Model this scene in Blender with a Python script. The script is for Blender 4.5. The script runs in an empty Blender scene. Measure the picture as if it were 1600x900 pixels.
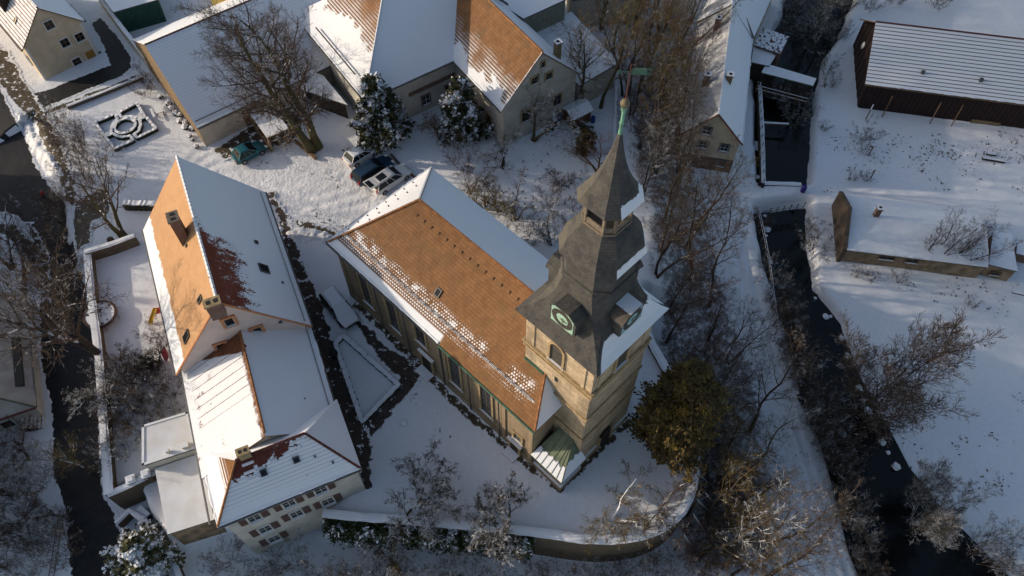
import bpy, math, random
import numpy as np
from mathutils import Vector, Matrix, Euler
S = bpy.context.scene
COL = S.collection
R = math.radians
# ------------------------------------------------------------------ camera, sky, sun
CAM_H = 63.0; FPX = 1231.0; TILT = R(33.25)
cam = bpy.data.cameras.new('camera'); cam_o = bpy.data.objects.new('camera', cam); COL.objects.link(cam_o)
cam.sensor_width = 36; cam.lens = 36 * FPX / 1600; cam.clip_end = 3000
cam_o.location = (0, 0, CAM_H); cam_o.rotation_euler = (TILT, 0, 0)
S.camera = cam_o
SUN_AZ = R(-7.0); SUN_EL = R(17.5)          # direction of travel of the light, height of the sun
W = bpy.data.worlds.new('World'); S.world = W; W.use_nodes = True
wn = W.node_tree; bg = wn.nodes['Background']
sky = wn.nodes.new('ShaderNodeTexSky'); sky.sky_type = 'NISHITA'; sky.sun_disc = False
sky.sun_elevation = SUN_EL
sky.sun_rotation = math.atan2(-math.cos(SUN_AZ), -math.sin(SUN_AZ))
sky.dust_density = 2.0; sky.ozone_density = 0.7; sky.air_density = 1.0
wn.links.new(sky.outputs[0], bg.inputs[0]); bg.inputs[1].default_value = 0.15
sd = bpy.data.lights.new('sun', 'SUN'); sd.energy = 3.9; sd.angle = R(0.8); sd.color = (1.0, 0.85, 0.67)
so = bpy.data.objects.new('sun', sd); COL.objects.link(so)
dv = Vector((math.cos(SUN_AZ) * math.cos(SUN_EL), math.sin(SUN_AZ) * math.cos(SUN_EL), -math.sin(SUN_EL)))
so.rotation_euler = dv.to_track_quat('-Z', 'Y').to_euler(); so.location = (-60, 0, 60)
S.view_settings.view_transform = 'Standard'; S.view_settings.look = 'None'
S.view_settings.exposure = 0.0; S.view_settings.gamma = 1.0

# ------------------------------------------------------------------ helpers
def ray(px, py):
    x = (px - 800) / FPX; y = -(py - 450) / FPX; c, s = math.cos(TILT), math.sin(TILT)
    return Vector((x, c * y + s, s * y - c))
def at(px, py, z=0.0):
    r = ray(px, py); return Vector((0, 0, CAM_H)) + r * ((z - CAM_H) / r.z)
def at2(px, py, z=0.0):
    p = at(px, py, z); return np.array([p.x, p.y])
def sstep(t):
    t = np.clip(t, 0, 1); return t * t * (3 - 2 * t)
def vnoise(x, y, seed=0):
    """cheap value noise, vectorised"""
    x = np.asarray(x, float); y = np.asarray(y, float)
    xi = np.floor(x).astype(np.int64); yi = np.floor(y).astype(np.int64)
    def h(a, b):
        n = (a * 374761393 + b * 668265263 + seed * 974634777) & 0xffffffff
        n = ((n ^ (n >> 13)) * 1274126177) & 0xffffffff
        return ((n ^ (n >> 16)) & 0xffff) / 65535.0
    fx = sstep(x - xi); fy = sstep(y - yi)
    a = h(xi, yi) * (1 - fx) + h(xi + 1, yi) * fx
    b = h(xi, yi + 1) * (1 - fx) + h(xi + 1, yi + 1) * fx
    return a * (1 - fy) + b * fy
def fbm(x, y, seed=0, o=3):
    s = 0; a = .5; t = 0
    for i in range(o):
        s = s + a * vnoise(x * 2 ** i, y * 2 ** i, seed + i); t += a; a *= .5
    return s / t
def sdf(poly, x, y):
    """signed distance (+ inside) and index of the nearest edge"""
    x = np.asarray(x, float); y = np.asarray(y, float)
    best = np.full(x.shape, 1e9); idx = np.zeros(x.shape, int); ins = np.zeros(x.shape, bool)
    n = len(poly)
    for i in range(n):
        ax, ay = poly[i]; bx, by = poly[(i + 1) % n]
        ex, ey = bx - ax, by - ay
        t = np.clip(((x - ax) * ex + (y - ay) * ey) / max(ex * ex + ey * ey, 1e-9), 0, 1)
        d = np.hypot(x - ax - t * ex, y - ay - t * ey)
        m = d < best; best = np.where(m, d, best); idx = np.where(m, i, idx)
        if ay != by:
            c = ((ay > y) != (by > y)) & (x < ex * (y - ay) / ey + ax)
            ins ^= c
    return np.where(ins, best, -best), idx
def pline(pts, x, y):
    best = np.full(np.shape(x), 1e9)
    for (ax, ay), (bx, by) in zip(pts[:-1], pts[1:]):
        ex, ey = bx - ax, by - ay
        t = np.clip(((x - ax) * ex + (y - ay) * ey) / max(ex * ex + ey * ey, 1e-9), 0, 1)
        best = np.minimum(best, np.hypot(x - ax - t * ex, y - ay - t * ey))
    return best

# ---- terrain: an upper terrace (z = 0) that drops over walls and slopes to the lane and the stream
UP = [  # pixel of the terrace edge, width of the slope below the edge that starts here
 ((-1500, -900), 8), ((-300, 60), 8), ((60, 168), 2.2), ((100, 270), 2.5), ((134, 396), .25), ((155, 560), .25), ((169, 766), .3), ((215, 741), .5),
 ((232, 786), .6), ((262, 834), .8), ((345, 810), 2.2), ((520, 740), 1.5), ((548, 772), .8), ((503, 802), .3), ((560, 809), .25), ((680, 818), .25), ((800, 828), .25), ((860, 835), .25),
 ((955, 844), .25), ((1008, 835), .25), ((1045, 816), .25), ((1071, 786), .25), ((1083, 745), .25), ((1087, 700), .25), ((1080, 660), .25), ((1058, 617), .25), ((1037, 575), .25), ((1015, 534), .3), ((1004, 505), 1.5),
 ((1000, 440), 7), ((1015, 320), 7), ((980, 200), 7), ((985, 60), 8), ((1010, -60), 8), ((1100, -900), 8)]
UPP = [tuple(at2(*p)) for p, w in UP]; UPW = np.array([w for p, w in UP], float)
CREEK_PX = [((1262, -90), (1345, -80)), ((1235, 0), (1325, 0)), ((1225, 40), (1300, 62)), ((1186, 105), (1278, 92)), ((1186, 150), (1262, 160)), ((1190, 287), (1252, 289))]
CREEK2_PX = [((1185, 333), (1252, 326)), ((1196, 410), (1250, 385)), ((1222, 470), (1262, 455)), ((1242, 530), (1306, 508)), ((1262, 600), (1326, 580)), ((1304, 680), (1356, 656)),
             ((1330, 768), (1398, 740)), ((1350, 850), (1450, 806)), ((1385, 930), (1560, 915)), ((1420, 1100), (1700, 1100))]
def loop_of(c, z): return [tuple(at2(*a, z)) for a, b in c] + [tuple(at2(*b, z)) for a, b in reversed(c)]
CREEKS = [loop_of(CREEK_PX, -4.3), loop_of(CREEK2_PX, -4.6)]
def low(x, y):
    a = sstep((x + 30) / 14)
    left = -1.2 - 1.1 * sstep((62 - y) / 25)
    right = -4.9 + 1.7 * sstep((y - 26) / 26)
    right = np.where(x > 28, right + .4 * sstep((x - 45) / 30), right)
    return left * (1 - a) + right * a
def hz(x, y):
    x = np.asarray(x, float); y = np.asarray(y, float)
    d, i = sdf(UPP, x, y); w = UPW[i]
    k = sstep(-d / w); z = low(x, y) * k
    z = z + .10 * (fbm(x / 5, y / 5, 3) - .5) * 2 * (1 - .6 * (d > 0))
    for c in CREEKS:
        dd, _ = sdf(c, x, y)
        dd = dd + .5 * (fbm(x / 1.3, y / 1.3, 8) - .5)
        z = np.where(dd > -1.2, z * sstep(-dd / 1.2) + (-5.6) * (1 - sstep(-dd / 1.2)), z)
    return z
TRACKS = [[(1120, 275), (1132, 330), (1150, 400), (1172, 480), (1205, 560), (1235, 650), (1262, 730), (1295, 820), (1322, 905)],
          [(1136, 275), (1146, 330), (1166, 400), (1190, 480), (1219, 560), (1249, 650), (1277, 730), (1312, 820), (1340, 905)]]
_TP = [[tuple(at2(*q, -3.4)) for q in t_] for t_ in TRACKS]
_hz0 = hz
def hz(x, y):
    z = _hz0(x, y); x = np.asarray(x, float); y = np.asarray(y, float)
    if x.size and (x.max() > 12):
        for pl in _TP: d = pline(pl, x, y); z = z - .12 * np.exp(-(d / .2) ** 2) + .04 * np.exp(-((d - .45) / .2) ** 2)
    return z
def pathdist(x, y):
    mid = [tuple((np.array(a) + np.array(b)) / 2) for a, b in zip(*_TP)]; return float(pline(mid, np.array([x]), np.array([y]))[0])
def gz(x, y): return float(hz(np.array([x]), np.array([y]))[0])
def atg(px, py):
    z = 0.0
    for _ in range(6):
        p = at(px, py, z); z = .5 * z + .5 * gz(p.x, p.y) if _ < 4 else gz(p.x, p.y)
    p = at(px, py, z); return Vector((p.x, p.y, gz(p.x, p.y)))

def empty(name, label, cat, loc, group=None, rz=0.0):
    o = bpy.data.objects.new(name, None); COL.objects.link(o); o.location = loc; o.rotation_euler = (0, 0, rz)
    o.empty_display_size = .3
    tag(o, label, cat, group); return o
def tag(o, label=None, cat=None, group=None, kind=None):
    if label: o['label'] = label
    if cat: o['category'] = cat
    if group: o['group'] = group
    if kind: o['kind'] = kind
    return o
def copy_tree(o, parent=None):
    c = o.copy(); COL.objects.link(c); c.parent = parent
    for ch in [k for k in o.children]: copy_tree(ch, c)
    return c
def wloc(o):
    v = Vector((0, 0, 0))
    while o is not None: v += o.location; o = o.parent
    return v
def V3(p): return Vector((float(p[0]), float(p[1]), float(p[2])))
class M:
    """collects faces (world coordinates) and links them as ONE mesh object"""
    def __init__(s): s.v = []; s.f = []; s.uv = []; s.m = []
    def face(s, pts, mat=0, uv=None, ud=None):
        pts = [V3(p) for p in pts]
        if uv is None:
            n = Vector((0, 0, 0))
            for i in range(len(pts)):
                a, b = pts[i] - pts[0], pts[(i + 1) % len(pts)] - pts[0]; n += a.cross(b)
            if n.length < 1e-12: return
            n.normalize()
            d = (Vector((float(ud[0]), float(ud[1]), float(ud[2]) if len(ud) > 2 else 0)) if ud is not None else (pts[1] - pts[0]))
            if ud is None and abs(n.z) < .5:
                d = Vector((-n.y, n.x, 0))
            d.normalize(); e = n.cross(d)
            if abs(n.z) < .5:
                uv = [(p.dot(d), p.z) for p in pts]
            else:
                uv = [((p - pts[0]).dot(d), (p - pts[0]).dot(e)) for p in pts]
        b = len(s.v); s.v += [p[:] for p in pts]; s.f.append(tuple(range(b, b + len(pts)))); s.uv += uv; s.m.append(mat)
    def box(s, o, ex, ey, ez, mat=0, top=None):
        o, ex, ey, ez = V3(o), V3(ex), V3(ey), V3(ez)
        if ex.cross(ey).dot(ez) < 0: ex, ey = ey, ex
        a = [o, o + ex, o + ex + ey, o + ey]; b = [p + ez for p in a]
        s.face(a[::-1], mat); s.face(b, mat if top is None else top)
        for i in range(4): j = (i + 1) % 4; s.face([a[i], a[j], b[j], b[i]], mat)
    def cbox(s, c, sx, sy, sz, ang=0, mat=0, top=None):
        """box centred in plan on c, standing on c.z"""
        ca, sa = math.cos(ang), math.sin(ang); c = V3(c)
        ex = Vector((ca * sx, sa * sx, 0)); ey = Vector((-sa * sy, ca * sy, 0))
        s.box(c - ex / 2 - ey / 2, ex, ey, (0, 0, sz), mat, top)
    def prism(s, poly, z0, z1, mat=0, top=None, bottom=True):
        a = [(p[0], p[1], z0) for p in poly]; b = [(p[0], p[1], z1) for p in poly]
        ar = sum(poly[i][0] * poly[(i + 1) % len(poly)][1] - poly[(i + 1) % len(poly)][0] * poly[i][1] for i in range(len(poly)))
        if ar < 0: a.reverse(); b.reverse()
        s.face(b, mat if top is None else top)
        if bottom: s.face(a[::-1], mat)
        for i in range(len(a)):
            j = (i + 1) % len(a); s.face([a[i], a[j], b[j], b[i]], mat)
    def bar(s, p, q, r, mat=0, k=6, r2=None):
        p, q = V3(p), V3(q); d = q - p
        if d.length < 1e-6: return
        r2 = r if r2 is None else r2
        n = d.orthogonal().normalized(); m = d.normalized().cross(n)
        A = []; B = []
        for i in range(k):
            t = 2 * math.pi * (i + .5) / k; o = n * math.cos(t) + m * math.sin(t); A.append(p + o * r); B.append(q + o * r2)
        for i in range(k): j = (i + 1) % k; s.face([A[i], A[j], B[j], B[i]], mat, uv=[(0, 0), (1, 0), (1, 1), (0, 1)])
        s.face(A[::-1], mat, uv=[(0, 0)] * k); s.face(B, mat, uv=[(0, 0)] * k)
    def solid(s, polys, t=.16, rim=1, under=1):
        """roof slopes: (points, material, eave direction); closed below at vertical thickness t"""
        from collections import Counter
        key = lambda p: (round(float(p[0]), 3), round(float(p[1]), 3), round(float(p[2]), 3))
        cnt = Counter()
        for pts, mt, *r in polys:
            for i in range(len(pts)):
                cnt[frozenset((key(pts[i]), key(pts[(i + 1) % len(pts)])))] += 1
        for pts, mt, *r in polys:
            pts = [V3(p) for p in pts]
            n = Vector((0, 0, 0))
            for i in range(len(pts)): n += (pts[i] - pts[0]).cross(pts[(i + 1) % len(pts)] - pts[0])
            if n.z < 0: pts = pts[::-1]
            n.normalize(); n = n if n.z > 0 else -n
            o = V3(r[0]); d = V3(r[1]).normalized()
            e = n.cross(d); e = e if e.z > 0 else -e
            s.face(pts, mt, uv=[((p - o).dot(d), (p - o).dot(e)) for p in pts])
            dz = Vector((0, 0, -t))
            s.face([p + dz for p in pts[::-1]], under)
            for i in range(len(pts)):
                a, b = pts[i], pts[(i + 1) % len(pts)]
                if cnt[frozenset((key(a), key(b)))] == 1: s.face([a, a + dz, b + dz, b], rim)
    def build(s, name, mats, parent=None, smooth=False, loc=None):
        me = bpy.data.meshes.new(name)
        off = wloc(parent) if parent is not None else (Vector(loc) if loc is not None else Vector((0, 0, 0)))
        v = np.array(s.v, float).reshape(-1, 3) - np.array(off[:])
        me.from_pydata(v.tolist(), [], s.f)
        u = me.uv_layers.new(name='uv'); u.data.foreach_set('uv', np.array(s.uv, float).ravel())
        for m in (mats if isinstance(mats, (list, tuple)) else [mats]): me.materials.append(m)
        me.polygons.foreach_set('material_index', s.m)
        if smooth: me.polygons.foreach_set('use_smooth', [True] * len(s.f))
        me.update()
        o = bpy.data.objects.new(name, me); COL.objects.link(o)
        if parent is not None: o.parent = parent
        elif loc is not None: o.location = loc
        return o

# ------------------------------------------------------------------ materials
class X:
    def __init__(s, nt, o): s.nt = nt; s.o = o
    def op(s, k, b=None, c=None):
        n = s.nt.nodes.new('ShaderNodeMath'); n.operation = k
        for i, q in enumerate((s, b, c)):
            if q is None: continue
            if isinstance(q, X): s.nt.links.new(q.o, n.inputs[i])
            else: n.inputs[i].default_value = q
        return X(s.nt, n.outputs[0])
    def __add__(s, b): return s.op('ADD', b)
    def __sub__(s, b): return s.op('SUBTRACT', b)
    def __mul__(s, b): return s.op('MULTIPLY', b)
    __radd__ = __add__; __rmul__ = __mul__
    def __rsub__(s, b): return (s * -1) + b
    def fr(s): return s.op('FRACT')
    def fl(s): return s.op('FLOOR')
    def mx(s, b): return s.op('MAXIMUM', b)
    def mn(s, b): return s.op('MINIMUM', b)
    def sm(s, a, b):
        n = s.nt.nodes.new('ShaderNodeMapRange'); n.interpolation_type = 'SMOOTHSTEP'
        lo, hi = (a, b) if a < b else (b, a)
        s.nt.links.new(s.o, n.inputs[0]); n.inputs[1].default_value = lo; n.inputs[2].default_value = hi
        r = X(s.nt, n.outputs[0]); return r if a < b else 1 - r
def rgb(c): return (c[0], c[1], c[2], 1)
class MT:
    def __init__(s, name, rough=.8):
        s.m = bpy.data.materials.new(name); s.m.use_nodes = True; s.nt = s.m.node_tree
        s.b = s.nt.nodes['Principled BSDF']; s.b.inputs['Roughness'].default_value = rough
        s.b.inputs['Specular IOR Level'].default_value = .25
    def coord(s, k='Object'):
        n = s.nt.nodes.new('ShaderNodeTexCoord'); return n.outputs[k]
    def uv(s):
        n = s.nt.nodes.new('ShaderNodeSeparateXYZ'); s.nt.links.new(s.coord('UV'), n.inputs[0]); return X(s.nt, n.outputs[0]), X(s.nt, n.outputs[1])
    def pos(s):
        n = s.nt.nodes.new('ShaderNodeNewGeometry'); return n.outputs['Position']
    def nz(s):
        n = s.nt.nodes.new('ShaderNodeNewGeometry'); q = s.nt.nodes.new('ShaderNodeSeparateXYZ'); s.nt.links.new(n.outputs['Normal'], q.inputs[0]); return X(s.nt, q.outputs[2])
    def noise(s, sc, det=2, vec=None, rough=.5, scale3=None):
        n = s.nt.nodes.new('ShaderNodeTexNoise'); n.inputs['Scale'].default_value = sc; n.inputs['Detail'].default_value = det; n.inputs['Roughness'].default_value = rough
        v = vec if vec is not None else s.pos()
        if scale3:
            mp = s.nt.nodes.new('ShaderNodeMapping'); mp.inputs['Scale'].default_value = scale3; s.nt.links.new(v, mp.inputs[0]); v = mp.outputs[0]
        s.nt.links.new(v, n.inputs['Vector']); return X(s.nt, n.outputs[0])
    def attr(s, name):
        n = s.nt.nodes.new('ShaderNodeAttribute'); n.attribute_name = name; return X(s.nt, n.outputs['Fac'])
    def mix(s, f, a, b):
        n = s.nt.nodes.new('ShaderNodeMix'); n.data_type = 'RGBA'
        if isinstance(f, X): s.nt.links.new(f.o, n.inputs[0])
        else: n.inputs[0].default_value = f
        for i, q in ((6, a), (7, b)):
            if isinstance(q, tuple): n.inputs[i].default_value = rgb(q)
            else: s.nt.links.new(q, n.inputs[i])
        return n.outputs[2]
    def set(s, col=None, rough=None, bump=None, dist=.05, strength=1.0, metal=None):
        if col is not None:
            if isinstance(col, tuple): s.b.inputs['Base Color'].default_value = rgb(col)
            else: s.nt.links.new(col, s.b.inputs['Base Color'])
        if rough is not None:
            if isinstance(rough, X): s.nt.links.new(rough.o, s.b.inputs['Roughness'])
            else: s.b.inputs['Roughness'].default_value = rough
        if metal is not None: s.b.inputs['Metallic'].default_value = metal
        if bump is not None:
            n = s.nt.nodes.new('ShaderNodeBump'); n.inputs['Distance'].default_value = dist; n.inputs['Strength'].default_value = strength
            s.nt.links.new(bump.o, n.inputs['Height']); s.nt.links.new(n.outputs[0], s.b.inputs['Normal'])
        return s.m
SNOW = (.77, .79, .83)
def plain(name, c, rough=.7, var=.25, sc=3.0, snow=0.0, bump=.0, metal=None, snz=.55, patch=2.5):
    t = MT(name, rough); n = t.noise(sc, 4)
    c2 = tuple(max(0, x * (1 - var)) for x in c); c1 = tuple(min(1, x * (1 + var)) for x in c)
    col = t.mix(n.sm(.3, .7), c2, c1); h = n
    if snow > 0:
        m = (t.nz().sm(snz - .12, snz + .12)) * (t.noise(patch, 3).sm(.62 - snow * .5, .7 - snow * .5) if snow < 1 else 1.0)
        col = t.mix(m, col, SNOW); h = n * .3 + m
    return t.set(col, rough, bump=(h if (bump or snow) else None), dist=bump or .02, metal=metal)
def roofmat(name, a, b, snowfn=None, row=.32, colw=.20, rowbump=.03, var_sc=1.3, moss=None, dark=.55):
    """tiled roof: rows and columns of tiles, a snow mask in metres (u along the eave, v up the slope)"""
    t = MT(name, .78); u, v = t.uv(); n1 = t.noise(var_sc, 4); n2 = t.noise(9.0, 2)
    rf = (v * (1 / row)).fr(); ri = (v * (1 / row)).fl()
    cf = (u * (1 / colw) + ri * .5).fr(); ci = (u * (1 / colw) + ri * .5).fl()
    w = t.nt.nodes.new('ShaderNodeTexWhiteNoise'); cx = t.nt.nodes.new('ShaderNodeCombineXYZ')
    t.nt.links.new(ri.o, cx.inputs[0]); t.nt.links.new(ci.o, cx.inputs[1]); t.nt.links.new(cx.outputs[0], w.inputs['Vector'])
    wn_ = X(t.nt, w.outputs[0])
    gap = rf.sm(.0, .14).mn(cf.sm(.0, .12) * cf.sm(1.0, .88) * .4 + .6)
    col = t.mix((n1 * .6 + n2 * .25 + wn_ * .12).sm(.26, .72), a, b)
    col = t.mix(gap, tuple(x * dark for x in a), col)
    if moss: col = t.mix(t.noise(.7, 5, rough=.65).sm(.5, .68) * .7, col, moss)
    h = (1 - rf) * .7 + gap * .3
    if snowfn:
        m = snowfn(t, u, v, n1, n2, rf, cf)
        col = t.mix(m, col, SNOW); h = h * (1 - m * .75) + m * .9 + n2 * .1
    return t.set(col, .8, bump=h, dist=rowbump)
def dots(t, rf, cf, u, v, su=.25, sv=.24):
    r = (v * (1 / sv)); ri = r.fl(); a = (r.fr() - .5).op('ABSOLUTE'); b = ((u * (1 / su) + ri * .5).fr() - .5).op('ABSOLUTE')
    return (a * a + b * b).op('SQRT')
def sn_full(rows=.0, edge=.0, hole=0.0, thin=.5):
    def f(t, u, v, n1, n2, rf, cf):
        m = (t.noise(.9, 4) * .5 + n2 * .2 + .5).sm(.3 + hole, .42 + hole)
        if rows: m = m * (1 - rf.sm(.16, .02) * rows)
        return m
    return f
def sn_church(t, u, v, n1, n2, rf, cf):
    d = dots(t, rf, cf, u, v)
    big = t.noise(.35, 3)
    left = u.sm(14.4, 14.1)
    eave = v.sm(.95, .8) * left
    fence = (v - 1.75 + (n2 - .5) * .12).op('ABSOLUTE').sm(.11, .05) * u.sm(23.6, 23.2)
    band = v.sm(1.0, 1.1) * (v + (n1 - .5) * 1.3 + (big - .5) * 1.2 - (u - 12).op('ABSOLUTE') * .02).sm(2.95, 2.3)
    hole = ((u - 19.2).op('ABSOLUTE').sm(.9, 1.5)).mx(v.sm(1.9, 1.7) * .3) * u.sm(23.2, 22.4)
    dens = (n1 * .45 + t.noise(1.6, 4, rough=.7) * .55)
    thr = (dens - .5) * 2.2 + .29
    dd = (d - thr).sm(.03, -.03) * band * hole * (1 - v.sm(1.72, 1.5) * u.sm(2, 3.5) * (1 - (n2.sm(.45, .7))) * .9)
    solid_ = 0.0 * (v - 2.45 + (big - .5)).op('ABSOLUTE').sm(.5, .1) * n2.sm(.52, .6) * band * hole
    low_ = v.sm(1.7, 1.3) * v.sm(.95, 1.1) * left * (d - .33).sm(.05, -.05)
    return eave.mx(fence).mx(dd).mx(solid_ * .95).mx(low_).mn(1.0)
def sn_east(t, u, v, n1, n2, rf, cf):   # parsonage east slope: brick-red patch under the ridge
    n = t.noise(1.6, 5, vec=t.coord('UV'), scale3=(1, .38, 1), rough=.7)
    a = (v - 6.3 - (u - 9.5).op('ABSOLUTE') * -.02) * .16
    core = v.sm(4.0, 8.2) * u.sm(14.5, 9.8).op('POWER', 1) * u.sm(15.8, 14.6)
    core = v.sm(3.0, 7.6) * (1 - (u - 2.6).op("ABSOLUTE").sm(2.6, 7.5))
    rid = v.sm(8.0, 8.8) * u.sm(13.5, 9) * .5
    k = (n * 1.25 - .17 + core * .58 + rid * .5 + (n2 - .5) * .7)
    return 1 - k.sm(.86, .92)
def sn_stripes(t, u, v, n1, n2, rf, cf):  # wing west slope: sliding snow in vertical tongues
    c = (u * (1 / .86)).fr(); e = ((c - .5).op('ABSOLUTE') + (n1 - .5) * .05).sm(.5, .45)
    toe = (v + t.noise(2.2, 2) * .7).sm(6.7, 6.4) * (u * 2.4 + 1.2 - v + (n1 - .5) * .8).sm(0, .35)
    bald = (t.noise(1.3, 4, rough=.6)).sm(.60, .64) * v.sm(3.5, 1.5) * .8
    return toe * (e.mx(v.sm(1.2, .5)).mx(u.sm(5.6, 6.4))) * (1 - bald * (n2.sm(.4, .5)))
def sn_wingS(t, u, v, n1, n2, rf, cf):
    n = t.noise(1.4, 4)
    k = v.sm(1.9, 3.6) * (1 - u.sm(4.5, 9.5)) * .45 + (n - .5) * 1.5 + .33 + v.sm(3.3, 3.7) * .2 + (n2 - .5) * .3
    return (1 - k.sm(.66, .74)) * (1 - rf.sm(.20, .02) * .55 * v.sm(.2, 1.6))
def sn_hip(t, u, v, n1, n2, rf, cf): # one half bare orange (below the hip), fringe of rows
    k = (v + (n1 - .5) * .9).sm(1.9, 2.3)
    return 1 - k * 1.0 * (rf.sm(.3, .5).mx(v.sm(2.2, 3.0)))
def sn_fringe(v0, w=.9, top=True):
    def f(t, u, v, n1, n2, rf, cf):
        n = t.noise(.45, 3)
        q = v + (n - .5) * 5.0 + (n1 - .5) * 1.5
        full = q.sm(v0 + .2, v0 - .2)
        rows = q.sm(v0 + w * 3, v0) * rf.sm(.62, .42) * cf.sm(.9, .6)
        return full.mx(rows)
    return f
def sn_west(t, u, v, n1, n2, rf, cf):   # parsonage west slope: strip of snow along the eave
    n = t.noise(1.5, 4)
    return (v + (n - .5) * 1.1 + (n2 - .5) * .35 - 1.9).sm(.12, -.1)
def masonry(name, a, b, mortar, bw=.9, bh=.42, stain=(.10, .08, .06), st=.5, snow=0):
    t = MT(name, .9); uvn = t.coord('UV')
    br = t.nt.nodes.new('ShaderNodeTexBrick'); t.nt.links.new(uvn, br.inputs['Vector'])
    br.inputs['Color1'].default_value = rgb(a); br.inputs['Color2'].default_value = rgb(b); br.inputs['Mortar'].default_value = rgb(mortar)
    br.inputs['Scale'].default_value = 1; br.inputs['Brick Width'].default_value = bw; br.inputs['Row Height'].default_value = bh; br.inputs['Mortar Size'].default_value = .022
    br.inputs['Bias'].default_value = 0.0; br.offset = .5
    n = t.noise(2.2, 5, rough=.6); n3 = t.noise(.5, 4, scale3=(1, 1, .35)); n4 = t.noise(14, 3)
    col = t.mix(n.sm(.35, .7) * .5, br.outputs['Color'], tuple(x * .72 for x in a))
    col = t.mix(n3.sm(.48, .72) * st, col, stain)
    h = X(t.nt, br.outputs['Fac']) * -.8 + n4 * .5 + n * .4
    if snow:
        m = t.nz().sm(.55, .8); col = t.mix(m, col, SNOW)
    return t.set(col, .9, bump=h, dist=.03)
m_snow = plain('snow', SNOW, .6, .03, 2, bump=.03)
m_plaster_pink = plain('pale_pink_plaster', (.62, .50, .45), .85, .06, 1.2)
m_plaster_beige = plain('beige_plaster', (.52, .43, .31), .85, .10, 1.0)
m_plaster_grey = plain('grey_plaster', (.46, .42, .36), .85, .14, .8, bump=.02)
m_plaster_yel = plain('cream_plaster', (.50, .47, .41), .85, .12, .9, bump=.01)
m_trim_or = plain('orange_stone_trim', (.50, .22, .10), .7, .1, 4)
m_trim_w = plain('white_trim', (.62, .60, .56), .6, .05, 4)
m_trim_dark = plain('dark_stone_trim', (.16, .13, .10), .8, .2, 4)
m_shutter = plain('brown_red_shutter_paint', (.12, .07, .058), .6, .15, 5)
m_glass = MT('window_glass', .12); m_glass = m_glass.set((.015, .018, .02))
m_wood = plain('weathered_wood', (.16, .10, .06), .85, .3, 6, bump=.01)
m_wood_dark = plain('dark_wood', (.035, .025, .02), .85, .3, 6)
m_wood_snow = plain('snowy_wood', (.14, .09, .06), .85, .3, 6, snow=1)
m_brownred = plain('brown_red_sheet', (.12, .035, .03), .5, .2, 3)
m_metal = plain('grey_metal', (.12, .12, .12), .4, .15, 4, metal=.6)
m_copper = plain('green_copper', (.055, .12, .085), .6, .3, 3)
m_copper_b = plain('bright_green_copper', (.13, .28, .20), .7, .3, 3)
m_copper_seam = plain('dull_green_copper_sheet', (.11, .125, .085), .45, .3, 1.6)
m_gold = plain('tarnished_gilding', (.14, .115, .07), .5, .35, 9)
m_black = plain('black_paint', (.02, .02, .02), .6, .2, 4)
m_brick = masonry('red_brick', (.22, .08, .05), (.16, .055, .04), (.25, .2, .16), .25, .08, st=.3)
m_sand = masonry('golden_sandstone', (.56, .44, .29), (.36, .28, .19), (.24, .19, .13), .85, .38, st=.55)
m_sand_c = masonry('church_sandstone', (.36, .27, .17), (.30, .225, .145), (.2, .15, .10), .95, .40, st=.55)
m_sand_band = plain('sandstone_moulding', (.34, .25, .14), .85, .25, 3)
m_stone = masonry('rubble_stone', (.28, .19, .10), (.20, .14, .08), (.14, .11, .08), .42, .2, st=.4)
m_stone_g = masonry('garden_wall_stone', (.17, .13, .09), (.12, .095, .07), (.08, .07, .055), .5, .25, st=.6, snow=1)
m_ret = masonry('retaining_wall_stone', (.14, .105, .07), (.095, .075, .055), (.07, .06, .05), .7, .3, st=.7, snow=1)
m_half = plain('ochre_stained_wall', (.26, .18, .11), .9, .35, 1.2, bump=.03)

# ------------------------------------------------------------------ ground
def axis(lo, hi, step, far):
    a = list(np.arange(lo, hi + step / 2, step)); s = step; x = lo; pre = []
    while x > -far: s *= 1.35; x -= s; pre.append(x)
    x = a[-1]; s = step; post = []
    while x < far: s *= 1.35; x += s; post.append(x)
    return np.array(pre[::-1] + a + post)
YARD = [[(190, 298), (300, 282), (372, 268), (450, 288), (520, 280)], [(180, 310), (300, 292), (400, 300), (470, 310), (560, 300)], [(560, 300), (500, 318), (440, 300), (400, 285), (330, 300)], [(170, 285), (240, 290), (320, 276), (400, 262), (520, 268)], [(620, 310), (540, 322), (470, 318), (432, 306)],
        [(560, 258), (500, 275), (430, 290)], [(575, 285), (520, 300), (440, 312), (350, 300)], [(588, 296), (520, 316), (450, 326)],
        [(560, 300), (500, 318), (440, 300), (400, 285), (330, 300)], [(170, 285), (240, 290), (320, 276), (400, 262), (520, 268)], [(620, 310), (540, 322), (470, 318), (432, 306)],
        [(288, 262), (300, 244), (325, 232), (345, 226)], [(300, 268), (315, 250), (340, 238), (360, 233)], [(315, 272), (335, 256), (375, 246)]]
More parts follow.
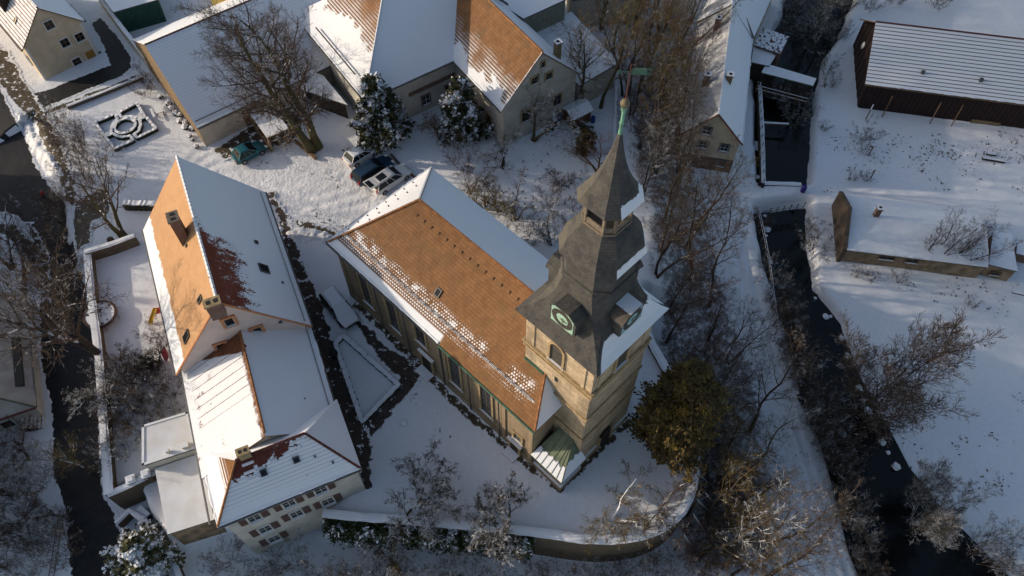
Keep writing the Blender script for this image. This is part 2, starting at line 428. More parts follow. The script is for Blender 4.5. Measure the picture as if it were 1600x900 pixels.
def make_ground():
    xs = axis(-62, 66, .27, 420); ys = axis(6, 100, .27, 420)
    Xg, Yg = np.meshgrid(xs, ys); Z = hz(Xg, Yg)
    for tr in YARD:
        pl = [tuple(at2(*p, 0)) for p in tr]; d = pline(pl, Xg, Yg); Z -= .055 * np.exp(-(d / .2) ** 2); d2 = np.abs(d - 1.45); Z -= .03 * np.exp(-(d2 / .2) ** 2)
    C = at2(450, 300); C2 = at2(570, 270)
    tr_ = np.exp(-(((Xg - C[0]) / 16) ** 2 + ((Yg - C[1]) / 7) ** 2)) + .4 * np.exp(-(((Xg - C2[0]) / 6) ** 2 + ((Yg - C2[1]) / 5) ** 2))
    tr_ = np.clip(tr_ * 1.4, 0, 1)
    Z += tr_ * .035 * (fbm(Xg / .6, Yg / .6, 5) - .5) * 2
    D = at2(1490, 720, -3.5); D2 = at2(1500, 240, -3.5)
    dirt = .42 * np.exp(-(((Xg - D[0]) / 9) ** 2 + ((Yg - D[1]) / 7) ** 2)) + .5 * np.exp(-(((Xg - D2[0]) / 10) ** 2 + ((Yg - D2[1]) / 4.5) ** 2))
    wood = [(960, 180), (1090, 0), (1105, 180), (1100, 270), (1125, 330), (1160, 450), (1215, 600), (1260, 900), (1080, 900), (1085, 700), (1035, 560), (1010, 430), (990, 300)]
    wp = [tuple(at2(*p, -2)) for p in wood]; wd, _ = sdf(wp, Xg, Yg)
    brush = sstep((wd + 1) / 3) * .8
    # creek banks: dead grass shows through
    for c in CREEKS:
        dd, _ = sdf(c, Xg, Yg); brush = np.maximum(brush, .9 * sstep((dd + .9) / 1.0))
    lb = [tuple(at2(*p, -3.4)) for p in ((1212, 420), (1232, 500), (1256, 610), (1282, 690), (1308, 760), (1350, 880), (1360, 905), (1450, 900), (1400, 760), (1370, 660), (1325, 600), (1300, 520), (1262, 470))]
    dd, _ = sdf(lb, Xg, Yg); brush = np.maximum(brush, .7 * sstep((dd + .3) / 1.0))
    me = bpy.data.meshes.new('ground'); nx, ny = len(xs), len(ys)
    me.vertices.add(nx * ny); me.vertices.foreach_set('co', np.stack([Xg, Yg, Z], -1).ravel())
    i = np.arange(nx * ny).reshape(ny, nx); q = np.stack([i[:-1, :-1], i[:-1, 1:], i[1:, 1:], i[1:, :-1]], -1).reshape(-1, 4)
    me.loops.add(q.size); me.loops.foreach_set('vertex_index', q.ravel())
    me.polygons.add(len(q)); me.polygons.foreach_set('loop_start', np.arange(len(q)) * 4)
    me.polygons.foreach_set('use_smooth', np.ones(len(q), bool)); me.update()
    for nm, a in (('trample', tr_), ('dirt', dirt), ('brush', brush)):
        at_ = me.attributes.new(nm, 'FLOAT', 'POINT'); at_.data.foreach_set('value', a.ravel().astype(np.float32))
    t = MT('snow_covered_ground', .65); n1 = t.noise(.35, 5); n2 = t.noise(2.5, 5, rough=.6); n3 = t.noise(9, 3)
    foot = (t.noise(1.6, 4, rough=.7).sm(.35, .65)) * .6 + t.noise(3.0, 3, scale3=(1, .35, 1)) * .5
    ta, da, ba = t.attr('trample'), t.attr('dirt'), t.attr('brush')
    col = t.mix(n2.sm(.3, .8), SNOW, (.72, .74, .78))
    col = t.mix(ta * n3.sm(.55, .7) * .35, col, (.5, .46, .42))
    spots = (t.noise(1.9, 4, rough=.65) * .55 + t.noise(.5, 2) * .3 + da * .30).sm(.66, .70) * da.sm(.12, .3)
    col = t.mix(spots * .85, col, (.13, .09, .06))
    lawn = (t.noise(5.0, 3) * .6 + t.noise(.6, 3) * .4).sm(.62, .70) * .18
    col = t.mix(lawn, col, (.30, .27, .22))
    bm = (t.noise(1.4, 5, rough=.7) + ba * .55).sm(.80, 1.0) * ba.sm(.1, .4)
    col = t.mix(bm * .8, col, (.075, .055, .04))
    h = n1 * .8 + n2 * .15 + n3 * .03 + foot * ta * .24 + ta * n3 * .06 - spots * .2
    m = t.set(col, .65, bump=h, dist=.22)
    me.materials.append(m)
    o = bpy.data.objects.new('ground', me); COL.objects.link(o); tag(o, kind='structure')
make_ground()
def drape(name, px, mat, z=0.0, off=.035, step=.22, kind='structure', label=None, cat=None, mound=0.0, edge=.35, ragged=.5, seed=1, world=False):
    poly = [tuple(p) for p in px] if world else [tuple(at2(*p, z)) for p in px]
    P = np.array(poly); lo = P.min(0) - .8; hi = P.max(0) + .8
    xs = np.arange(lo[0], hi[0], step); ys = np.arange(lo[1], hi[1], step)
    Xg, Yg = np.meshgrid(xs, ys); d, _ = sdf(poly, Xg, Yg)
    d = d + ragged * (fbm(Xg / .55, Yg / .55, seed, 4) - .5) * 1.6
    Z = hz(Xg, Yg) + off
    if mound: Z = Z - off + mound * sstep((d + .1) / .7) * (.6 + .7 * fbm(Xg / .5, Yg / .5, seed + 9)) + .0
    keep = (d > -edge)
    i = np.arange(Xg.size).reshape(Xg.shape)
    k = keep[:-1, :-1] & keep[:-1, 1:] & keep[1:, 1:] & keep[1:, :-1]
    q = np.stack([i[:-1, :-1], i[:-1, 1:], i[1:, 1:], i[1:, :-1]], -1)[k]
    used, inv = np.unique(q, return_inverse=True); inv = inv.reshape(-1, 4)
    co = np.stack([Xg.ravel(), Yg.ravel(), Z.ravel()], -1)[used]
    me = bpy.data.meshes.new(name); me.from_pydata(co.tolist(), [], inv.tolist())
    me.polygons.foreach_set('use_smooth', [True] * len(inv))
    a = me.attributes.new('edge', 'FLOAT', 'POINT'); a.data.foreach_set('value', d.ravel()[used].astype(np.float32))
    me.materials.append(mat); me.update()
    o = bpy.data.objects.new(name, me); COL.objects.link(o); tag(o, label, cat, kind=kind); return o
def bare(name, a, b, rough=.8, sc=5, spots=.0):
    t = MT(name, rough); e = t.attr('edge'); n = t.noise(sc, 5, rough=.65); n2 = t.noise(1.2, 4)
    col = t.mix((n * .6 + n2 * .4).sm(.35, .65), a, b)
    m = (e + (n - .5) * .5 + (n2 - .5) * .25).sm(.08, -.02)
    if spots: m = m.mx(t.noise(1.6, 4, rough=.6).sm(.62 - spots * .2, .66 - spots * .2))
    return t.set(t.mix(m, col, SNOW), rough, bump=m * .8 + n * .4, dist=.05)
m_cobble = bare('wet_brown_cobble', (.040, .030, .026), (.085, .065, .055), sc=7, spots=.1)
m_earth = bare('bare_brown_earth', (.045, .034, .022), (.11, .085, .055), sc=4, spots=.3)
m_asph = bare('asphalt', (.011, .011, .012), (.022, .022, .024), .55, 3)
m_grav = bare('brown_gravel', (.07, .056, .042), (.13, .11, .085), sc=9, spots=.05)
drape('path', [(410, 302), (428, 305), (443, 328), (455, 362), (472, 418), (497, 455), (512, 505), (528, 560), (562, 640), (578, 690), (583, 768), (568, 768), (556, 720), (518, 628), (498, 565), (470, 470), (456, 420), (444, 385), (437, 345), (424, 318)], m_cobble, ragged=.7)
drape('path', [(556, 502), (575, 508), (602, 543), (642, 560), (664, 574), (656, 592), (640, 612), (582, 682), (566, 662), (628, 596), (612, 580), (572, 532)], m_cobble, seed=4)
drape('path', [(460, 346), (490, 350), (530, 365), (526, 374), (480, 361)], m_earth, seed=5, ragged=.9)
drape('path', [(553, 466), (640, 545), (700, 610), (760, 665), (840, 733), (872, 762), (915, 716), (985, 652), (990, 660), (920, 726), (876, 772), (838, 744), (755, 675), (695, 622), (630, 552), (551, 478)], m_earth, seed=6, ragged=.35)
drape('path', [(333, 236), (350, 225), (395, 195), (440, 165), (470, 180), (470, 214), (440, 228), (400, 236), (352, 249)], m_earth, seed=7)
drape('pavement', [(48, 147), (80, 139), (172, 102), (168, 88), (156, 60), (143, 36), (158, 28), (186, 60), (204, 88), (204, 106), (192, 118), (66, 170)], m_asph, seed=8, ragged=.25)
drape('path', [(58, 175), (100, 162), (215, 118), (222, 124), (105, 168), (64, 182)], m_earth, seed=9, ragged=.3)
drape('road', [(-120, 60), (-40, 90), (0, 118), (22, 175), (45, 222), (62, 270), (88, 305), (112, 330), (124, 396), (136, 470), (147, 560), (158, 770), (175, 800), (205, 905), (240, 960), (130, 960), (104, 880), (98, 790), (80, 740), (78, 640), (62, 560), (60, 470), (52, 410), (30, 345), (-10, 330), (-160, 330)], m_asph, z=-1.9, seed=10, ragged=.3, step=.25)
m_packed = MT('packed_snow_track', .6); _n = m_packed.noise(1.2, 5, rough=.65); _n3 = m_packed.noise(7, 3); m_packed = m_packed.set(m_packed.mix(_n.sm(.35, .7), (.80, .82, .86), (.70, .715, .75)), .6, bump=_n * .6 + _n3 * .3, dist=.08)
drape('path', [(1108, 268), (1150, 268), (1156, 330), (1178, 400), (1204, 480), (1232, 560), (1258, 640), (1288, 725), (1318, 800), (1356, 915), (1312, 915), (1280, 820), (1250, 735), (1222, 655), (1192, 570), (1160, 490), (1138, 405), (1118, 330)], m_packed, z=-3.4, off=.03, ragged=.3, seed=41, edge=.2)
drape('roadside_verge', [(-10, 68), (18, 92), (40, 130), (66, 170), (100, 232), (124, 300), (128, 330), (112, 330), (100, 292), (80, 250), (60, 200), (30, 170), (8, 140), (-10, 110)], m_earth, z=-.8, seed=11, ragged=.4, off=.06)
drape('roadside_verge', [(124, 322), (172, 300), (178, 340), (148, 356), (145, 388), (122, 396), (120, 350)], m_grav, z=-.8, seed=12, ragged=.3, off=.06)
drape('roadside_verge', [(-5, 352), (50, 352), (75, 400), (72, 470), (60, 480), (50, 420), (30, 385), (-5, 372)], m_earth, z=-1.9, seed=13, ragged=.5, off=.07)
m_bank = plain('heaped_snow', (.78, .79, .82), .7, .08, 4, bump=.10)
drape('snow_bank', [(32, 186), (46, 188), (62, 214), (78, 240), (104, 272), (108, 286), (92, 280), (70, 262), (50, 236), (36, 208)], m_bank, z=-.9, mound=.55, seed=14, ragged=.5, step=.15)
drape('snow_bank', [(107, 326), (119, 326), (123, 345), (122, 382), (106, 384), (108, 350)], m_bank, z=-1.2, mound=.5, seed=15, ragged=.4, step=.15)
drape('snow_bank', [(-8, 332), (22, 336), (44, 352), (55, 380), (40, 372), (20, 352), (-8, 346)], m_bank, z=-1.9, mound=.5, seed=16, ragged=.4, step=.15)
drape('snow_bank', [(448, 362), (470, 352), (500, 360), (520, 370), (512, 378), (470, 374), (446, 374)], m_bank, mound=.4, seed=17, ragged=.6, step=.15)
drape('snow_bank', [(420, 312), (432, 330), (440, 352), (444, 372), (436, 372), (430, 350), (418, 326)], m_bank, mound=.35, seed=18, ragged=.5, step=.15)
def added_shade_cloud():
    """unseen sun blocker, added to shade the meadow, the mill and the far bank"""
    rng = np.random.default_rng(2); D = 900.0; nx_, ny_ = 70, 60
    tgt = np.array([54.0 + 60, 82.0, -3.0]); c = tgt - np.array(dv[:]) * D; hx, hy = 60.0, 53.0
    u_ = np.linspace(-1, 1, nx_); v_ = np.linspace(-1, 1, ny_); U, Vv = np.meshgrid(u_, v_)
    edge = np.maximum(np.abs(U) ** 2.2 + np.abs(Vv) ** 3, 0); k = np.clip(1 - edge, 0, 1) ** .5
    xx = U * hx; xx = xx - 7 * (1 - (Vv * .5 + .5)) * 0 + 4.0 * (fbm(Vv * 7 + 20, U * 0, 4) - .5) - 4 * Vv
    yy = Vv * hy; gy = tgt[1] + yy; xx = xx - 17 * np.clip(-U, 0, 1) * (sstep((gy - 29) / 3) * sstep((55 - gy) / 6)) * (1 + 0 * U); lump = fbm(U * 5 + 9, Vv * 6 + 9, 6)
    top = c[2] + 14 * k * (.4 + lump); bot = c[2] - 2.5 * k * (.5 + fbm(U * 6, Vv * 7, 9))
    V_ = np.concatenate([np.stack([c[0] + xx, c[1] + yy, top], -1).reshape(-1, 3), np.stack([c[0] + xx, c[1] + yy, bot], -1).reshape(-1, 3)])
    i = np.arange(nx_ * ny_).reshape(ny_, nx_); q = np.stack([i[:-1, :-1], i[:-1, 1:], i[1:, 1:], i[1:, :-1]], -1).reshape(-1, 4)
    b = np.concatenate([i[0], i[1:, -1], i[-1, -2::-1], i[-2:0:-1, 0]]); b2 = np.roll(b, -1); off = nx_ * ny_
    F = np.concatenate([q, q[:, ::-1] + off, np.stack([b, b + off, b2 + off, b2], -1)])
    me = bpy.data.meshes.new('added_shade_cloud'); me.from_pydata(V_.tolist(), [], F.tolist()); me.materials.append(plain('shade_cloud_white', (.85, .86, .88), 1.0, .02, .02))
    o = bpy.data.objects.new('added_shade_cloud', me); COL.objects.link(o); tag(o, kind='structure')  # out of view, placed for its shadow alone
added_shade_cloud()
# water
def water():
    t = MT('dark_stream_water', .06); n = t.noise(2.2, 4, scale3=(1, .4, 1))
    t.b.inputs['Specular IOR Level'].default_value = .35
    m = t.set((.004, .005, .005), .08, bump=n, dist=.03)
    for c, z in zip(CREEKS, (-4.35, -4.65)):
        P = np.array(c); ce = P.mean(0); me = M()
        n_ = len(P) // 2
        for i in range(n_ - 1):
            a, b, c_, d = P[i], P[i + 1], P[-2 - i], P[-1 - i]
            ex = lambda p, q: p + (p - q) / max(np.linalg.norm(p - q), 1e-6) * 1.6
            me.face([(*ex(a, d), z), (*ex(b, c_), z), (*ex(c_, b), z), (*ex(d, a), z)], uv=[(0, 0)] * 4)
        tag(me.build('water', m), kind='structure')
water()
class Fr:
    """frame of a building: s along the near eave A-B, t to its left"""
    def __init__(f, A, B):
        f.A = np.array(A, float)[:2]; B = np.array(B, float)[:2]; d = B - f.A; f.L = float(np.linalg.norm(d)); f.d = d / f.L; f.n = np.array([-f.d[1], f.d[0]])
        f.ang = math.atan2(f.d[1], f.d[0])
    def p(f, s, t, z): q = f.A + f.d * s + f.n * t; return Vector((q[0], q[1], z))
    def st(f, P): q = np.array([P[0], P[1]]) - f.A; return float(q @ f.d), float(q @ f.n)
    def dist(f, px, py, z): return f.st(at(px, py, z))[1]
    def on_t(f, px, py, t):
        r = ray(px, py); C = Vector((0, 0, CAM_H)); k = (t - f.st(C)[1]) / float(np.array([r.x, r.y]) @ f.n); P = C + r * k; return f.st(P)[0], P.z
    def on_s(f, px, py, s):
        r = ray(px, py); C = Vector((0, 0, CAM_H)); k = (s - f.st(C)[0]) / float(np.array([r.x, r.y]) @ f.d); P = C + r * k; return f.st(P)[1], P.z
    @property
    def ex(f): return Vector((f.d[0], f.d[1], 0))
    @property
    def ey(f): return Vector((f.n[0], f.n[1], 0))
_wc = {}
def window(root, P, ang, w, h, frame, surround=None, sw=.14, bars=(1, 1), sill=True, arch=False, name='window', shutters=None, depth=.05, panemat=None):
    """window in a facade: P bottom centre on the wall, ang = direction of local +x, outside is local -y"""
    key = (round(w, 2), round(h, 2), frame.name, surround.name if surround else '', bars, sill, arch, name)
    pm = panemat or m_glass
    if key not in _wc:
        m = M(); H2 = h - (w / 2 if arch else 0)
        if surround:
            q = surround; D = .14
            m.box((-w / 2 - sw, -D, 0), (sw, 0, 0), (0, D, 0), (0, 0, H2), 1); m.box((w / 2, -D, 0), (sw, 0, 0), (0, D, 0), (0, 0, H2), 1)
            if not arch: m.box((-w / 2 - sw, -D - .005, H2), (w + 2 * sw, 0, 0), (0, D, 0), (0, 0, sw), 1)
            else:
                k = 8
                for i in range(k):
                    a, b = math.pi * i / k, math.pi * (i + 1) / k; r0, r1 = w / 2, w / 2 + sw
                    A = [(-math.cos(x) * r, H2 + math.sin(x) * r) for x, r in ((a, r0), (a, r1), (b, r1), (b, r0))]
                    m.face([(x, -D, z) for x, z in A][::-1], 1); m.face([(A[1][0], -D, A[1][1]), (A[1][0], 0, A[1][1]), (A[2][0], 0, A[2][1]), (A[2][0], -D, A[2][1])], 1)
                    m.face([(A[0][0], -D, A[0][1]), (A[0][0], 0, A[0][1]), (A[3][0], 0, A[3][1]), (A[3][0], -D, A[3][1])], 1)
        if sill:
            m.box((-w / 2 - sw - .03, -.2, -.1), (w + 2 * sw + .06, 0, 0), (0, .2, 0), (0, 0, .1), 1 if surround else 0, 2)
        bw = .05
        for x in (-w / 2, w / 2 - bw): m.box((x, -depth, 0), (bw, 0, 0), (0, depth, 0), (0, 0, H2), 0)
        for z in (0, H2 - bw): m.box((-w / 2 + bw, -depth, z), (w - 2 * bw, 0, 0), (0, depth, 0), (0, 0, bw), 0)
        for i in range(bars[0]): x = -w / 2 + w * (i + 1) / (bars[0] + 1); m.box((x - .02, -depth + .005, bw), (.04, 0, 0), (0, depth, 0), (0, 0, H2 - 2 * bw), 0)
        for i in range(bars[1]): z = H2 * (i + 1) / (bars[1] + 1); m.box((-w / 2 + bw, -depth + .01, z - .02), (w - 2 * bw, 0, 0), (0, depth - .01, 0), (0, 0, .04), 0)
        g = M(); pts = [(-w / 2, -.015, 0), (w / 2, -.015, 0), (w / 2, -.015, H2)]
        if arch: pts += [(math.cos(math.pi * i / 8) * w / 2, -.015, H2 + math.sin(math.pi * i / 8) * w / 2) for i in range(1, 8)]
        pts.append((-w / 2, -.015, H2)); g.face(pts)
        a = m.build(name, [frame, surround or frame, m_snow]); b = g.build('pane', pm)
        _wc[key] = (a.data, b.data); bpy.data.objects.remove(a); bpy.data.objects.remove(b)
    o = bpy.data.objects.new(name, _wc[key][0]); COL.objects.link(o); o.parent = root
    o.location = V3(P) - wloc(root); o.rotation_euler = (0, 0, ang)
    b = bpy.data.objects.new('pane', _wc[key][1]); COL.objects.link(b); b.parent = o
    if shutters:
        k2 = ('sh', round(w, 2), round(h, 2))
        if k2 not in _wc:
            for sgn in (-1, 1):
                m = M(); x = (w / 2 + .12) * sgn; ww = w * .55 * sgn
                m.box((x, -.09, .02), (ww, 0, 0), (0, .05, 0), (0, 0, h - .04), 0)
                for i in range(5): z = .1 + (h - .3) * i / 5; m.box((x + ww * .12, -.115, z), (ww * .76, 0, 0), (0, .03, 0), (0, 0, h * .12), 0)
                q = m.build('shutter', shutters); _wc[k2 + (sgn,)] = q.data; bpy.data.objects.remove(q)
            _wc[k2] = 1
        for sgn in (-1, 1):
            q = bpy.data.objects.new('shutter', _wc[k2 + (sgn,)]); COL.objects.link(q); q.parent = root; q.location = o.location; q.rotation_euler = o.rotation_euler
    return o
def snow_lip(parent, p, q, r=.085, seed=1):
    """the rounded, uneven lower edge of a sheet of roof snow"""
    rng = random.Random(seed + int(p[0] * 7)); p, q = V3(p), V3(q); n = max(4, int((q - p).length / .4)); m = M(); k = 6; ax = (q - p).normalized(); h = Vector((0, 0, 1)); sd_ = ax.cross(h)
    rs = [r * (.55 + .9 * rng.random()) for _ in range(n + 1)]; cs = [p.lerp(q, i / n) + sd_ * (rng.random() - .5) * .06 for i in range(n + 1)]
    R_ = [[c + (h * math.sin(2 * math.pi * j / k) * .8 + sd_ * math.cos(2 * math.pi * j / k) * 1.3) * rr for j in range(k)] for c, rr in zip(cs, rs)]
    for a, b in zip(R_[:-1], R_[1:]):
        for j in range(k): m.face([a[j], a[(j + 1) % k], b[(j + 1) % k], b[j]], 0, uv=[(0, 0)] * 4)
    return m.build('snow_lip', m_snow, parent, smooth=True)
def gable(root, f, L, w, ze, zr, zb, roofs, wall, rt=None, over=.45, vo=.3, hips=(0, 0), s0=0.0, under=None, t=.16, wallname='wall', gabwall=None, roofname='roof'):
    """roofs = (near slope, far slope, start hip, end hip); roof outline s0..L x 0..w"""
    rt = w / 2 if rt is None else rt
    under = under or m_wood
    A, B, C, D = f.p(s0, 0, ze), f.p(L, 0, ze), f.p(L, w, ze), f.p(s0, w, ze)
    r0, r1 = f.p(s0 + hips[0], rt, zr), f.p(L - hips[1], rt, zr)
    mats = [roofs[0], under, under]; polys = [([A, B, r1, r0], 0, A, f.ex)]
    mats.append(roofs[1]); polys.append(([C, D, r0, r1], 3, C, -f.ex))
    if hips[0]: mats.append(roofs[2]); polys.append(([D, A, r0], len(mats) - 1, D, -f.ey))
    if hips[1]: mats.append(roofs[3]); polys.append(([B, C, r1], len(mats) - 1, B, f.ey))
    m = M(); m.solid(polys, t); roof = m.build(roofname, mats, root)
    if 'snow' in roofs[0].name and 'half' not in roofs[0].name or 'church' in roofs[0].name:
        e_ = 14.2 if 'church' in roofs[0].name else L - .1
        snow_lip(roof, f.p(s0 + .1, .1, ze + .1), f.p(e_, .1, ze + .1))
        if not hips[1] and not hips[0]: snow_lip(roof, f.p(L - .08, .2, ze + .2), f.p(L - .08, rt, zr), .05, 5)
    if hips[0] and 'snow' in roofs[2].name: snow_lip(roof, f.p(s0 + .1, w - .1, ze + .1), f.p(s0 + .1, .1, ze + .1))
    m = M(); a, b = s0 + (over if hips[0] else vo), L - (over if hips[1] else vo); c, d = over, w - over
    zn = ze + (zr - ze) * over / rt - t - .01; zf = ze + (zr - ze) * over / (w - rt) - t - .01
    if hips[0] or hips[1]: zn = min(zn, ze - .0); zf = min(zf, ze - .0)
    m.face([f.p(a, c, zb), f.p(b, c, zb), f.p(b, c, zn), f.p(a, c, zn)])
    m.face([f.p(b, d, zb), f.p(a, d, zb), f.p(a, d, zf), f.p(b, d, zf)])
    for s, hp, rev in ((a, hips[0], True), (b, hips[1], False)):
        pts = [f.p(s, c, zb), f.p(s, d, zb), f.p(s, d, zf)] + ([] if hp else [f.p(s, rt, zr - t - .01)]) + [f.p(s, c, zn)]
        m.face(pts[::-1] if rev else pts, 1)
    wl = m.build(wallname, [wall, gabwall or wall], root)
    return roof, wl
def skylight(root, f, P, w, h, pitch_dir, pitch, frame=None, glass=None):
    """roof window: P centre on the roof, pitch_dir = horizontal up-slope direction, pitch in radians"""
    up = Vector((pitch_dir[0] * math.cos(pitch), pitch_dir[1] * math.cos(pitch), math.sin(pitch))); al = Vector((-pitch_dir[1], pitch_dir[0], 0)); n = al.cross(up)
    n = n if n.z > 0 else -n; P = V3(P); m = M(); b = .07
    o = P - al * w / 2 - up * h / 2
    for oo, e1, e2 in ((o, al * w, up * b), (o + up * (h - b), al * w, up * b), (o + up * b, al * b, up * (h - 2 * b)), (o + up * b + al * (w - b), al * b, up * (h - 2 * b))): m.box(oo - n * .05, e1, e2, n * .17)
    q = m.build('skylight', frame or m_metal, root)
    g = M(); g.face([o + al * b + up * b + n * .08, o + al * (w - b) + up * b + n * .08, o + al * (w - b) + up * (h - b) + n * .08, o + al * b + up * (h - b) + n * .08])
    g.build('pane', glass or m_glass, q); return q
def chimney(root, P, sx, sy, hgt, ang, mat, cap=None, snow=True, flues=1):
    m = M(); P = V3(P); m.cbox(P, sx, sy, hgt, ang); q = m.build('chimney', mat, root)
    m = M(); m.cbox(P + Vector((0, 0, hgt)), sx + .16, sy + .16, .14, ang, 0, 1 if snow else 0); m.build('chimney_cap', [cap or mat, m_snow], q)
    m = M(); ca, sa = math.cos(ang), math.sin(ang)
    for i in range(flues):
        k = (i - (flues - 1) / 2) * sx / flues; m.cbox(P + Vector((ca * k, sa * k, hgt + .14)), sx / flues * .55, sy * .5, .03, ang)
    m.build('flue', m_black, q); return q
def gutter(root, f, s0, s1, t, z, mat, r=.09, nm='gutter'):
    m = M(); m.bar(f.p(s0, t, z), f.p(s1, t, z), r, k=6); return m.build(nm, mat, root)
def ridge_cap(parent, p, q, mat, r=.13, nm='ridge_cap', seg=None):
    m = M(); p, q = V3(p), V3(q); n = seg or max(3, int((q - p).length / .45))
    for i in range(n):
        a = p.lerp(q, i / n); b = p.lerp(q, (i + .96) / n); m.bar(a, b, r, k=5, r2=r * .88)
    return m.build(nm, mat, parent)
orange_a, orange_b = (.17, .080, .033), (.275, .138, .060)
red_a, red_b = (.11, .032, .02), (.18, .06, .035)
m_tile_or = roofmat('orange_clay_tiles', orange_a, orange_b, None, .30, .19, .035, moss=(.10, .075, .04))
m_tile_church = roofmat('orange_church_tiles', orange_a, orange_b, sn_church, .30, .19, .03, moss=(.17, .095, .04))
m_tile_redsnow = roofmat('red_tiles_under_snow', red_a, red_b, sn_full(.25), .3, .2, .05)
m_tile_snow = roofmat('tiles_under_full_snow', red_a, red_b, sn_full(.0), .3, .2, .03)
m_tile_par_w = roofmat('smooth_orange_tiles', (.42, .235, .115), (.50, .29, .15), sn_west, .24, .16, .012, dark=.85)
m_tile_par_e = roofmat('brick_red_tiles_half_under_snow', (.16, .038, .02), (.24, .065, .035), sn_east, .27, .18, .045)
m_tile_stripe = roofmat('brown_tiles_with_snow_tongues', (.14, .05, .025), (.24, .10, .045), sn_stripes, .3, .2, .08)
m_tile_wing_s = roofmat('brown_red_tiles_thin_snow', (.10, .025, .018), (.16, .045, .03), sn_wingS, .3, .2, .05)
m_tile_wing_w = roofmat('orange_brown_tiles_snow_foot', (.16, .065, .02), (.26, .115, .04), sn_hip, .3, .2, .05)
m_ridge_or = plain('orange_ridge_tile', (.27, .12, .05), .8, .3, 3)
m_ridge_red = plain('dark_red_ridge_tile', (.11, .04, .03), .8, .3, 3)
m_ridge_snow = plain('snowy_ridge_tile', (.14, .06, .04), .8, .3, 3, snow=.75, snz=.3)
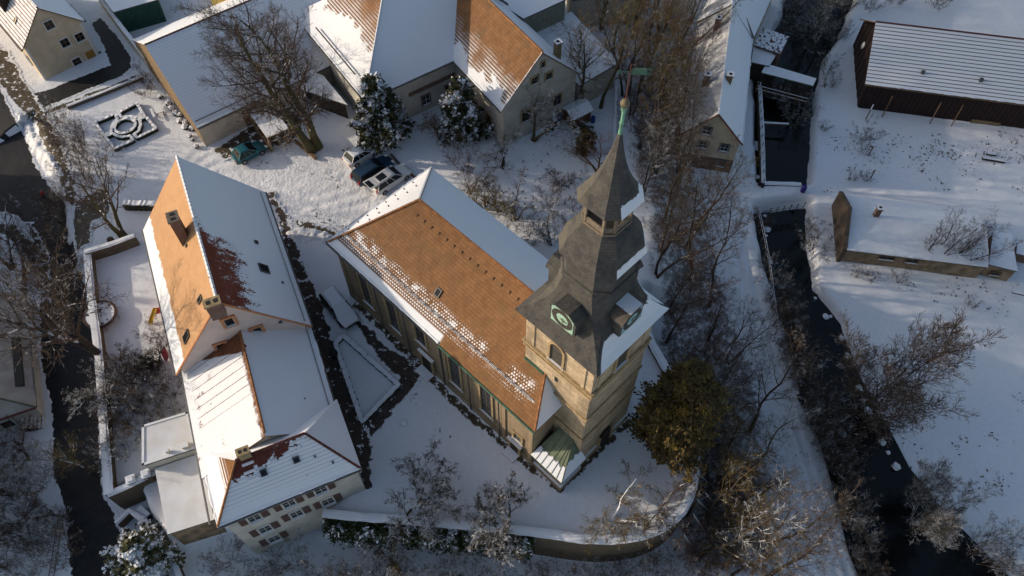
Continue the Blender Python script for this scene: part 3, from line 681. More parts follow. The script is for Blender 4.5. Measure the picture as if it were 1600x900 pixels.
# ------------------------------------------------------------------ CHURCH
def slate(name, V0=None):
    def f(t, u, v, n1, n2, rf, cf):
        a, b = V0
        n = t.noise(2.0, 4)
        return ((v - a).op('ABSOLUTE') + (n - .5) * .5 + (1 - rf.sm(0, .2)) * .12).sm(b, b - .05) * ((u + 3.35 - v * .75).sm(0, .12) if b > 1 else 1.0)
    return roofmat(name, (.040, .040, .042), (.10, .095, .086), f if V0 else None, .17, .2, .02, moss=(.10, .092, .07), dark=.75)
def church():
    f = Fr(at2(510.4, 378.3, 8.5), at2(510.4, 378.3, 8.5) + np.array([math.cos(R(-44.7)), math.sin(R(-44.7))]))
    root = empty('church', 'sandstone church with long orange tiled roof and tall slate onion tower with clocks', 'church', f.p(13, 6, 0))
    L, w, ze, zr = 24.8, 12.04, 8.5, 14.1
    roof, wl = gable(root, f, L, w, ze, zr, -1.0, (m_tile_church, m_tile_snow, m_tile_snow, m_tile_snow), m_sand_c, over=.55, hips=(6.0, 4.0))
    rA, rB = f.p(6.0, w / 2, zr + .05), f.p(20.9, w / 2, zr + .05)
    ridge_cap(roof, rA, rB, m_ridge_or); ridge_cap(roof, f.p(.1, .05, ze + .08), rA, m_ridge_or, .12); ridge_cap(roof, f.p(.1, w - .05, ze + .08), rA, m_ridge_snow, .12)
    ridge_cap(roof, f.p(L - .05, .05, ze + .08), f.p(22.9, 3.0, 11.3), m_ridge_or, .12)
    # cornice, plinth, pilasters
    m = M()
    for z, h, dpt in ((7.55, .22, .32), (7.9, .25, .45)):
        m.box(f.p(.55 - dpt, .55 - dpt, z), f.ex * (L - 1.1 + 2 * dpt), f.ey * dpt, (0, 0, h)); m.box(f.p(.55 - dpt, .56, z), f.ex * dpt, f.ey * (w - 1.1), (0, 0, h)); m.box(f.p(L - .55, .56, z), f.ex * dpt, f.ey * 2.4, (0, 0, h))
    m.build('cornice', m_sand_band, root)
    m = M(); m.box(f.p(.4, .4, -1), f.ex * (L - .8), f.ey * .2, (0, 0, 1.75)); m.box(f.p(.4, .6, -1), f.ex * .2, f.ey * (w - 1.2), (0, 0, 1.75)); m.build('plinth', m_sand_c, root)
    for s in (.62, 2.3, 13.35, 14.05, 21.0, 24.0):
        m = M(); m.box(f.p(s - .22, .43, .75), f.ex * .45, f.ey * .16, (0, 0, 6.8)); m.build('pilaster', m_sand_c, root)
    for s in (5.45, 9.2, 13.75, 17.1, 20.6):
        m = M(); m.bar(f.p(s, .33, .0), f.p(s, .33, 7.9), .06); m.build('downpipe', m_metal, root)
    gutter(root, f, 0, 14.2, -.08, 8.42, m_metal); gutter(root, f, 14.3, L, -.08, 8.42, m_copper); 
    m = M(); m.bar(f.p(-.08, 0, 8.42), f.p(-.08, w, 8.42), .09); m.build('gutter', m_metal, root)
    leaded = MT('leaded_church_glass', .25); u_, v_ = leaded.uv(); g_ = leaded.noise(3, 2)
    grid = ((u_ * 7).fr().sm(.0, .15)) * ((v_ * 5).fr().sm(.0, .12)); leaded = leaded.set(leaded.mix(grid, (.05, .045, .04), (.02, .022, .024)))
    for s in (3.65, 7.35, 15.3, 19.0): window(root, f.p(s, .55, 1.9), f.ang, 1.25, 5.2, m_trim_dark, m_sand_band, .2, (1, 5), panemat=leaded, name='tall_window')
    window(root, f.p(11.1, .55, 3.9), f.ang, 1.25, 3.2, m_trim_dark, m_sand_band, .2, (1, 3), panemat=leaded, name='upper_window')
    window(root, f.p(22.6, .55, 2.3), f.ang, .8, 1.1, m_trim_dark, m_sand_band, .2, (1, 1), name='small_window')
    for s, wd, hh in ((11.6, 1.25, 2.5), (22.4, .9, 1.5)):
        m = M(); m.box(f.p(s - wd / 2, .30, 0), f.ex * wd, f.ey * .13, (0, 0, hh)); dq = m.build('door', m_wood_dark, root)
        m = M(); m.box(f.p(s - wd / 2 - .25, .24, 0), f.ex * .25, f.ey * .2, (0, 0, hh + .1)); m.box(f.p(s + wd / 2, .24, 0), f.ex * .25, f.ey * .2, (0, 0, hh + .1)); m.box(f.p(s - wd / 2 - .35, .15, hh + .1), f.ex * (wd + .7), f.ey * .3, (0, 0, .22), 0, 1); m.build('door_frame', [m_sand_band, m_snow], dq)
        m = M(); m.box(f.p(s - wd / 2 - .2, -.6, -.1), f.ex * (wd + .4), f.ey * .85, (0, 0, .22), 0, 1); m.build('step', [m_sand_band, m_snow], root)
    # hooks, snow guard, skylight, lightning wire
    sl = math.atan2(zr - ze, w / 2)
    for i in range(17):
        s = 6.6 + i * .87; P = f.p(s, 5.25, ze + (zr - ze) * 5.25 / (w / 2)); m = M(); m.cbox(P, .09, .08, .08, f.ang); m.box(P - f.ex * .02 - f.ey * .14 - Vector((0, 0, .11)), f.ex * .05, f.ey * .14 + Vector((0, 0, .13)), (0, 0, .05)); m.build('roof_hook', m_black, root)
    for i in range(26):
        s = 1.6 + i * .82; P = f.p(s, 1.25 + .0, ze + (zr - ze) * 1.28 / (w / 2)); m = M(); m.cbox(P, .05, .05, .22, f.ang); m.build('snow_guard_bracket', m_black, root)
    m = M(); m.bar(f.p(1.0, 1.22, ze + 1.3), f.p(23.3, 1.22, ze + 1.3), .035, k=5); m.build('snow_guard_rail', m_metal, root)
    for i in range(9):
        for j in range(2):
            P = f.p(.85 + j * 1.5, 1.9 + i * 1.05 + j * .3, 0)
            s_, t_ = f.st(P); z = ze + (zr - ze) * min(s_ / 6.0, min(t_, w - t_) / (w / 2)); P.z = z
            if t_ < w - 1 - s_ and t_ > s_: m = M(); m.cbox(P, .1, .1, .14, f.ang); m.build('snow_stop', m_ridge_red, root)
    s_, t_ = 12.9, 3.4; P = f.p(0, 0, 0)
    for zz in np.arange(9, 14, .05):
        q = at(685, 457, zz); s_, t_ = f.st(q)
        if t_ < w / 2 and abs(ze + (zr - ze) * t_ / (w / 2) - zz) < .05: P = q
    skylight(root, f, P, .55, .7, f.n, sl)
    # -------- tower
    tc = (24.0, 6.05); hw = 3.1
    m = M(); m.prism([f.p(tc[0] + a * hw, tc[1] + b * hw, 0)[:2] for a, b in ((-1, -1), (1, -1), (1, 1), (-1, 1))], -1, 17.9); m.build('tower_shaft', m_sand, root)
    for z, h, dp in ((-1, 1.9, .16), (5.75, .22, .12), (9.5, .22, .12), (13.2, .16, .14), (13.75, .2, .2), (17.2, .3, .22)):
        m = M(); a = hw + dp; m.prism([f.p(tc[0] + x * a, tc[1] + y * a, 0)[:2] for x, y in ((-1, -1), (1, -1), (1, 1), (-1, 1))], z, z + h, 0, 0 if z > 0 else 1); m.build('string_course', [m_sand_band, m_snow], root)
    ang = f.ang
    T = lambda a, b, z: f.p(tc[0] + a, tc[1] + b, z)
    lou = plain('dark_louvre', (.06, .055, .05), .8, .2, 4)
    for k in range(4):   # SW, SE, NE, NW faces
        a = ang + k * math.pi / 2; ex = Vector((math.cos(a), math.sin(a), 0)); out = Vector((math.sin(a), -math.cos(a), 0)); c = T(0, 0, 0)
        P = c + out * hw + Vector((0, 0, 14.25)) + ex * (-.15)
        wn2 = window(root, P, a, 1.15, 2.45, m_trim_dark, m_sand_band, .18, (0, 0), arch=True, name='belfry_window', panemat=lou)
        if k == 0: 
            m = M(); m.box(c + out * (hw + .02) + Vector((0, 0, 11.5)) - ex * .15, ex * .28, -out * .05, (0, 0, .6)); m.build('slit_window', m_black, root)
        # pilaster lines of the belfry storey
        for x in (-2.35, 2.35):
            m = M(); m.box(c + out * (hw + .0) + ex * (x - .12) + Vector((0, 0, 13.95)), ex * .24, out * .08, (0, 0, 3.2)); m.build('pilaster', m_sand, root)
    m = M(); P = f.p(tc[0] + hw + .0, 6.1, 0)
    pts = [(-.65, 0), (.65, 0), (.65, 2.2)] + [(.65 * math.cos(math.pi * i / 6), 2.2 + .65 * math.sin(math.pi * i / 6)) for i in range(1, 6)] + [(-.65, 2.2)]
    m.face([P + f.ex * .19 + f.ey * x + Vector((0, 0, z)) for x, z in pts]); dd = m.build('tower_door', m_wood_dark, root)
    m = M(); m.box(P + f.ex * .0 + f.ey * -.9, f.ex * .26, f.ey * .22, (0, 0, 2.3)); m.box(P + f.ey * .68, f.ex * .26, f.ey * .22, (0, 0, 2.3)); m.build('door_frame', m_sand_band, dd)
    # green copper flashing where nave roof meets the tower
    m = M(); zf = ze + (zr - ze) * 2.95 / (w / 2)
    m.box(f.p(20.9, 2.78, zf - .08), f.ex * 1.95, f.ey * .2, (0, 0, .16)); m.build('flashing', m_copper, root)
    # rings
    def ring(h, c, z):
        c = max(c, .01)
        return [T(a, b, z) for a, b in ((-(h - c), -h), (h - c, -h), (h, -(h - c)), (h, h - c), (h - c, h), (-(h - c), h), (-h, h - c), (-h, -(h - c)))]
    def loft(nm, prof, mats_by_side, parent, close_under=None):
        m = M(); vv = [0.0]
        rings = [ring(h, c, z) for z, h, c in prof]
        for a, b in zip(prof[:-1], prof[1:]): vv.append(vv[-1] + math.hypot(b[0] - a[0], b[1] - a[1]))
        mats = []; 
        for j in range(len(prof) - 1):
            for i in range(8):
                k = (i + 1) % 8; A, B, C, D = rings[j][i], rings[j][k], rings[j + 1][k], rings[j + 1][i]
                mt = mats_by_side[i]
                if mt not in mats: mats.append(mt)
                wd = (B - A).length / 2; wu = (C - D).length / 2
                m.face([A, B, C, D], mats.index(mt), uv=[(-wd, vv[j]), (wd, vv[j]), (wu, vv[j + 1]), (-wu, vv[j + 1])])
        if close_under:
            z, h, c = close_under; r2 = ring(h, c, z)
            for i in range(8): k = (i + 1) % 8; m.face([rings[0][k], rings[0][i], r2[i], r2[k]], 0)
        return m.build(nm, mats, parent)
    sl0 = slate('brown_grey_slate'); s1 = slate('slate_with_snow_foot', (.0, 1.75)); s2 = slate('slate_with_snow_edge', (.22, .42)); s3 = slate('slate_with_snow_rim', (.2, .5))
    sides = lambda a, b: [a, a, b, b, b, a, a, a]
    m1 = loft('tower_roof', [(17.95, 3.68, 0), (18.35, 3.25, .02), (18.9, 2.85, .12), (19.6, 2.52, .3), (20.4, 2.28, .48), (21.3, 2.1, .62), (22.3, 2.0, .74), (23.15, 1.95, .78)], sides(sl0, s1), root, (17.8, 3.1, 0))
    loft('drum', [(23.1, 2.08, .82), (23.25, 2.02, .8), (23.3, 1.9, .76), (25.45, 1.82, .74)], [sl0] * 8, root)
    loft('bell_roof', [(25.3, 2.30, .93), (25.55, 2.22, .9), (26.0, 2.1, .86), (26.6, 1.95, .8), (27.1, 1.72, .72), (27.5, 1.45, .6), (27.8, 1.2, .5), (27.9, 1.0, .42)], sides(sl0, s2), root, (25.25, 1.8, .74))
    lan = loft('lantern_floor', [(27.8, 1.24, .5), (27.98, 1.24, .5), (28.0, .3, .12)], [m_trim_dark] * 8, root)
    r_lo, r_hi = ring(1.12, .46, 27.98), ring(1.12, .46, 29.95)
    for i in range(8):
        m = M(); m.bar(r_lo[i], r_hi[i], .11, k=4); m.build('lantern_post', m_trim_dark, root)
        j = (i + 1) % 8; m = M(); a, b = r_lo[i], r_lo[j]; d = (b - a); n = Vector((d.y, -d.x, 0)).normalized() * .04
        m.box(a - n, d, n * 2, (0, 0, .45)); m.box(a - n + Vector((0, 0, 1.6)), d, n * 2, (0, 0, .35)); m.build('lantern_panel', m_trim_dark, root)
    m = M(); m.bar(T(0, 0, 27.9), T(0, 0, 30.2), .16, k=6); m.build('king_post', m_wood_dark, root)
    sp = loft('spire', [(29.8, 1.62, .66), (30.0, 1.52, .62), (30.35, 1.33, .55), (30.9, 1.02, .42), (31.5, .76, .31), (32.3, .52, .21), (33.2, .32, .13), (34.0, .18, .07), (34.5, .11, .045)], sides(sl0, s3), root, (29.85, 1.0, .42))
    m = M(); m.bar(T(0, 0, 34.4), T(0, 0, 35.2), .12, k=10, r2=.09); m.bar(T(0, 0, 35.2), T(0, 0, 35.28), .14, k=10); m.bar(T(0, 0, 35.28), T(0, 0, 36.15), .085, k=10, r2=.1); m.bar(T(0, 0, 36.1), T(0, 0, 36.25), .16, k=10); m.build('finial_sleeve', m_copper_b, root)
    m = M(); n1_, n2_ = 14, 8; c0 = T(0, 0, 36.5); r = .24
    for i in range(n1_):
        for j in range(n2_):
            a0, a1 = 2 * math.pi * i / n1_, 2 * math.pi * (i + 1) / n1_; b0, b1 = math.pi * (j / n2_ - .5), math.pi * ((j + 1) / n2_ - .5)
            Q = [(c0 + Vector((math.cos(a) * math.cos(b), math.sin(a) * math.cos(b), math.sin(b))) * r) for a, b in ((a0, b0), (a1, b0), (a1, b1), (a0, b1))]
            if j == 0: Q = [Q[0], Q[2], Q[3]]
            if j == n2_ - 1: Q = Q[:3]
            m.face(Q, uv=[(0, 0)] * len(Q))
    m.build('finial_ball', m_gold, root, smooth=True)
    m = M(); m.bar(T(0, 0, 36.8), T(0, 0, 38.9), .035, k=6, r2=.02); va = m.build('weathervane_rod', m_brownred, root)
    V = T(0, 0, 0); m = M(); q = Vector((1, .05, 0))
    for x0, x1, z0, z1 in ((.05, .75, 38.25, 38.62),): m.box(V + Vector((x0, -.02, z0)), (x1 - x0, 0, 0), (0, .04, 0), (0, 0, z1 - z0))
    m.face([V + Vector(p) for p in ((.75, 0, 38.62), (1.1, 0, 38.60), (.9, 0, 38.52), (.75, 0, 38.45))]); m.face([V + Vector(p) for p in ((.75, 0, 38.42), (.9, 0, 38.35), (1.1, 0, 38.27), (.75, 0, 38.25))])
    m.box(V + Vector((-.45, -.015, 38.4)), (.5, 0, 0), (0, .03, 0), (0, 0, .05)); m.box(V + Vector((-.55, -.015, 38.32)), (.12, 0, 0), (0, .03, 0), (0, 0, .2)); m.build('weathervane', m_copper, root)
    # clock dormers
    for k in range(4):
        a = ang + k * math.pi / 2; ex = Vector((math.cos(a), math.sin(a), 0)); out = Vector((math.sin(a), -math.cos(a), 0)); c = T(0, 0, 0)
        wd, z0, z1, rise, D = 1.08, 19.25, 21.2, .42, 3.1
        arc = [(-1.24, z1 - .28), (-1.08, z1 - .02), (-.58, z1 + .38), (.58, z1 + .38), (1.08, z1 - .02), (1.24, z1 - .28)]
        m = M(); P = lambda x, y, z: c + ex * x + out * y + Vector((0, 0, z))
        m.face([P(-wd, D, z0), P(wd, D, z0), P(wd, D, z1 - .05), P(.5, D, z1 + .3), P(-.5, D, z1 + .3), P(-wd, D, z1 - .05)], 0)
        for sg in (-1, 1): m.face([P(sg * wd, D, z0), P(sg * wd, D, z1), P(sg * wd, D - 1.8, z1), P(sg * wd, D - .9, z0)], 0)
        m.face([P(-wd, D, z0), P(wd, D, z0), P(wd, D - .9, z0), P(-wd, D - .9, z0)], 0)
        dm = m.build('clock_dormer', sl0, root)
        m = M()
        for (x0, za), (x1, zb_) in zip(arc[:-1], arc[1:]):
            m.face([P(x0, D + .18, za), P(x1, D + .18, zb_), P(x1, D - 1.9, zb_), P(x0, D - 1.9, za)], 0)
            m.face([P(x0, D + .18, za), P(x0, D + .18, za - .12), P(x1, D + .18, zb_ - .12), P(x1, D + .18, zb_)], 0)
            m.face([P(x0, D + .18, za - .12), P(x0, D - .0, za - .12), P(x1, D, zb_ - .12), P(x1, D + .18, zb_ - .12)], 0)
        rf_ = m.build('dormer_roof', sl0 if k in (0, 3) else [plain('slate_under_snow_patch', (.08, .07, .06), .8, .3, 3, snow=.8, snz=.93, patch=1.4)], dm, smooth=False)
        # face: copper panel, dark ring, light centre, hands
        zc = 20.3; hs = .93
        m = M(); m.box(P(-hs, D, zc - hs), ex * 2 * hs, out * .04, (0, 0, 2 * hs)); cf_ = m.build('clock_face', plain('pale_green_clock_panel', (.30, .46, .37), .75, .2, 5) if k in (0, 3) else plain('blue_green_clock_panel', (.26, .42, .42), .5, .15, 5), root)
        m = M(); K = 28
        for i in range(K):
            t0, t1 = 2 * math.pi * i / K, 2 * math.pi * (i + 1) / K
            A = [P(rr * math.sin(t), D + .055, zc + rr * math.cos(t)) for t, rr in ((t0, .50), (t1, .50), (t1, .88), (t0, .88))]; m.face(A)
        m.build('dial_ring', plain('dark_dial_ring', (.055, .05, .045), .6, .2, 4), cf_)
        m = M()
        for i in range(12):
            t = 2 * math.pi * i / 12; e1 = ex * math.cos(t) - Vector((0, 0, math.sin(t))); e2 = ex * math.sin(t) + Vector((0, 0, math.cos(t)))
            o_ = P(0, D + .06, zc) + e2 * .60 - e1 * .018; m.box(o_, e1 * .036, e2 * .18, out * .012)
        m.build('numeral', m_gold, cf_)
        for ln, t, wd2 in ((.62, R(172), .05), (.42, R(95), .07)):
            e1 = ex * math.cos(t) - Vector((0, 0, math.sin(t))); e2 = ex * math.sin(t) + Vector((0, 0, math.cos(t))); m = M(); m.box(P(0, D + .08, zc) - e2 * .14 - e1 * wd2 / 2, e1 * wd2, e2 * (ln + .14), out * .02); m.build('clock_hand', m_gold, cf_)
    # copper porch on the south corner
    m = M(); cu0, cu1 = 24.0, 27.55; v0, v1 = .35, 3.0
    m.prism([f.p(a, b, 0)[:2] for a, b in ((24.25, .65), (27.3, .65), (27.3, 3.0), (24.25, 3.0))], -1, 2.5); m.build('porch_wall', m_sand_c, root)
    pA, pB, pC = f.p(24.26, .3, 2.5), f.p(27.65, .3, 2.5), f.p(27.65, 3.2, 2.5); t2, t1 = f.p(26.3, 2.95, 4.6), f.p(24.85, 2.95, 4.6)
    def psn(t, u, v, n1, n2, rf, cf): return (v + (n2 - .5) * .5 + ((u * (1 / .62)).fr() - .5).op('ABSOLUTE') * .5).sm(1.35, 1.2)
    pc = MT('copper_sheet_with_snow_foot', .5); pu, pv = pc.uv(); nn = pc.noise(3, 3); mk = (pv + (nn - .5) * .5 + ((pu * (1 / .62)).fr() - .5).op('ABSOLUTE') * .4).sm(1.25, 1.12)
    pcol = pc.mix(pc.noise(1.2, 4).sm(.35, .65), (.10, .13, .085), (.17, .20, .12)); pm_ = pc.set(pc.mix(mk, pcol, SNOW), .5, bump=mk, dist=.1)
    m = M(); m.solid([([pA, pB, t2, t1], 0, pA, f.ex), ([pB, pC, t2], 0, pB, f.ey)], .12); po = m.build('porch_roof', [pm_, m_copper, m_wood], root)
    m = M()
    for i in range(1, 6):
        a = pA.lerp(pB, i / 6); b = (t1.lerp(t2, max(0, min(1, (i / 6 * 3.39 - .59) / 1.45)))); m.bar(a + Vector((0, 0, .03)), b + Vector((0, 0, .03)), .03, k=4)
    m.bar(pB + Vector((0, 0, .03)), t2 + Vector((0, 0, .03)), .05, k=5); m.build('roof_seam', m_copper_seam, po)
    m = M(); m.prism([f.p(a, b, 0)[:2] for a, b in ((24.1, .45), (27.5, .45), (27.5, 3.0), (24.1, 3.0))], -1, .7, 0, 1); m.build('porch_plinth', [m_sand_c, m_snow], root)
    return root, f
CH, FC = church()
# ------------------------------------------------------------------ other buildings
def sn_rows(amt=.8, duty=.16, thinc=.0):
    def f(t, u, v, n1, n2, rf, cf):
        m = (n1 * .5 + n2 * .5).sm(.22 + thinc, .36 + thinc)
        return m * (1 - rf.sm(duty, duty * .4) * amt)
    return f
m_roof_rows = roofmat('dark_red_roof_with_snow_rows', (.07, .03, .025), (.11, .05, .04), sn_rows(.95, .3), .42, .25, .05)
m_roof_faint = roofmat('tiled_roof_under_even_snow', (.12, .05, .035), (.18, .08, .05), sn_rows(.25, .12), .36, .22, .03)
m_roof_thin = roofmat('grey_sheet_roof_thin_snow', (.22, .20, .18), (.30, .27, .25), sn_rows(.4, .15, .08), 60, .30, .03)
m_roof_fr1 = roofmat('orange_tiles_snow_melting_up', orange_a, orange_b, sn_fringe(4.2, 1.3), .32, .22, .045)
m_roof_fr2 = roofmat('orange_tiles_snow_at_eave', orange_a, orange_b, sn_fringe(1.6, .7), .32, .22, .045, moss=(.12, .08, .04))
m_roof_beige = roofmat('orange_roof_snow_in_rows', orange_a, orange_b, sn_rows(.95, .45, .10), .4, .22, .05)
m_leafy = plain('snow_with_red_leaf_litter', (.10, .025, .02), .9, .4, 3, snow=.45, snz=.1, patch=3.2)
m_thinroof = MT('flat_roof_even_snow', .65); _n = m_thinroof.noise(.7, 4); _u, _v = m_thinroof.uv()
m_thinroof = m_thinroof.set(m_thinroof.mix((_u * (1 / 1.1)).fr().sm(.03, .0) * .25, m_thinroof.mix(_n.sm(.3, .7), SNOW, (.70, .69, .68)), (.4, .37, .33)), .7, bump=_n, dist=.05)
def parsonage():
    A = at2(487, 510, 6.0); B = at2(415, 303, 6.0); f = Fr(A, B); f.L = 16.0; w = 11.25; ze, zr = 6.0, 13.3
    root = empty('parsonage', 'steep-roofed old house, orange west slope and snowy brick-red east slope, beside the church', 'house', f.p(8, w / 2, 0))
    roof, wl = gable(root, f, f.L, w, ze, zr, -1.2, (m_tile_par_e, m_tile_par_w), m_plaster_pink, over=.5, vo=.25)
    ridge_cap(roof, f.p(0, w / 2, zr + .06), f.p(f.L, w / 2, zr + .06), m_ridge_snow, .15)
    pitch = math.atan2(zr - ze, w / 2); al = f.ang - math.pi / 2
    for px, py in ((358, 502), (402, 516), (346, 541)):
        t, z = f.on_s(px, py, .25); window(root, f.p(.25, t, z - .55), al, .75, 1.05, m_trim_w, m_trim_or, .2, (0, 0), name='gable_window')
    t, z = f.on_s(436, 505, .25); m = M(); m.box(f.p(.22, t, z), -f.ey * .3, -f.ex * .06, (0, 0, .3)); m.build('vent', m_metal, root)
    def onroof(px, py, near):
        best = None
        for zz in np.arange(ze, zr, .03):
            q = at(px, py, zz); s, t = f.st(q); zt = ze + (zr - ze) * (t if near else w - t) / (w / 2); e = abs(zt - zz)
            if best is None or e < best[0]: best = (e, Vector((q.x, q.y, zt)))
        return best[1]
    for px, py, nr, a, b in ((412, 420, 1, .9, 1.0), (400, 379, 1, .35, .35), (313, 468, 0, .5, .7), (292, 526, 0, .75, 1.1), (292, 384, 0, .2, .25), (441, 442, 1, .15, .2)):
        P = onroof(px, py, nr); skylight(root, f, P, a, b, f.n if nr else -f.n, pitch)
    P = onroof(288, 371, 0); chimney(root, P + Vector((0, 0, -.8)), 1.0, .75, 3.4, f.ang, m_brick, m_trim_dark, snow=False, flues=2)
    P = onroof(338, 484, 0); chimney(root, P + Vector((0, 0, -.8)), 1.1, .65, 1.8, f.ang + math.pi / 2, m_brick, m_sand_band, snow=False, flues=2)
    gutter(root, f, 0, f.L, -.06, ze - .1, m_metal); gutter(root, f, 0, f.L, w + .06, ze - .1, m_metal)
    m = M(); m.bar(f.p(.3, .35, ze + .62), f.p(15.6, .35, ze + .62), .03, k=4); m.build('snow_guard_rail', m_metal, root)
    m = M(); m.bar(f.p(.02, 0, ze - .05), f.p(.02, w / 2, zr - .05), .09, k=4); m.bar(f.p(.02, w / 2, zr - .05), f.p(.02, w, ze - .05), .09, k=4); m.build('verge_board', m_trim_or, root)
    for s in (2.5, 6, 9.5, 13):
        for z in (.9, 3.6): window(root, f.p(s, w - .5, z), f.ang + math.pi, 1.0, 1.5, m_trim_w, m_trim_or, .16, (1, 1))
        for z in (.9, 3.6): window(root, f.p(s, .5, z), f.ang, 1.0, 1.5, m_trim_w, m_trim_or, .16, (1, 1))
    return f, root
FP, PAR = parsonage()
def wing():
    f2 = Fr(at2(339.8, 824.7, 5.3), at2(564.5, 732.9, 5.3)); L, w, ze, zr = 11.0, 6.3, 5.3, 8.1
    root = empty('corner_house', 'cream house with hipped snowy brown-red roofs and brown shutters, south of the steep-roofed house', 'house', f2.p(5, 3, 0))
    roof, wl = gable(root, f2, L, w, ze + .012, zr + .012, -4.2, (m_tile_wing_s, m_tile_snow, m_tile_wing_w, m_tile_snow), m_plaster_yel, over=.4, hips=(2.9, 2.9), roofname='south_roof', wallname='south_wall')
    ra, rb = f2.p(2.9, w / 2, zr + .07), f2.p(8.1, w / 2, zr + .07)
    ridge_cap(roof, ra, rb, m_ridge_red); ridge_cap(roof, f2.p(.05, .05, ze + .1), ra, m_ridge_or, .11); ridge_cap(roof, f2.p(L - .05, .05, ze + .1), rb, m_ridge_red, .11); ridge_cap(roof, f2.p(L - .05, w - .05, ze + .1), rb, m_snow, .08)
    A = at2(521, 626, 5.3); B = at2(487, 513, 5.3); f1 = Fr(A, B); w1 = 10.9; L1 = f1.L + .15; rt = .5 * (f1.dist(378, 530, 8.1) + f1.dist(420, 694, 8.1))
    r1, w1l = gable(root, f1, L1, w1, ze, zr + .35, -2.0, (m_tile_snow, m_tile_stripe), m_plaster_yel, rt=rt, over=.5, vo=.2, s0=-2.6, roofname='north_roof', wallname='north_wall')
    ridge_cap(r1, f1.p(-2.3, rt, zr + .42), f1.p(L1, rt, zr + .42), m_ridge_or, .12)
    for a, b in ((f1.p(L1 + .05, 0, ze), f1.p(L1 + .05, rt, zr + .4)), (f1.p(L1 + .05, rt, zr + .4), f1.p(L1 + .05, w1, ze))):
        m = M(); m.bar(a, b, .2, k=4); m.build('barge_board', m_brownred, root)
    gutter(root, f2, 0, L, -.06, ze - .05, m_metal); gutter(root, f1, -w, L1, -.05, ze - .06, m_metal); gutter(root, f1, -w, L1, w1 + .05, ze - .06, m_metal)
    m = M(); m.bar(f1.p(-5.8, .4, ze + .35), f1.p(L1 - .3, .4, ze + .35), .03, k=4); m.build('snow_guard_rail', m_metal, root)
    # facade windows
    for px, py, hh in ((397, 808.5, 1.25), (451, 786, 1.25), (501, 764.6, 1.25), (414, 826, 1.35), (463, 802, 1.35), (512, 782.5, 1.35), (428, 840.5, 1.35)):
        s, z = f2.on_t(px, py, .4); window(root, f2.p(s, .4, z - hh / 2), f2.ang, .95, hh, m_trim_w, m_trim_w, .06, (1, 1), shutters=m_shutter)
    # chimneys, roof windows
    def onr(fr, ww, rtt, z1, px, py, near=True):
        best = None
        for zz in np.arange(ze, z1, .02):
            q = at(px, py, zz); s, t = fr.st(q); zt = ze + (z1 - ze) * (t / rtt if near else (ww - t) / (ww - rtt)); e = abs(zt - zz)
            if best is None or e < best[0]: best = (e, Vector((q.x, q.y, zt)))
        return best[1]
    P = onr(f2, w, w / 2, zr, 384, 712); chimney(root, P + Vector((0, 0, -.6)), .8, .48, 1.3, f2.ang, m_sand_band, m_sand_band, snow=False, flues=2)
    pt = math.atan2(zr - ze, w / 2)
    for px, py, a, b in ((412, 738, .5, .55), (463, 718, .5, .5), (520, 722, .15, .2), (492, 713, .15, .15)): skylight(root, f2, onr(f2, w, w / 2, zr, px, py), a, b, f2.n, pt)
    for px, py in ((388, 727), (391, 740), (396, 751)):
        P = onr(f2, w, w / 2, zr, px, py); m = M(); m.box(P - f2.ex * .4 + Vector((0, 0, .05)), f2.ex * .85, f2.ey * .16, (0, 0, .16), 0, 0); m.build('roof_step', m_snow, root)
    p1 = math.atan2(zr - ze, w1 - rt)
    for px, py, a, b in ((374, 635, .5, .6), (394, 652, .5, .6)): skylight(root, f1, onr(f1, w1, rt, zr, px, py, False), a, b, -f1.n, p1, m_copper_seam)
    p1 = math.atan2(zr - ze, rt); skylight(root, f1, onr(f1, w1, rt, zr, 410, 557), .55, .5, f1.n, p1)
    P = onr(f1, w1, rt, zr, 384, 544); m = M(); m.bar(P, P + Vector((0, 0, .4)), .14, k=8); m.build('vent_pipe', m_brownred, root)
    P = onr(f1, w1, rt, zr, 477, 624); m = M(); m.bar(P, P + Vector((0, 0, .25)), .05, k=6); m.build('vent_pipe', m_black, root)
    # north gable wall facing the steep house is hidden; east windows
    for s in (1.5, 4.5):
        for z in (.6, 3.0): window(root, f1.p(s, .5, z), f1.ang, .95, 1.4, m_trim_w, m_trim_w, .06, (1, 1), shutters=m_shutter)
    return f1, f2, root
F1, F2, WING = wing()
def flat(name, label, cat, px, zt, zb, wall, top, parapet=.0, over=.12, world=None, zs=None):
    pts = world or [tuple(at2(*p, zt if zs is None else zs[i])) for i, p in enumerate(px)]
    P = np.array(pts); c = P.mean(0); root = empty(name, label, cat, (c[0], c[1], zb))
    Z = zs or [zt] * len(pts)
    m = M(); ins = [c + (p - c) * (1 - over / np.linalg.norm(p - c) * 1.4) for p in P]
    for i in range(len(ins)):
        j = (i + 1) % len(ins); m.face([(*ins[i], zb), (*ins[j], zb), (*ins[j], Z[j] - .12), (*ins[i], Z[i] - .12)])
    m.build('wall', wall, root)
    m = M(); tp = [(*pts[i], Z[i]) for i in range(len(pts))]; d = P[1] - P[0]
    m.solid([(tp, 0, tp[0], (d[0], d[1], 0))], .16); m.build('roof', [top, m_metal, m_wood], root)
    if parapet:
        for i in range(len(pts)):
            j = (i + 1) % len(pts); a, b = P[i], P[j]; e = (b - a) / np.linalg.norm(b - a); nn = np.array([-e[1], e[0]]); nn = nn if (c - a) @ nn > 0 else -nn
            q = M(); q.box((*a, Z[i] - .1), (*(b - a), Z[j] - Z[i]), (*(nn * .2), 0), (0, 0, parapet + .1), 0, 1); q.build('parapet', [wall, m_snow], root)
    return root
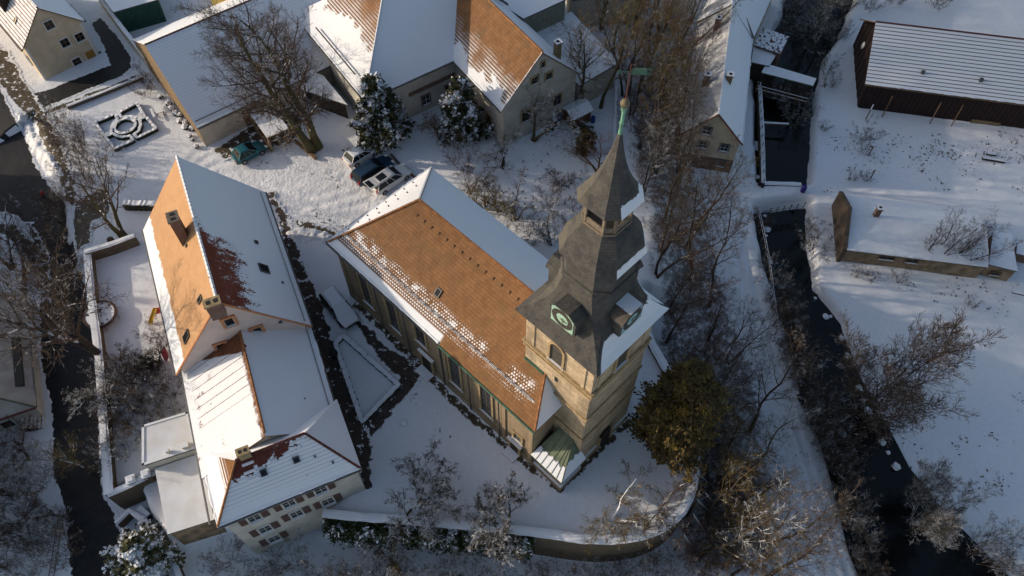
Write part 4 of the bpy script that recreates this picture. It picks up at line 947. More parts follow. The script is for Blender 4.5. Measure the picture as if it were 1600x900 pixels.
an1 = flat('flat_roofed_annexe', 'yellowish flat-roofed annexe with a small roof vent, the northern and higher of two', 'annexe', [(308.3, 700), (293.3, 643.3), (221.7, 665), (221.7, 728.3)], 2.7, -2.2, m_plaster_yel, m_thinroof, .06)
for (px, py), s in (((291, 697), .5), ((263, 706), .28)):
    P = at(px, py, 2.75); m = M(); m.cbox(P, s, s, .35, .3, 0, 1); m.build('roof_vent', [m_plaster_grey, m_snow], an1)
an2 = flat('low_flat_annexe', 'low annexe under a broad flat snowy sheet roof, beside the south-west hip', 'annexe', [(335, 811.7), (311.7, 708.3), (241.7, 732.3), (261.7, 835)], 1.6, -3.2, m_half, m_thinroof, 0)
# beige gabled house, upper left
def beige():
    d = at2(0, 33, 4.7) - at2(36.7, 76.7, 4.7); A = at2(133, 33.3, 4.7); f = Fr(A, A + d); f.L = 15; w = 7.4; ze, zr = 4.7, 8.4
    root = empty('gabled_house', 'beige gabled house with an ochre door and four windows facing the parterre garden', 'house', f.p(5, w / 2, -.6))
    roof, wl = gable(root, f, f.L, w, ze, zr, -1.6, (m_tile_snow, m_roof_beige), m_plaster_beige, over=.35, vo=.3)
    al = f.ang - math.pi / 2
    for px, py in ((76.3, 38), (101, 66), (124, 57), (120, 96)):
        t, z = f.on_s(px, py, .3); window(root, f.p(.3, t, z - .55), al, .95, 1.05, m_wood, m_trim_w, .12, (1, 1))
    t, z = f.on_s(144, 91, .3); m = M(); m.box(f.p(.24, t + .45, z - 1.0), -f.ey * .95, f.ex * .05, (0, 0, 2.05)); d_ = m.build('door', plain('ochre_door', (.30, .15, .03), .5, .15, 4), root)
    m = M(); m.box(f.p(.10, t + .7, z - 1.15), -f.ey * 1.5, f.ex * .2, (0, 0, .14), 0, 1); m.build('step', [m_plaster_grey, m_snow], root)
    t, z = f.on_s(154, 84, .3); m = M(); m.box(f.p(.22, t, z), -f.ey * .35, f.ex * .06, (0, 0, .25)); m.build('letter_box', m_metal, root)
    for t in (.42, w - .60): m = M(); m.box(f.p(.26, t, -1.6), f.ey * .25, f.ex * .05, (0, 0, 6.1)); m.build('corner_strip', m_trim_w, root)
    ridge_cap(roof, f.p(0, w / 2, zr + .05), f.p(f.L, w / 2, zr + .05), m_ridge_snow)
    gutter(root, f, 0, 15, -.05, ze - .05, m_metal); gutter(root, f, 0, 15, w + .05, ze - .05, m_metal)
    P = f.p(3.2, w - 1.4, ze + 1.4); skylight(root, f, P, .5, .7, -f.n, math.atan2(zr - ze, w / 2))
    m = M(); m.cbox(f.p(6.5, w - 1.9, ze + 1.2), 1.6, 1.6, 1.8, f.ang, 0, 1); m.build('dormer', [m_wood_dark, m_snow], root)
    for s in (3, 7): window(root, f.p(s, w - .35, 1), f.ang + math.pi, .95, 1.2, m_wood, m_trim_w, .12, (1, 1))
beige()
def stonebarn():
    A = at2(308, 201, 3); f = Fr(A, at2(410, 153, 3)); f.L = 23; w = 17.6; ze, zr = 3.0, 8.1
    root = empty('stone_barn', 'long barn with golden rubble-stone gable and even snow on its roof, beside the parterre', 'barn', f.p(9, 8, 0))
    roof, wl = gable(root, f, f.L, w, ze, zr, -1.2, (m_roof_faint, m_roof_faint), m_plaster_grey, over=.3, vo=.12, gabwall=m_stone)
    ridge_cap(roof, f.p(0, w / 2, zr + .02), f.p(f.L, w / 2, zr + .02), m_ridge_red, .1)
    m = M(); m.bar(f.p(.2, .5, ze + .5), f.p(11, .5, ze + .5), .06, k=4); m.build('snow_guard_rail', m_metal, root); gutter(root, f, 0, 23, -.06, ze - .08, m_metal)
    m = M(); m.box(f.p(5, .27, 0), f.ex * 3, -f.ey * .05, (0, 0, 2.3)); m.build('barn_door', m_wood, root)
stonebarn()
def big1():
    f = Fr(at2(570, 158, 5.5), at2(716, 92, 5.5)); w = 17; ze, zr = 5.5, 12.5
    root = empty('courtyard_house', 'large house with blue-white snowy slope and sunlit hip end behind the snowy conifer', 'house', f.p(7, 8, 0))
    roof, wl = gable(root, f, 14.5, w, ze, zr, -1, (m_tile_snow, m_tile_snow, m_roof_fr1), m_plaster_yel, over=.45, hips=(8.5, 0), vo=.1)
    m = M(); m.bar(f.p(.03, .03, ze + .1), f.p(8.5, w / 2, zr + .06), .1, k=6); m.build('ridge_cap', m_ridge_snow, roof)
    s, z = f.on_t(672, 135, .45); m = M(); m.box(f.p(5.2, .42, 3.0), f.ex * 6, -f.ey * .0 + f.ey * -.06, (0, 0, .5)); m.build('brick_band', m_brick, root)
    for s in (7.2, 10.2): window(root, f.p(s, .45, .9), f.ang, .95, 1.3, m_trim_w, m_trim_dark, .12, (1, 1))
    gutter(root, f, 0, 11.4, -.06, ze - .08, m_metal)
    m = M(); m.bar(f.p(-.06, 0, ze - .08), f.p(-.06, w, ze - .08), .09); m.build('gutter', m_metal, root)
    m = M(); m.box(f.p(.6, 3.0, ze + 1.0), f.ex * .12, f.ey * 9, (0, 0, .12)); m.build('snow_guard_rail', m_metal, root)
big1()
def big2():
    f = Fr(at2(700, 87, 5.5), at2(772, 163, 5.5)); w = 10.1; ze, zr = 5.5, 10.7; s0 = -9.5; L = 10.3
    root = empty('orange_roofed_house', 'pale gabled house with bright orange tiled slope above the orchard', 'house', f.p(5, 5, 0))
    roof, wl = gable(root, f, L, w, ze, zr, -1, (m_roof_fr2, m_tile_snow), m_plaster_grey, over=.35, vo=.15, s0=s0)
    ridge_cap(roof, f.p(s0, w / 2, zr + .05), f.p(L, w / 2, zr + .05), m_ridge_or, .13)
    al = f.ang + math.pi / 2
    for px, py, a, b in ((835, 125, .8, .9), (857, 118, .8, .9), (870, 156, 1.0, 1.5), (821, 181, 1.0, 1.4)):
        t, z = f.on_s(px, py, L - .15); window(root, f.p(L - .15, t, z - b / 2), al, a, b, m_wood, m_sand_band, .14, (1, 1))
    t, z = f.on_s(848, 100, L - .15); window(root, f.p(L - .15, t, z - .4), al, .45, .8, m_wood, m_sand_band, .1, (0, 1))
    t, z = f.on_t(760, 165, .35)[0], 2
    for s in (4.5, 7.5): window(root, f.p(s, .35, 1.2), f.ang, .9, 1.5, m_wood, m_sand_band, .12, (1, 1))
    P = f.p(8.6, w - 1.9, ze + 1.6); chimney(root, P, .6, .6, 2.2, f.ang, m_stone, m_trim_dark, snow=True)
    m = M(); 
    for q in range(2):
        a = f.p(-3.6 + q * 1.1, w / 2 + .3, zr - .1); b = f.p(-2.6 + q * .9, w - 1.2, ze + 1.6); m.box(a, b - a, f.ex * .22, (0, 0, .35))
    m.build('roof_ladder', m_metal, root, )
    m = M(); a, b = f.p(-.6, 0.2, ze + .4), f.p(-7.5, w / 2, zr + .9); m.box(a, b - a, (f.ey * .3), (0, 0, .5)); m.build('gable_parapet', m_wood_dark, root)
    gutter(root, f, -9, L, -.06, ze - .08, m_metal)
big2()
flat('rear_annexe', 'low annexe under plain snow behind the orange-roofed house', 'annexe', [(905, 134), (967, 98), (893, 18), (820, 45)], 3.6, -1.5, m_plaster_grey, m_snow, 0)
flat('upper_hall', 'grey-green walled hall with snowy roof at the top edge of the picture', 'hall', [(818, 29), (886, -2), (860, -70), (740, -70), (742, -20)], 6.5, -1, plain('grey_green_cladding', (.20, .21, .17), .8, .15, 2), m_snow, 0)
flat('plain_grey_outbuilding', 'plain grey building on the top edge between the hall and the wood', 'building', [(893, 0), (1000, -10), (1000, -80), (880, -80)], 4.2, -1.5, m_plaster_grey, m_snow, 0)
def mill():
    f = Fr(at2(1160, 226.7, 1.5), at2(1176, 63.3, 1.5)); w = 6.6; ze, zr = 1.5, 5.2
    root = empty('mill_house', 'long narrow mill house with snowy roof and brick base beside the mill pond', 'house', f.p(8, 3, -3))
    roof, wl = gable(root, f, 21, w, ze, zr, -4.2, (m_tile_snow, m_roof_thin), m_plaster_beige, over=.3, vo=.2)
    al = f.ang - math.pi / 2
    for px, py in ((1104.5, 204), (1098.5, 225.5), (1132, 230.5), (1125.5, 254)):
        t, z = f.on_s(px, py, .2); window(root, f.p(.2, t, z - .5), al, .85, 1.0, m_trim_w, m_metal, .1, (1, 0 if py > 240 else 1))
    t, z = f.on_s(1120, 247, .2); m = M(); m.box(f.p(.20, .3, -4.2), f.ex * -.05, f.ey * (w - .6), (0, 0, z + 4.2)); m.build('brick_base', m_brick, root)
    for a, b in ((f.p(-.02, 0, ze), f.p(-.02, w / 2, zr)), (f.p(-.02, w / 2, zr), f.p(-.02, w, ze))): m = M(); m.bar(a, b, .1, k=4); m.build('barge_board', m_brownred, root)
    for s, t, mt, hh in ((15.3, w - 2.0, m_brick, 2.0), (6.2, w - 1.7, m_brick, 1.9), (6.2, w / 2 - .7, m_stone, 1.3)):
        zz = ze + (zr - ze) * min(t, w - t) / (w / 2); chimney(root, f.p(s, t, zz - .5), .6, .6, hh, f.ang, mt, mt)
    m = M(); m.bar(f.p(0, w / 2, zr + .04), f.p(21, w / 2, zr + .04), .1, k=6); m.build('ridge_cap', m_snow, roof)
    g = Fr(at2(1177, 61, 1.6), at2(1206, -4, 1.6))
    r2 = empty('mill_wing', 'snow-roofed wing at the far end of the mill house, cut by the top edge', 'house', g.p(3, 2, -3))
    gable(r2, g, 14, 7.0, 1.6, 5.3, -4.4, (m_tile_snow, m_tile_snow), m_plaster_beige, over=.25, vo=.1)
    m = M(); m.bar(g.p(0, 0, 1.75), f.p(21.0, w / 2, zr + .1), .12, k=5); m.build('valley_flashing', m_metal, r2)
mill()
flat('leaf_strewn_shed', 'small square shed with red-brown leaves showing through its snowy roof above the millrace', 'shed', [(1219, 84), (1233, 57), (1193, 43), (1178, 70)], -.2, -5.2, m_brick, m_leafy, 0)
flat('pond_side_shed', 'snow-covered lean-to shed between the mill house and the roofed footbridge', 'shed', [(1202, 103), (1212, 87), (1178, 66), (1174, 97)], -.6, -4.6, m_wood_dark, m_snow, 0)
def roofed_bridge():
    a, b, c, d = [at2(*p, -.9) for p in ((1190, 112), (1271, 133), (1275, 124), (1197, 101))]
    ce = (a + b + c + d) / 4; root = empty('roofed_footbridge', 'dark timber roofed footbridge with snow on its roof across the mill pond', 'bridge', (ce[0], ce[1], -3.2))
    m = M(); P = [(*a, -1.0), (*b, -1.0), (*c, -.75), (*d, -.75)]; m.solid([(P, 0, P[0], (*(b - a), 0))], .16); m.build('roof', [m_snow, m_copper_seam, m_wood_dark], root)
    e = (b - a) / np.linalg.norm(b - a); n = np.array([-e[1], e[0]]); L = np.linalg.norm(b - a)
    m = M(); m.box((*(a - n * 1.2), -3.1), (*(e * L), 0), (*(n * 2.6), 0), (0, 0, .18)); m.build('deck', m_wood_dark, root)
    for i in range(5):
        for t in (-.2, 1.2): q = a + e * (.2 + (L - .4) * i / 4) + n * t; m = M(); m.cbox((*q, -4.9 if i in (0, 2, 4) else -3.0), .14, .14, 3.9 if i in (0, 2, 4) else 2.0, 0); m.build('post', m_wood_dark, root)
    for z in (-2.1, -2.6): q = a - n * 1.2; m = M(); m.box((*q, z), (*(e * L), 0), (*(n * .08), 0), (0, 0, .1), 0, 1); m.build('rail', [m_wood, m_snow], root)
    for i in range(6): q = a - n * 1.16 + e * (L * i / 5 * .98 + .05); m = M(); m.cbox((*q, -3.1), .09, .09, 1.1, 0); m.build('rail_post', m_wood, root)
roofed_bridge()
m_barnred = plain('dark_red_brown_boards', (.028, .015, .012), .85, .3, 5)
def darkbarn():
    f = Fr(at2(1351.7, 132.3, .5), at2(1583.3, 161.7, .5)); w = 11.8; ze, zr = .5, 4.6
    root = empty('timber_barn', 'big dark timber barn with rows of snow on its ribbed roof, upper right', 'barn', f.p(9, 6, -3))
    gable(root, f, 24, w, ze, zr, -4.6, (m_roof_rows, m_roof_rows), m_barnred, over=.25, vo=.55)
    m = M(); m.box(f.p(.45, .12, -4.6), f.ex * 23, f.ey * .16, (0, 0, 1.4)); m.build('plinth', m_stone_g, root)
    # boards on the near wall
    for i in range(46):
        s = .6 + i * .5; m = M(); m.box(f.p(s, .17 + (i % 3) * .02, -3.1), f.ex * .44, f.ey * .1, (0, 0, 3.4)); m.build('board', m_barnred, root)
    for i in range(22):
        t = .35 + i * .51; zt = ze + (zr - ze) * min(t, w - t - .4) / (w / 2) - .35; m = M(); m.box(f.p(.46 + (i % 3) * .02, t, -4.5), f.ex * .08, f.ey * .45, (0, 0, zt + 4.5)); m.build('board', m_barnred, root)
    t, z = f.on_s(1349, 71, .3); P = f.p(.3, t, z); m = M(); m.bar(P, P - f.ex * .06 + Vector((0, 0, .01)), .42, k=14); m.build('round_sign', m_trim_w, root)
    for px, py in ((1441, 115), (1532, 127)):
        for zz in np.arange(.6, 4.5, .03):
            q = at(px, py, zz); t = f.st(q)[1]
            if abs(ze + (zr - ze) * t / (w / 2) - zz) < .03: m = M(); m.cbox(q, .35, .3, .4, f.ang, 0, 0); m.build('roof_vent', m_metal, root); break
    for s in (3.2, 8.6, 11.0): m = M(); m.bar(f.p(s, -.9, -3.4), f.p(s + .3, .0, -.6), .07, k=5); m.build('prop', m_wood, root)
    m = M(); m.bar(f.p(-.02, w / 2, zr + .04), f.p(24, w / 2, zr + .04), .1, k=5); m.build('ridge_cap', m_brownred, root)
    s, z = f.on_t(1550, 190, .1); m = M(); m.box(f.p(13.2, .05, -4.6), f.ex * 3.2, f.ey * .1, (0, 0, 2.0)); m.build('brick_infill', m_stone, root)
darkbarn()
def lowb():
    f = Fr(at2(1321, 391, -1.3), at2(1544, 418, -1.3)); w = 7.4; ze, zr = -1.3, -.1
    root = empty('long_low_stable', 'long low outbuilding under smooth snow with a brick chimney, right of the stream', 'outbuilding', f.p(7, 4, -3.4))
    gable(root, f, f.L, w, ze, zr, -5, (m_snow, m_snow), m_half, over=.2, vo=.1)
    m = M(); pts = [(0, -5), (w, -5), (w, ze + .5), (w / 2, zr + 1.1), (0, ze + .1)]
    A = [f.p(-.25, t, z) for t, z in pts]; B = [f.p(.15, t, z) for t, z in pts]; m.face(A); m.face(B[::-1])
    for i in range(5): m.face([A[i], B[i], B[(i + 1) % 5], A[(i + 1) % 5]])
    m.build('gable_parapet', masonry('dark_gable_stone', (.12, .085, .06), (.09, .065, .05), (.14, .12, .10), .5, .2, st=.5), root)
    for t in (1.5, 4.6): m = M(); m.box(f.p(-.3, t, -2.9), f.ey * .4, f.ex * .06, (0, 0, .6)); m.build('vent_opening', m_black, root)
    s, t = f.st(at(1368, 337, -.2)); chimney(root, f.p(s, t, -.9), .5, .5, 1.9, f.ang, m_brick, m_brick)
    for px, py, a in ((1386, 402, 1.4), (1425, 407, 1.1)): s, z = f.on_t(px, py, .2); window(root, f.p(s, .2, z - .3), f.ang, a, .6, m_wood, m_wood, .05, (1, 0))
    m = M(); m.box(f.p(-.1, .0, -5), f.ex * f.L, f.ey * .18, (0, 0, 1.4)); m.build('brick_base', m_brick, root)
    r2 = flat('ochre_shed', 'ochre shed with wide window joined to the east end of the long low outbuilding', 'shed', [(1545, 413), (1590, 424), (1581, 365), (1552, 361)], -1.7, -5, m_half, m_snow, 0, .1, zs=[-1.5, -1.5, -1.3, -1.3])
    window(r2, f.p(f.L + 1.4, .45, -2.9), f.ang, 1.0, .5, m_wood, m_wood, .05, (1, 0))
lowb()
flat('tool_shed', 'brown-red little shed just right of the ochre shed', 'shed', [(1588, 396), (1612, 402), (1608, 380), (1590, 378)], -2.0, -5, m_brick, m_wood_snow, 0)
def gardenshed():
    P = [at2(*p, 1.75) for p in ((876.7, 167.7), (895, 188.3), (928.3, 171.7), (910, 151))]; c = sum(P) / 4
    root = empty('garden_shed', 'brown board garden shed with snowy roof beside the orchard wall', 'shed', (c[0], c[1], 0))
    e = (P[1] - P[0]) / np.linalg.norm(P[1] - P[0]); n = (P[2] - P[1]) / np.linalg.norm(P[2] - P[1]); mid0 = (P[0] + P[1]) / 2; mid1 = (P[2] + P[3]) / 2
    r0, r1 = (*mid0, 2.15), (*mid1, 2.15); q = [(*p, 1.7) for p in P]
    m = M(); m.solid([([q[0], r0, r1, q[3]], 0, q[0], (*n, 0)), ([q[1], q[2], r1, r0], 3, q[1], (*n, 0))], .1); m.build('roof', [m_snow, m_wood, m_wood, m_snow], root)
    ins = [c + (p - c) * .84 for p in P]; bw = plain('brown_board', (.12, .065, .03), .8, .25, 5)
    for i in range(4):
        a, b = ins[i], ins[(i + 1) % 4]; k = 8; d = (b - a) / k
        for j in range(k): m = M(); m.box((*(a + d * j), 0), (*(d * .93), 0), (*(np.array([-d[1], d[0]]) * .15), 0), (0, 0, 1.62 + (.30 * (1 - abs(j - 3.5) / 4) if i in (0, 2) else 0))); m.build('board', bw, root)
gardenshed()
def carport():
    P = [at2(*p, 2.1) for p in ((388, 175), (417.5, 216), (451.8, 201.3), (422, 165.6))]; c = sum(P) / 4
    root = empty('carport', 'pale timber carport with thin snow on its roof under the big bare tree', 'shelter', (c[0], c[1], 0)); wd = plain('pale_timber', (.36, .30, .19), .8, .15, 4)
    q = [(*p, 2.2) for p in P]; m = M(); m.solid([(q, 0, q[0], (*(P[1] - P[0]), 0))], .12); m.build('roof', [plain('thin_snow_on_felt', (.16, .14, .12), .8, .2, 3, snow=.75, patch=3.5), wd, m_wood], root)
    ins = [c + (p - c) * .93 for p in P]
    for p in ins: m = M(); m.cbox((*p, -.2), .18, .18, 2.3, .7); m.build('post', wd, root)
    for i in range(4): a, b = ins[i], ins[(i + 1) % 4]; m = M(); m.bar((*a, 1.98), (*b, 1.98), .09, k=4); m.build('beam', wd, root)
    a, b = ins[0], ins[1]; 
    for k in range(7): p = a + (b - a) * (k + .5) / 7; m = M(); m.box((*(p - .13), 0), (.02, .02, 0), (*((b - a) / 7 * .95), 0), (0, 0, 1.3)); m.build('side_board', m_wood, root)
carport()
def leanto():
    P = [((478, 126), 3.0), ((545, 163), 2.2), ((509, 122), 3.0), ((480, 90), 3.4)]
    pts = [((472, 140), 2.3), ((543, 164), 2.3), ((505, 118), 3.2), ((440, 95), 3.2)]
    W_ = [tuple(at2(*p, z)) for p, z in pts]
    flat('open_lean_to', 'dark open lean-to with thin snow on its roof behind the carport', 'shelter', None, 0, -.2, m_wood_dark, plain('thin_snow_on_sheet', (.17, .14, .12), .8, .2, 3, snow=.7, patch=2.5), 0, .25, world=W_, zs=[z for p, z in pts])
leanto()
flat('green_walled_shed', 'dark green shed with a broad snowy roof at the top edge behind the garden wall', 'shed', [(177, 19), (247, -1), (225, -60), (140, -30)], 3.2, -1, plain('dark_green_boards', (.02, .06, .05), .7, .3, 4), m_snow, 0)
def yellowhouse():
    A = at2(372, 8, 3.5); f = Fr(A, at2(400, -12, 3.5)); root = empty('yellow_house', 'sunlit yellow house glimpsed behind the stone barn ridge', 'house', f.p(3, 3, 0))
    gable(root, f, 7, 6, 3.5, 6, -1, (m_roof_fr2, m_tile_snow), plain('yellow_render', (.42, .32, .10), .8, .15, 2), over=.3, vo=.2)
    window(root, f.p(3, .3, 1), f.ang, .8, 1.1, m_wood, m_trim_w, .1, (1, 1))
yellowhouse()
def lefthouse():
    # roof cut by the left edge
    zt = .1; B = at2(55, 636, zt); A = at2(38, 455, zt); f = Fr(B, A); f.L = 13; w = 11
    root = empty('left_edge_house', 'house with thin frost on its greyish roof, cut off by the left edge', 'house', f.p(6, 5, -2))
    rf = MT('frosted_beige_roof', .85); n_ = rf.noise(.9, 5); rf = rf.set(rf.mix(n_.sm(.3, .7), (.40, .37, .33), (.30, .27, .235)), .85, bump=n_, dist=.03)
    roof, wl = gable(root, f, f.L, w, zt, zt + 2.6, -3.6, (rf, rf, rf, rf), m_plaster_grey, over=.3, hips=(3.0, 0), vo=.2)
    s, t = f.st(at(40, 552, zt + .4)); m = M(); m.box(f.p(2.3, .55, zt + .22), f.ex * 5.2, f.ey * .75, (0, 0, .36), 0, 0); m.build('roof_light_band', m_black, root)
    m = M(); m.bar(f.p(-.05, -.05, zt - .05), f.p(-.05, w, zt - .05), .11, k=6); m.build('gutter', m_brownred, root); gutter(root, f, 0, 13, -.07, zt - .05, m_metal)
    m = M(); m.bar(f.p(.02, .02, zt + .05), f.p(3, w / 2, zt + 2.85), .08, k=5); m.build('hip_ridge', m_copper_seam, roof)
    window(root, f.p(.3, 3, -2), f.ang - math.pi / 2, 1, 1.2, m_wood, m_trim_w, .1, (1, 1))
lefthouse()

def outside_house(A, L, w, ze, zr, label):  # unseen houses, added to cast shade over the road and lane
    f = Fr(np.array(A), np.array(A) + np.array([.12, 1.0])); f.L = L; root = empty('added_shade_house', label, 'house', f.p(L / 2, w / 2, -2))
    roof, wl = gable(root, f, L, w, ze, zr, -3.5, (m_tile_snow, m_roof_beige), m_plaster_beige, over=.4, vo=.3)
    ridge_cap(roof, f.p(0, w / 2, zr + .05), f.p(L, w / 2, zr + .05), m_ridge_snow); chimney(root, f.p(L * .3, w / 2, zr - .6), .7, .7, 1.8, f.ang, m_brick)
    for s in (2, 5.5, 9):
        for z in (-.8, 2.0): window(root, f.p(s, .4, z), f.ang, 1.0, 1.3, m_trim_w, m_trim_w, .1, (1, 1)); window(root, f.p(s, w - .4, z), f.ang + math.pi, 1.0, 1.3, m_trim_w, m_trim_w, .1, (1, 1))
outside_house((-63.5, 37.0), 21, 10, 4.6, 9.4, 'unseen house added beyond the left edge to shade the dark road')
outside_house((-49.5, 11.0), 16, 9, 3.6, 7.6, 'unseen house added beyond the lower left corner to shade the lane')
# ------------------------------------------------------------------ vegetation
def unit(a): return a / np.maximum(np.linalg.norm(a, axis=-1, keepdims=True), 1e-9)
def frames(t):
    ref = np.where(np.abs(t[..., 2:3]) < .9, np.array([0, 0, 1.0]), np.array([1.0, 0, 0])); n = unit(np.cross(t, ref)); return n, np.cross(t, n)
def grow_level(rng, P, Rr, ratio, per, ang, t0, t1, npts, wig, up, rr, absl=None, lenvar=.3, tipfall=.5, hspread=1.0):
    """P (M,n,3) parents, R (M,n) radii -> children polylines"""
    Mn, n, _ = P.shape; N = Mn * per; pi = np.repeat(np.arange(Mn), per)
    t = t0 + (t1 - t0) * ((np.tile(np.arange(per), Mn) + rng.random(N)) / per)
    x = t * (n - 1); i0 = np.minimum(x.astype(int), n - 2); f = (x - i0)[:, None]
    base = P[pi, i0] * (1 - f) + P[pi, i0 + 1] * f; rb = Rr[pi, i0] * (1 - f[:, 0]) + Rr[pi, i0 + 1] * f[:, 0]
    tan = unit(P[pi, i0 + 1] - P[pi, i0]); nn, bb = frames(tan)
    plen = np.linalg.norm(np.diff(P, axis=1), axis=2).sum(1)[pi]
    L = (plen * ratio if absl is None else np.full(N, absl)) * (1 - tipfall * t) * (1 + lenvar * (rng.random(N) * 2 - 1))
    az = np.tile(np.arange(per) * 2.4, Mn) + rng.random(N) * 1.2 + pi * 1.7; a = ang * (1 + .25 * (rng.random(N) * 2 - 1))
    d = tan * np.cos(a)[:, None] + (nn * np.cos(az)[:, None] + bb * np.sin(az)[:, None]) * np.sin(a)[:, None]
    d[:, 2] *= hspread; d = unit(d)
    pts = [base]; rad = [np.minimum(rb * .8, rb * rr + .002)]
    for k in range(1, npts):
        d = unit(d + wig * rng.normal(size=(N, 3)) + np.array([0, 0, up / npts])); pts.append(pts[-1] + d * (L / (npts - 1))[:, None]); rad.append(rad[0] * (1 - .75 * k / (npts - 1)))
    return np.stack(pts, 1), np.stack(rad, 1)
def tubes(lst, ks):
    V = []; Fc = []; off = 0
    for (P, Rr), k in zip(lst, ks):
        Mn, n, _ = P.shape; t = np.empty_like(P); t[:, 1:-1] = P[:, 2:] - P[:, :-2]; t[:, 0] = P[:, 1] - P[:, 0]; t[:, -1] = P[:, -1] - P[:, -2]
        nn, bb = frames(unit(t)); a = np.arange(k) * 2 * np.pi / k
        ring = P[:, :, None] + Rr[:, :, None, None] * (nn[:, :, None] * np.cos(a)[None, None, :, None] + bb[:, :, None] * np.sin(a)[None, None, :, None])
        V.append(ring.reshape(-1, 3)); idx = np.arange(Mn * n * k).reshape(Mn, n, k) + off; nx_ = np.roll(idx, -1, 2)
        Fc.append(np.stack([idx[:, :-1], nx_[:, :-1], nx_[:, 1:], idx[:, 1:]], -1).reshape(-1, 4)); off += Mn * n * k
    return np.concatenate(V), np.concatenate(Fc)
def npmesh(name, V, Fq, mats, smooth=True, mi=None):
    me = bpy.data.meshes.new(name); me.vertices.add(len(V)); me.vertices.foreach_set('co', V.astype(np.float32).ravel())
    k = Fq.shape[1]; me.loops.add(Fq.size); me.loops.foreach_set('vertex_index', Fq.astype(np.int32).ravel()); me.polygons.add(len(Fq)); me.polygons.foreach_set('loop_start', np.arange(len(Fq)) * k)
    if smooth: me.polygons.foreach_set('use_smooth', np.ones(len(Fq), bool))
    for m in (mats if isinstance(mats, (list, tuple)) else [mats]): me.materials.append(m)
    if mi is not None: me.polygons.foreach_set('material_index', mi.astype(np.int32))
    me.update(); return me
def bark(name, a, b, snow=.5, snz=.35, tint=None):
    t = MT(name, .9); n = t.noise(5, 4); n2 = t.noise(.8, 2); col = t.mix(n.sm(.3, .7), a, b)
    if tint: col = t.mix(n2.sm(.5, .65) * .7, col, tint)
    m = t.nz().sm(snz, snz + .3) * t.noise(1.7, 3).sm(.66 - snow * .5, .74 - snow * .5)
    return t.set(t.mix(m, col, SNOW), .9)
bk_dark = bark('dark_bark', (.035, .026, .020), (.085, .065, .048), .42)
bk_brown = bark('brown_twigs', (.060, .042, .032), (.12, .085, .062), .2)
bk_red = bark('reddish_twigs', (.085, .047, .035), (.15, .085, .065), .18)
bk_gold = bark('golden_green_and_sunlit_twigs', (.085, .06, .025), (.17, .12, .045), .18)  # own twig colour on some trees, painted sunlight on those of the wood
bk_snowy = bark('snow_laden_twigs', (.050, .042, .028), (.10, .08, .055), .38, .25)
bk_moss = bark('mossy_bark', (.06, .055, .025), (.11, .085, .045), .3, tint=(.09, .10, .03))
def make_tree(seed, H, trunk_r, stems, L1, L2, L3, L4, crown_r, t0=.3, up=.35, lean=0.0, wig=.12, stemsplay=.25, base=0.0, ang1=.9, twr=.009):
    """returns (trunk V,F), (crown V,F): stems, then four levels of branches, child counts L1..L4"""
    rng = np.random.default_rng(seed); n0 = 9
    P0 = np.zeros((stems, n0, 3)); R0 = np.zeros((stems, n0))
    for s in range(stems):
        az = s * 2.4 + rng.random() * 1.2; sp = stemsplay * (0 if stems == 1 else (.5 + rng.random() * .7)); d = np.array([math.cos(az) * sp + lean, math.sin(az) * sp, 1.0]); d /= np.linalg.norm(d)
        h = H * (1 - .2 * rng.random() * (stems > 1)); p = np.array([math.cos(az) * base, math.sin(az) * base, -.3]); P0[s, 0] = p
        for k in range(1, n0):
            d = d + wig * rng.normal(size=3) * [1, 1, .3]; d[2] = max(d[2], .35); d /= np.linalg.norm(d); p = p + d * (h + .3) / (n0 - 1); P0[s, k] = p
        tt = np.linspace(0, 1, n0); R0[s] = trunk_r / (stems ** .35) * (1 - .86 * tt ** .9) * (1 + .35 * np.exp(-tt * 14))
    a1 = grow_level(rng, P0, R0, 0, L1, ang1, t0, 1.0, 7, wig * .9, up, .55, absl=crown_r, tipfall=.45)
    a2 = grow_level(rng, *a1, .55, L2, .75, .2, 1, 5, wig * 1.2, up * .6, .55)
    a3 = grow_level(rng, *a2, .55, L3, .75, .15, 1, 4, wig * 1.4, up * .4, .6)
    a4 = grow_level(rng, *a3, .62, L4, .7, .1, 1, 3, wig * 1.5, up * .3, .6)
    a3 = (a3[0], np.maximum(a3[1], twr * .9)); a4 = (a4[0], np.maximum(a4[1], twr * .6)); a2 = (a2[0], np.maximum(a2[1], twr * 1.3))
    return tubes([(P0, R0)], [8]), tubes([a1, a2, a3, a4], [6, 4, 3, 3])
bk_limb = bark('golden_limbs_thick_snow', (.09, .06, .025), (.16, .11, .05), 1.1, -.1)
PROTO = {}
def proto(key, *a, **k):
    (V, Fq), (V2, F2_) = make_tree(*a, **k); PROTO[key] = ((V, Fq), (V2, F2_))
proto('linden', 11, 19, .62, 2, 17, 9, 8, 6, 7.2, t0=.2, up=.5, stemsplay=.2, base=.3, twr=.012)
for i in range(2): proto('orchard%d' % i, 90 + i, 3.5, .17, 3, 9, 9, 7, 5, 2.9, t0=.3, up=.3, stemsplay=.75, wig=.22, base=.1, ang1=1.1, twr=.016)
proto('fan', 95, 8.5, .13, 5, 14, 8, 7, 4, 3.6, t0=.25, up=.75, stemsplay=.45, base=.2, ang1=.65, wig=.06, twr=.011)
proto('spread', 14, 13.0, .42, 2, 14, 8, 7, 5, 6.8, t0=.3, up=.35, stemsplay=.28, base=.2, twr=.011)
proto('yard', 13, 9.5, .32, 2, 11, 6, 6, 4, 4.4, t0=.3, up=.35, stemsplay=.35, base=.15)
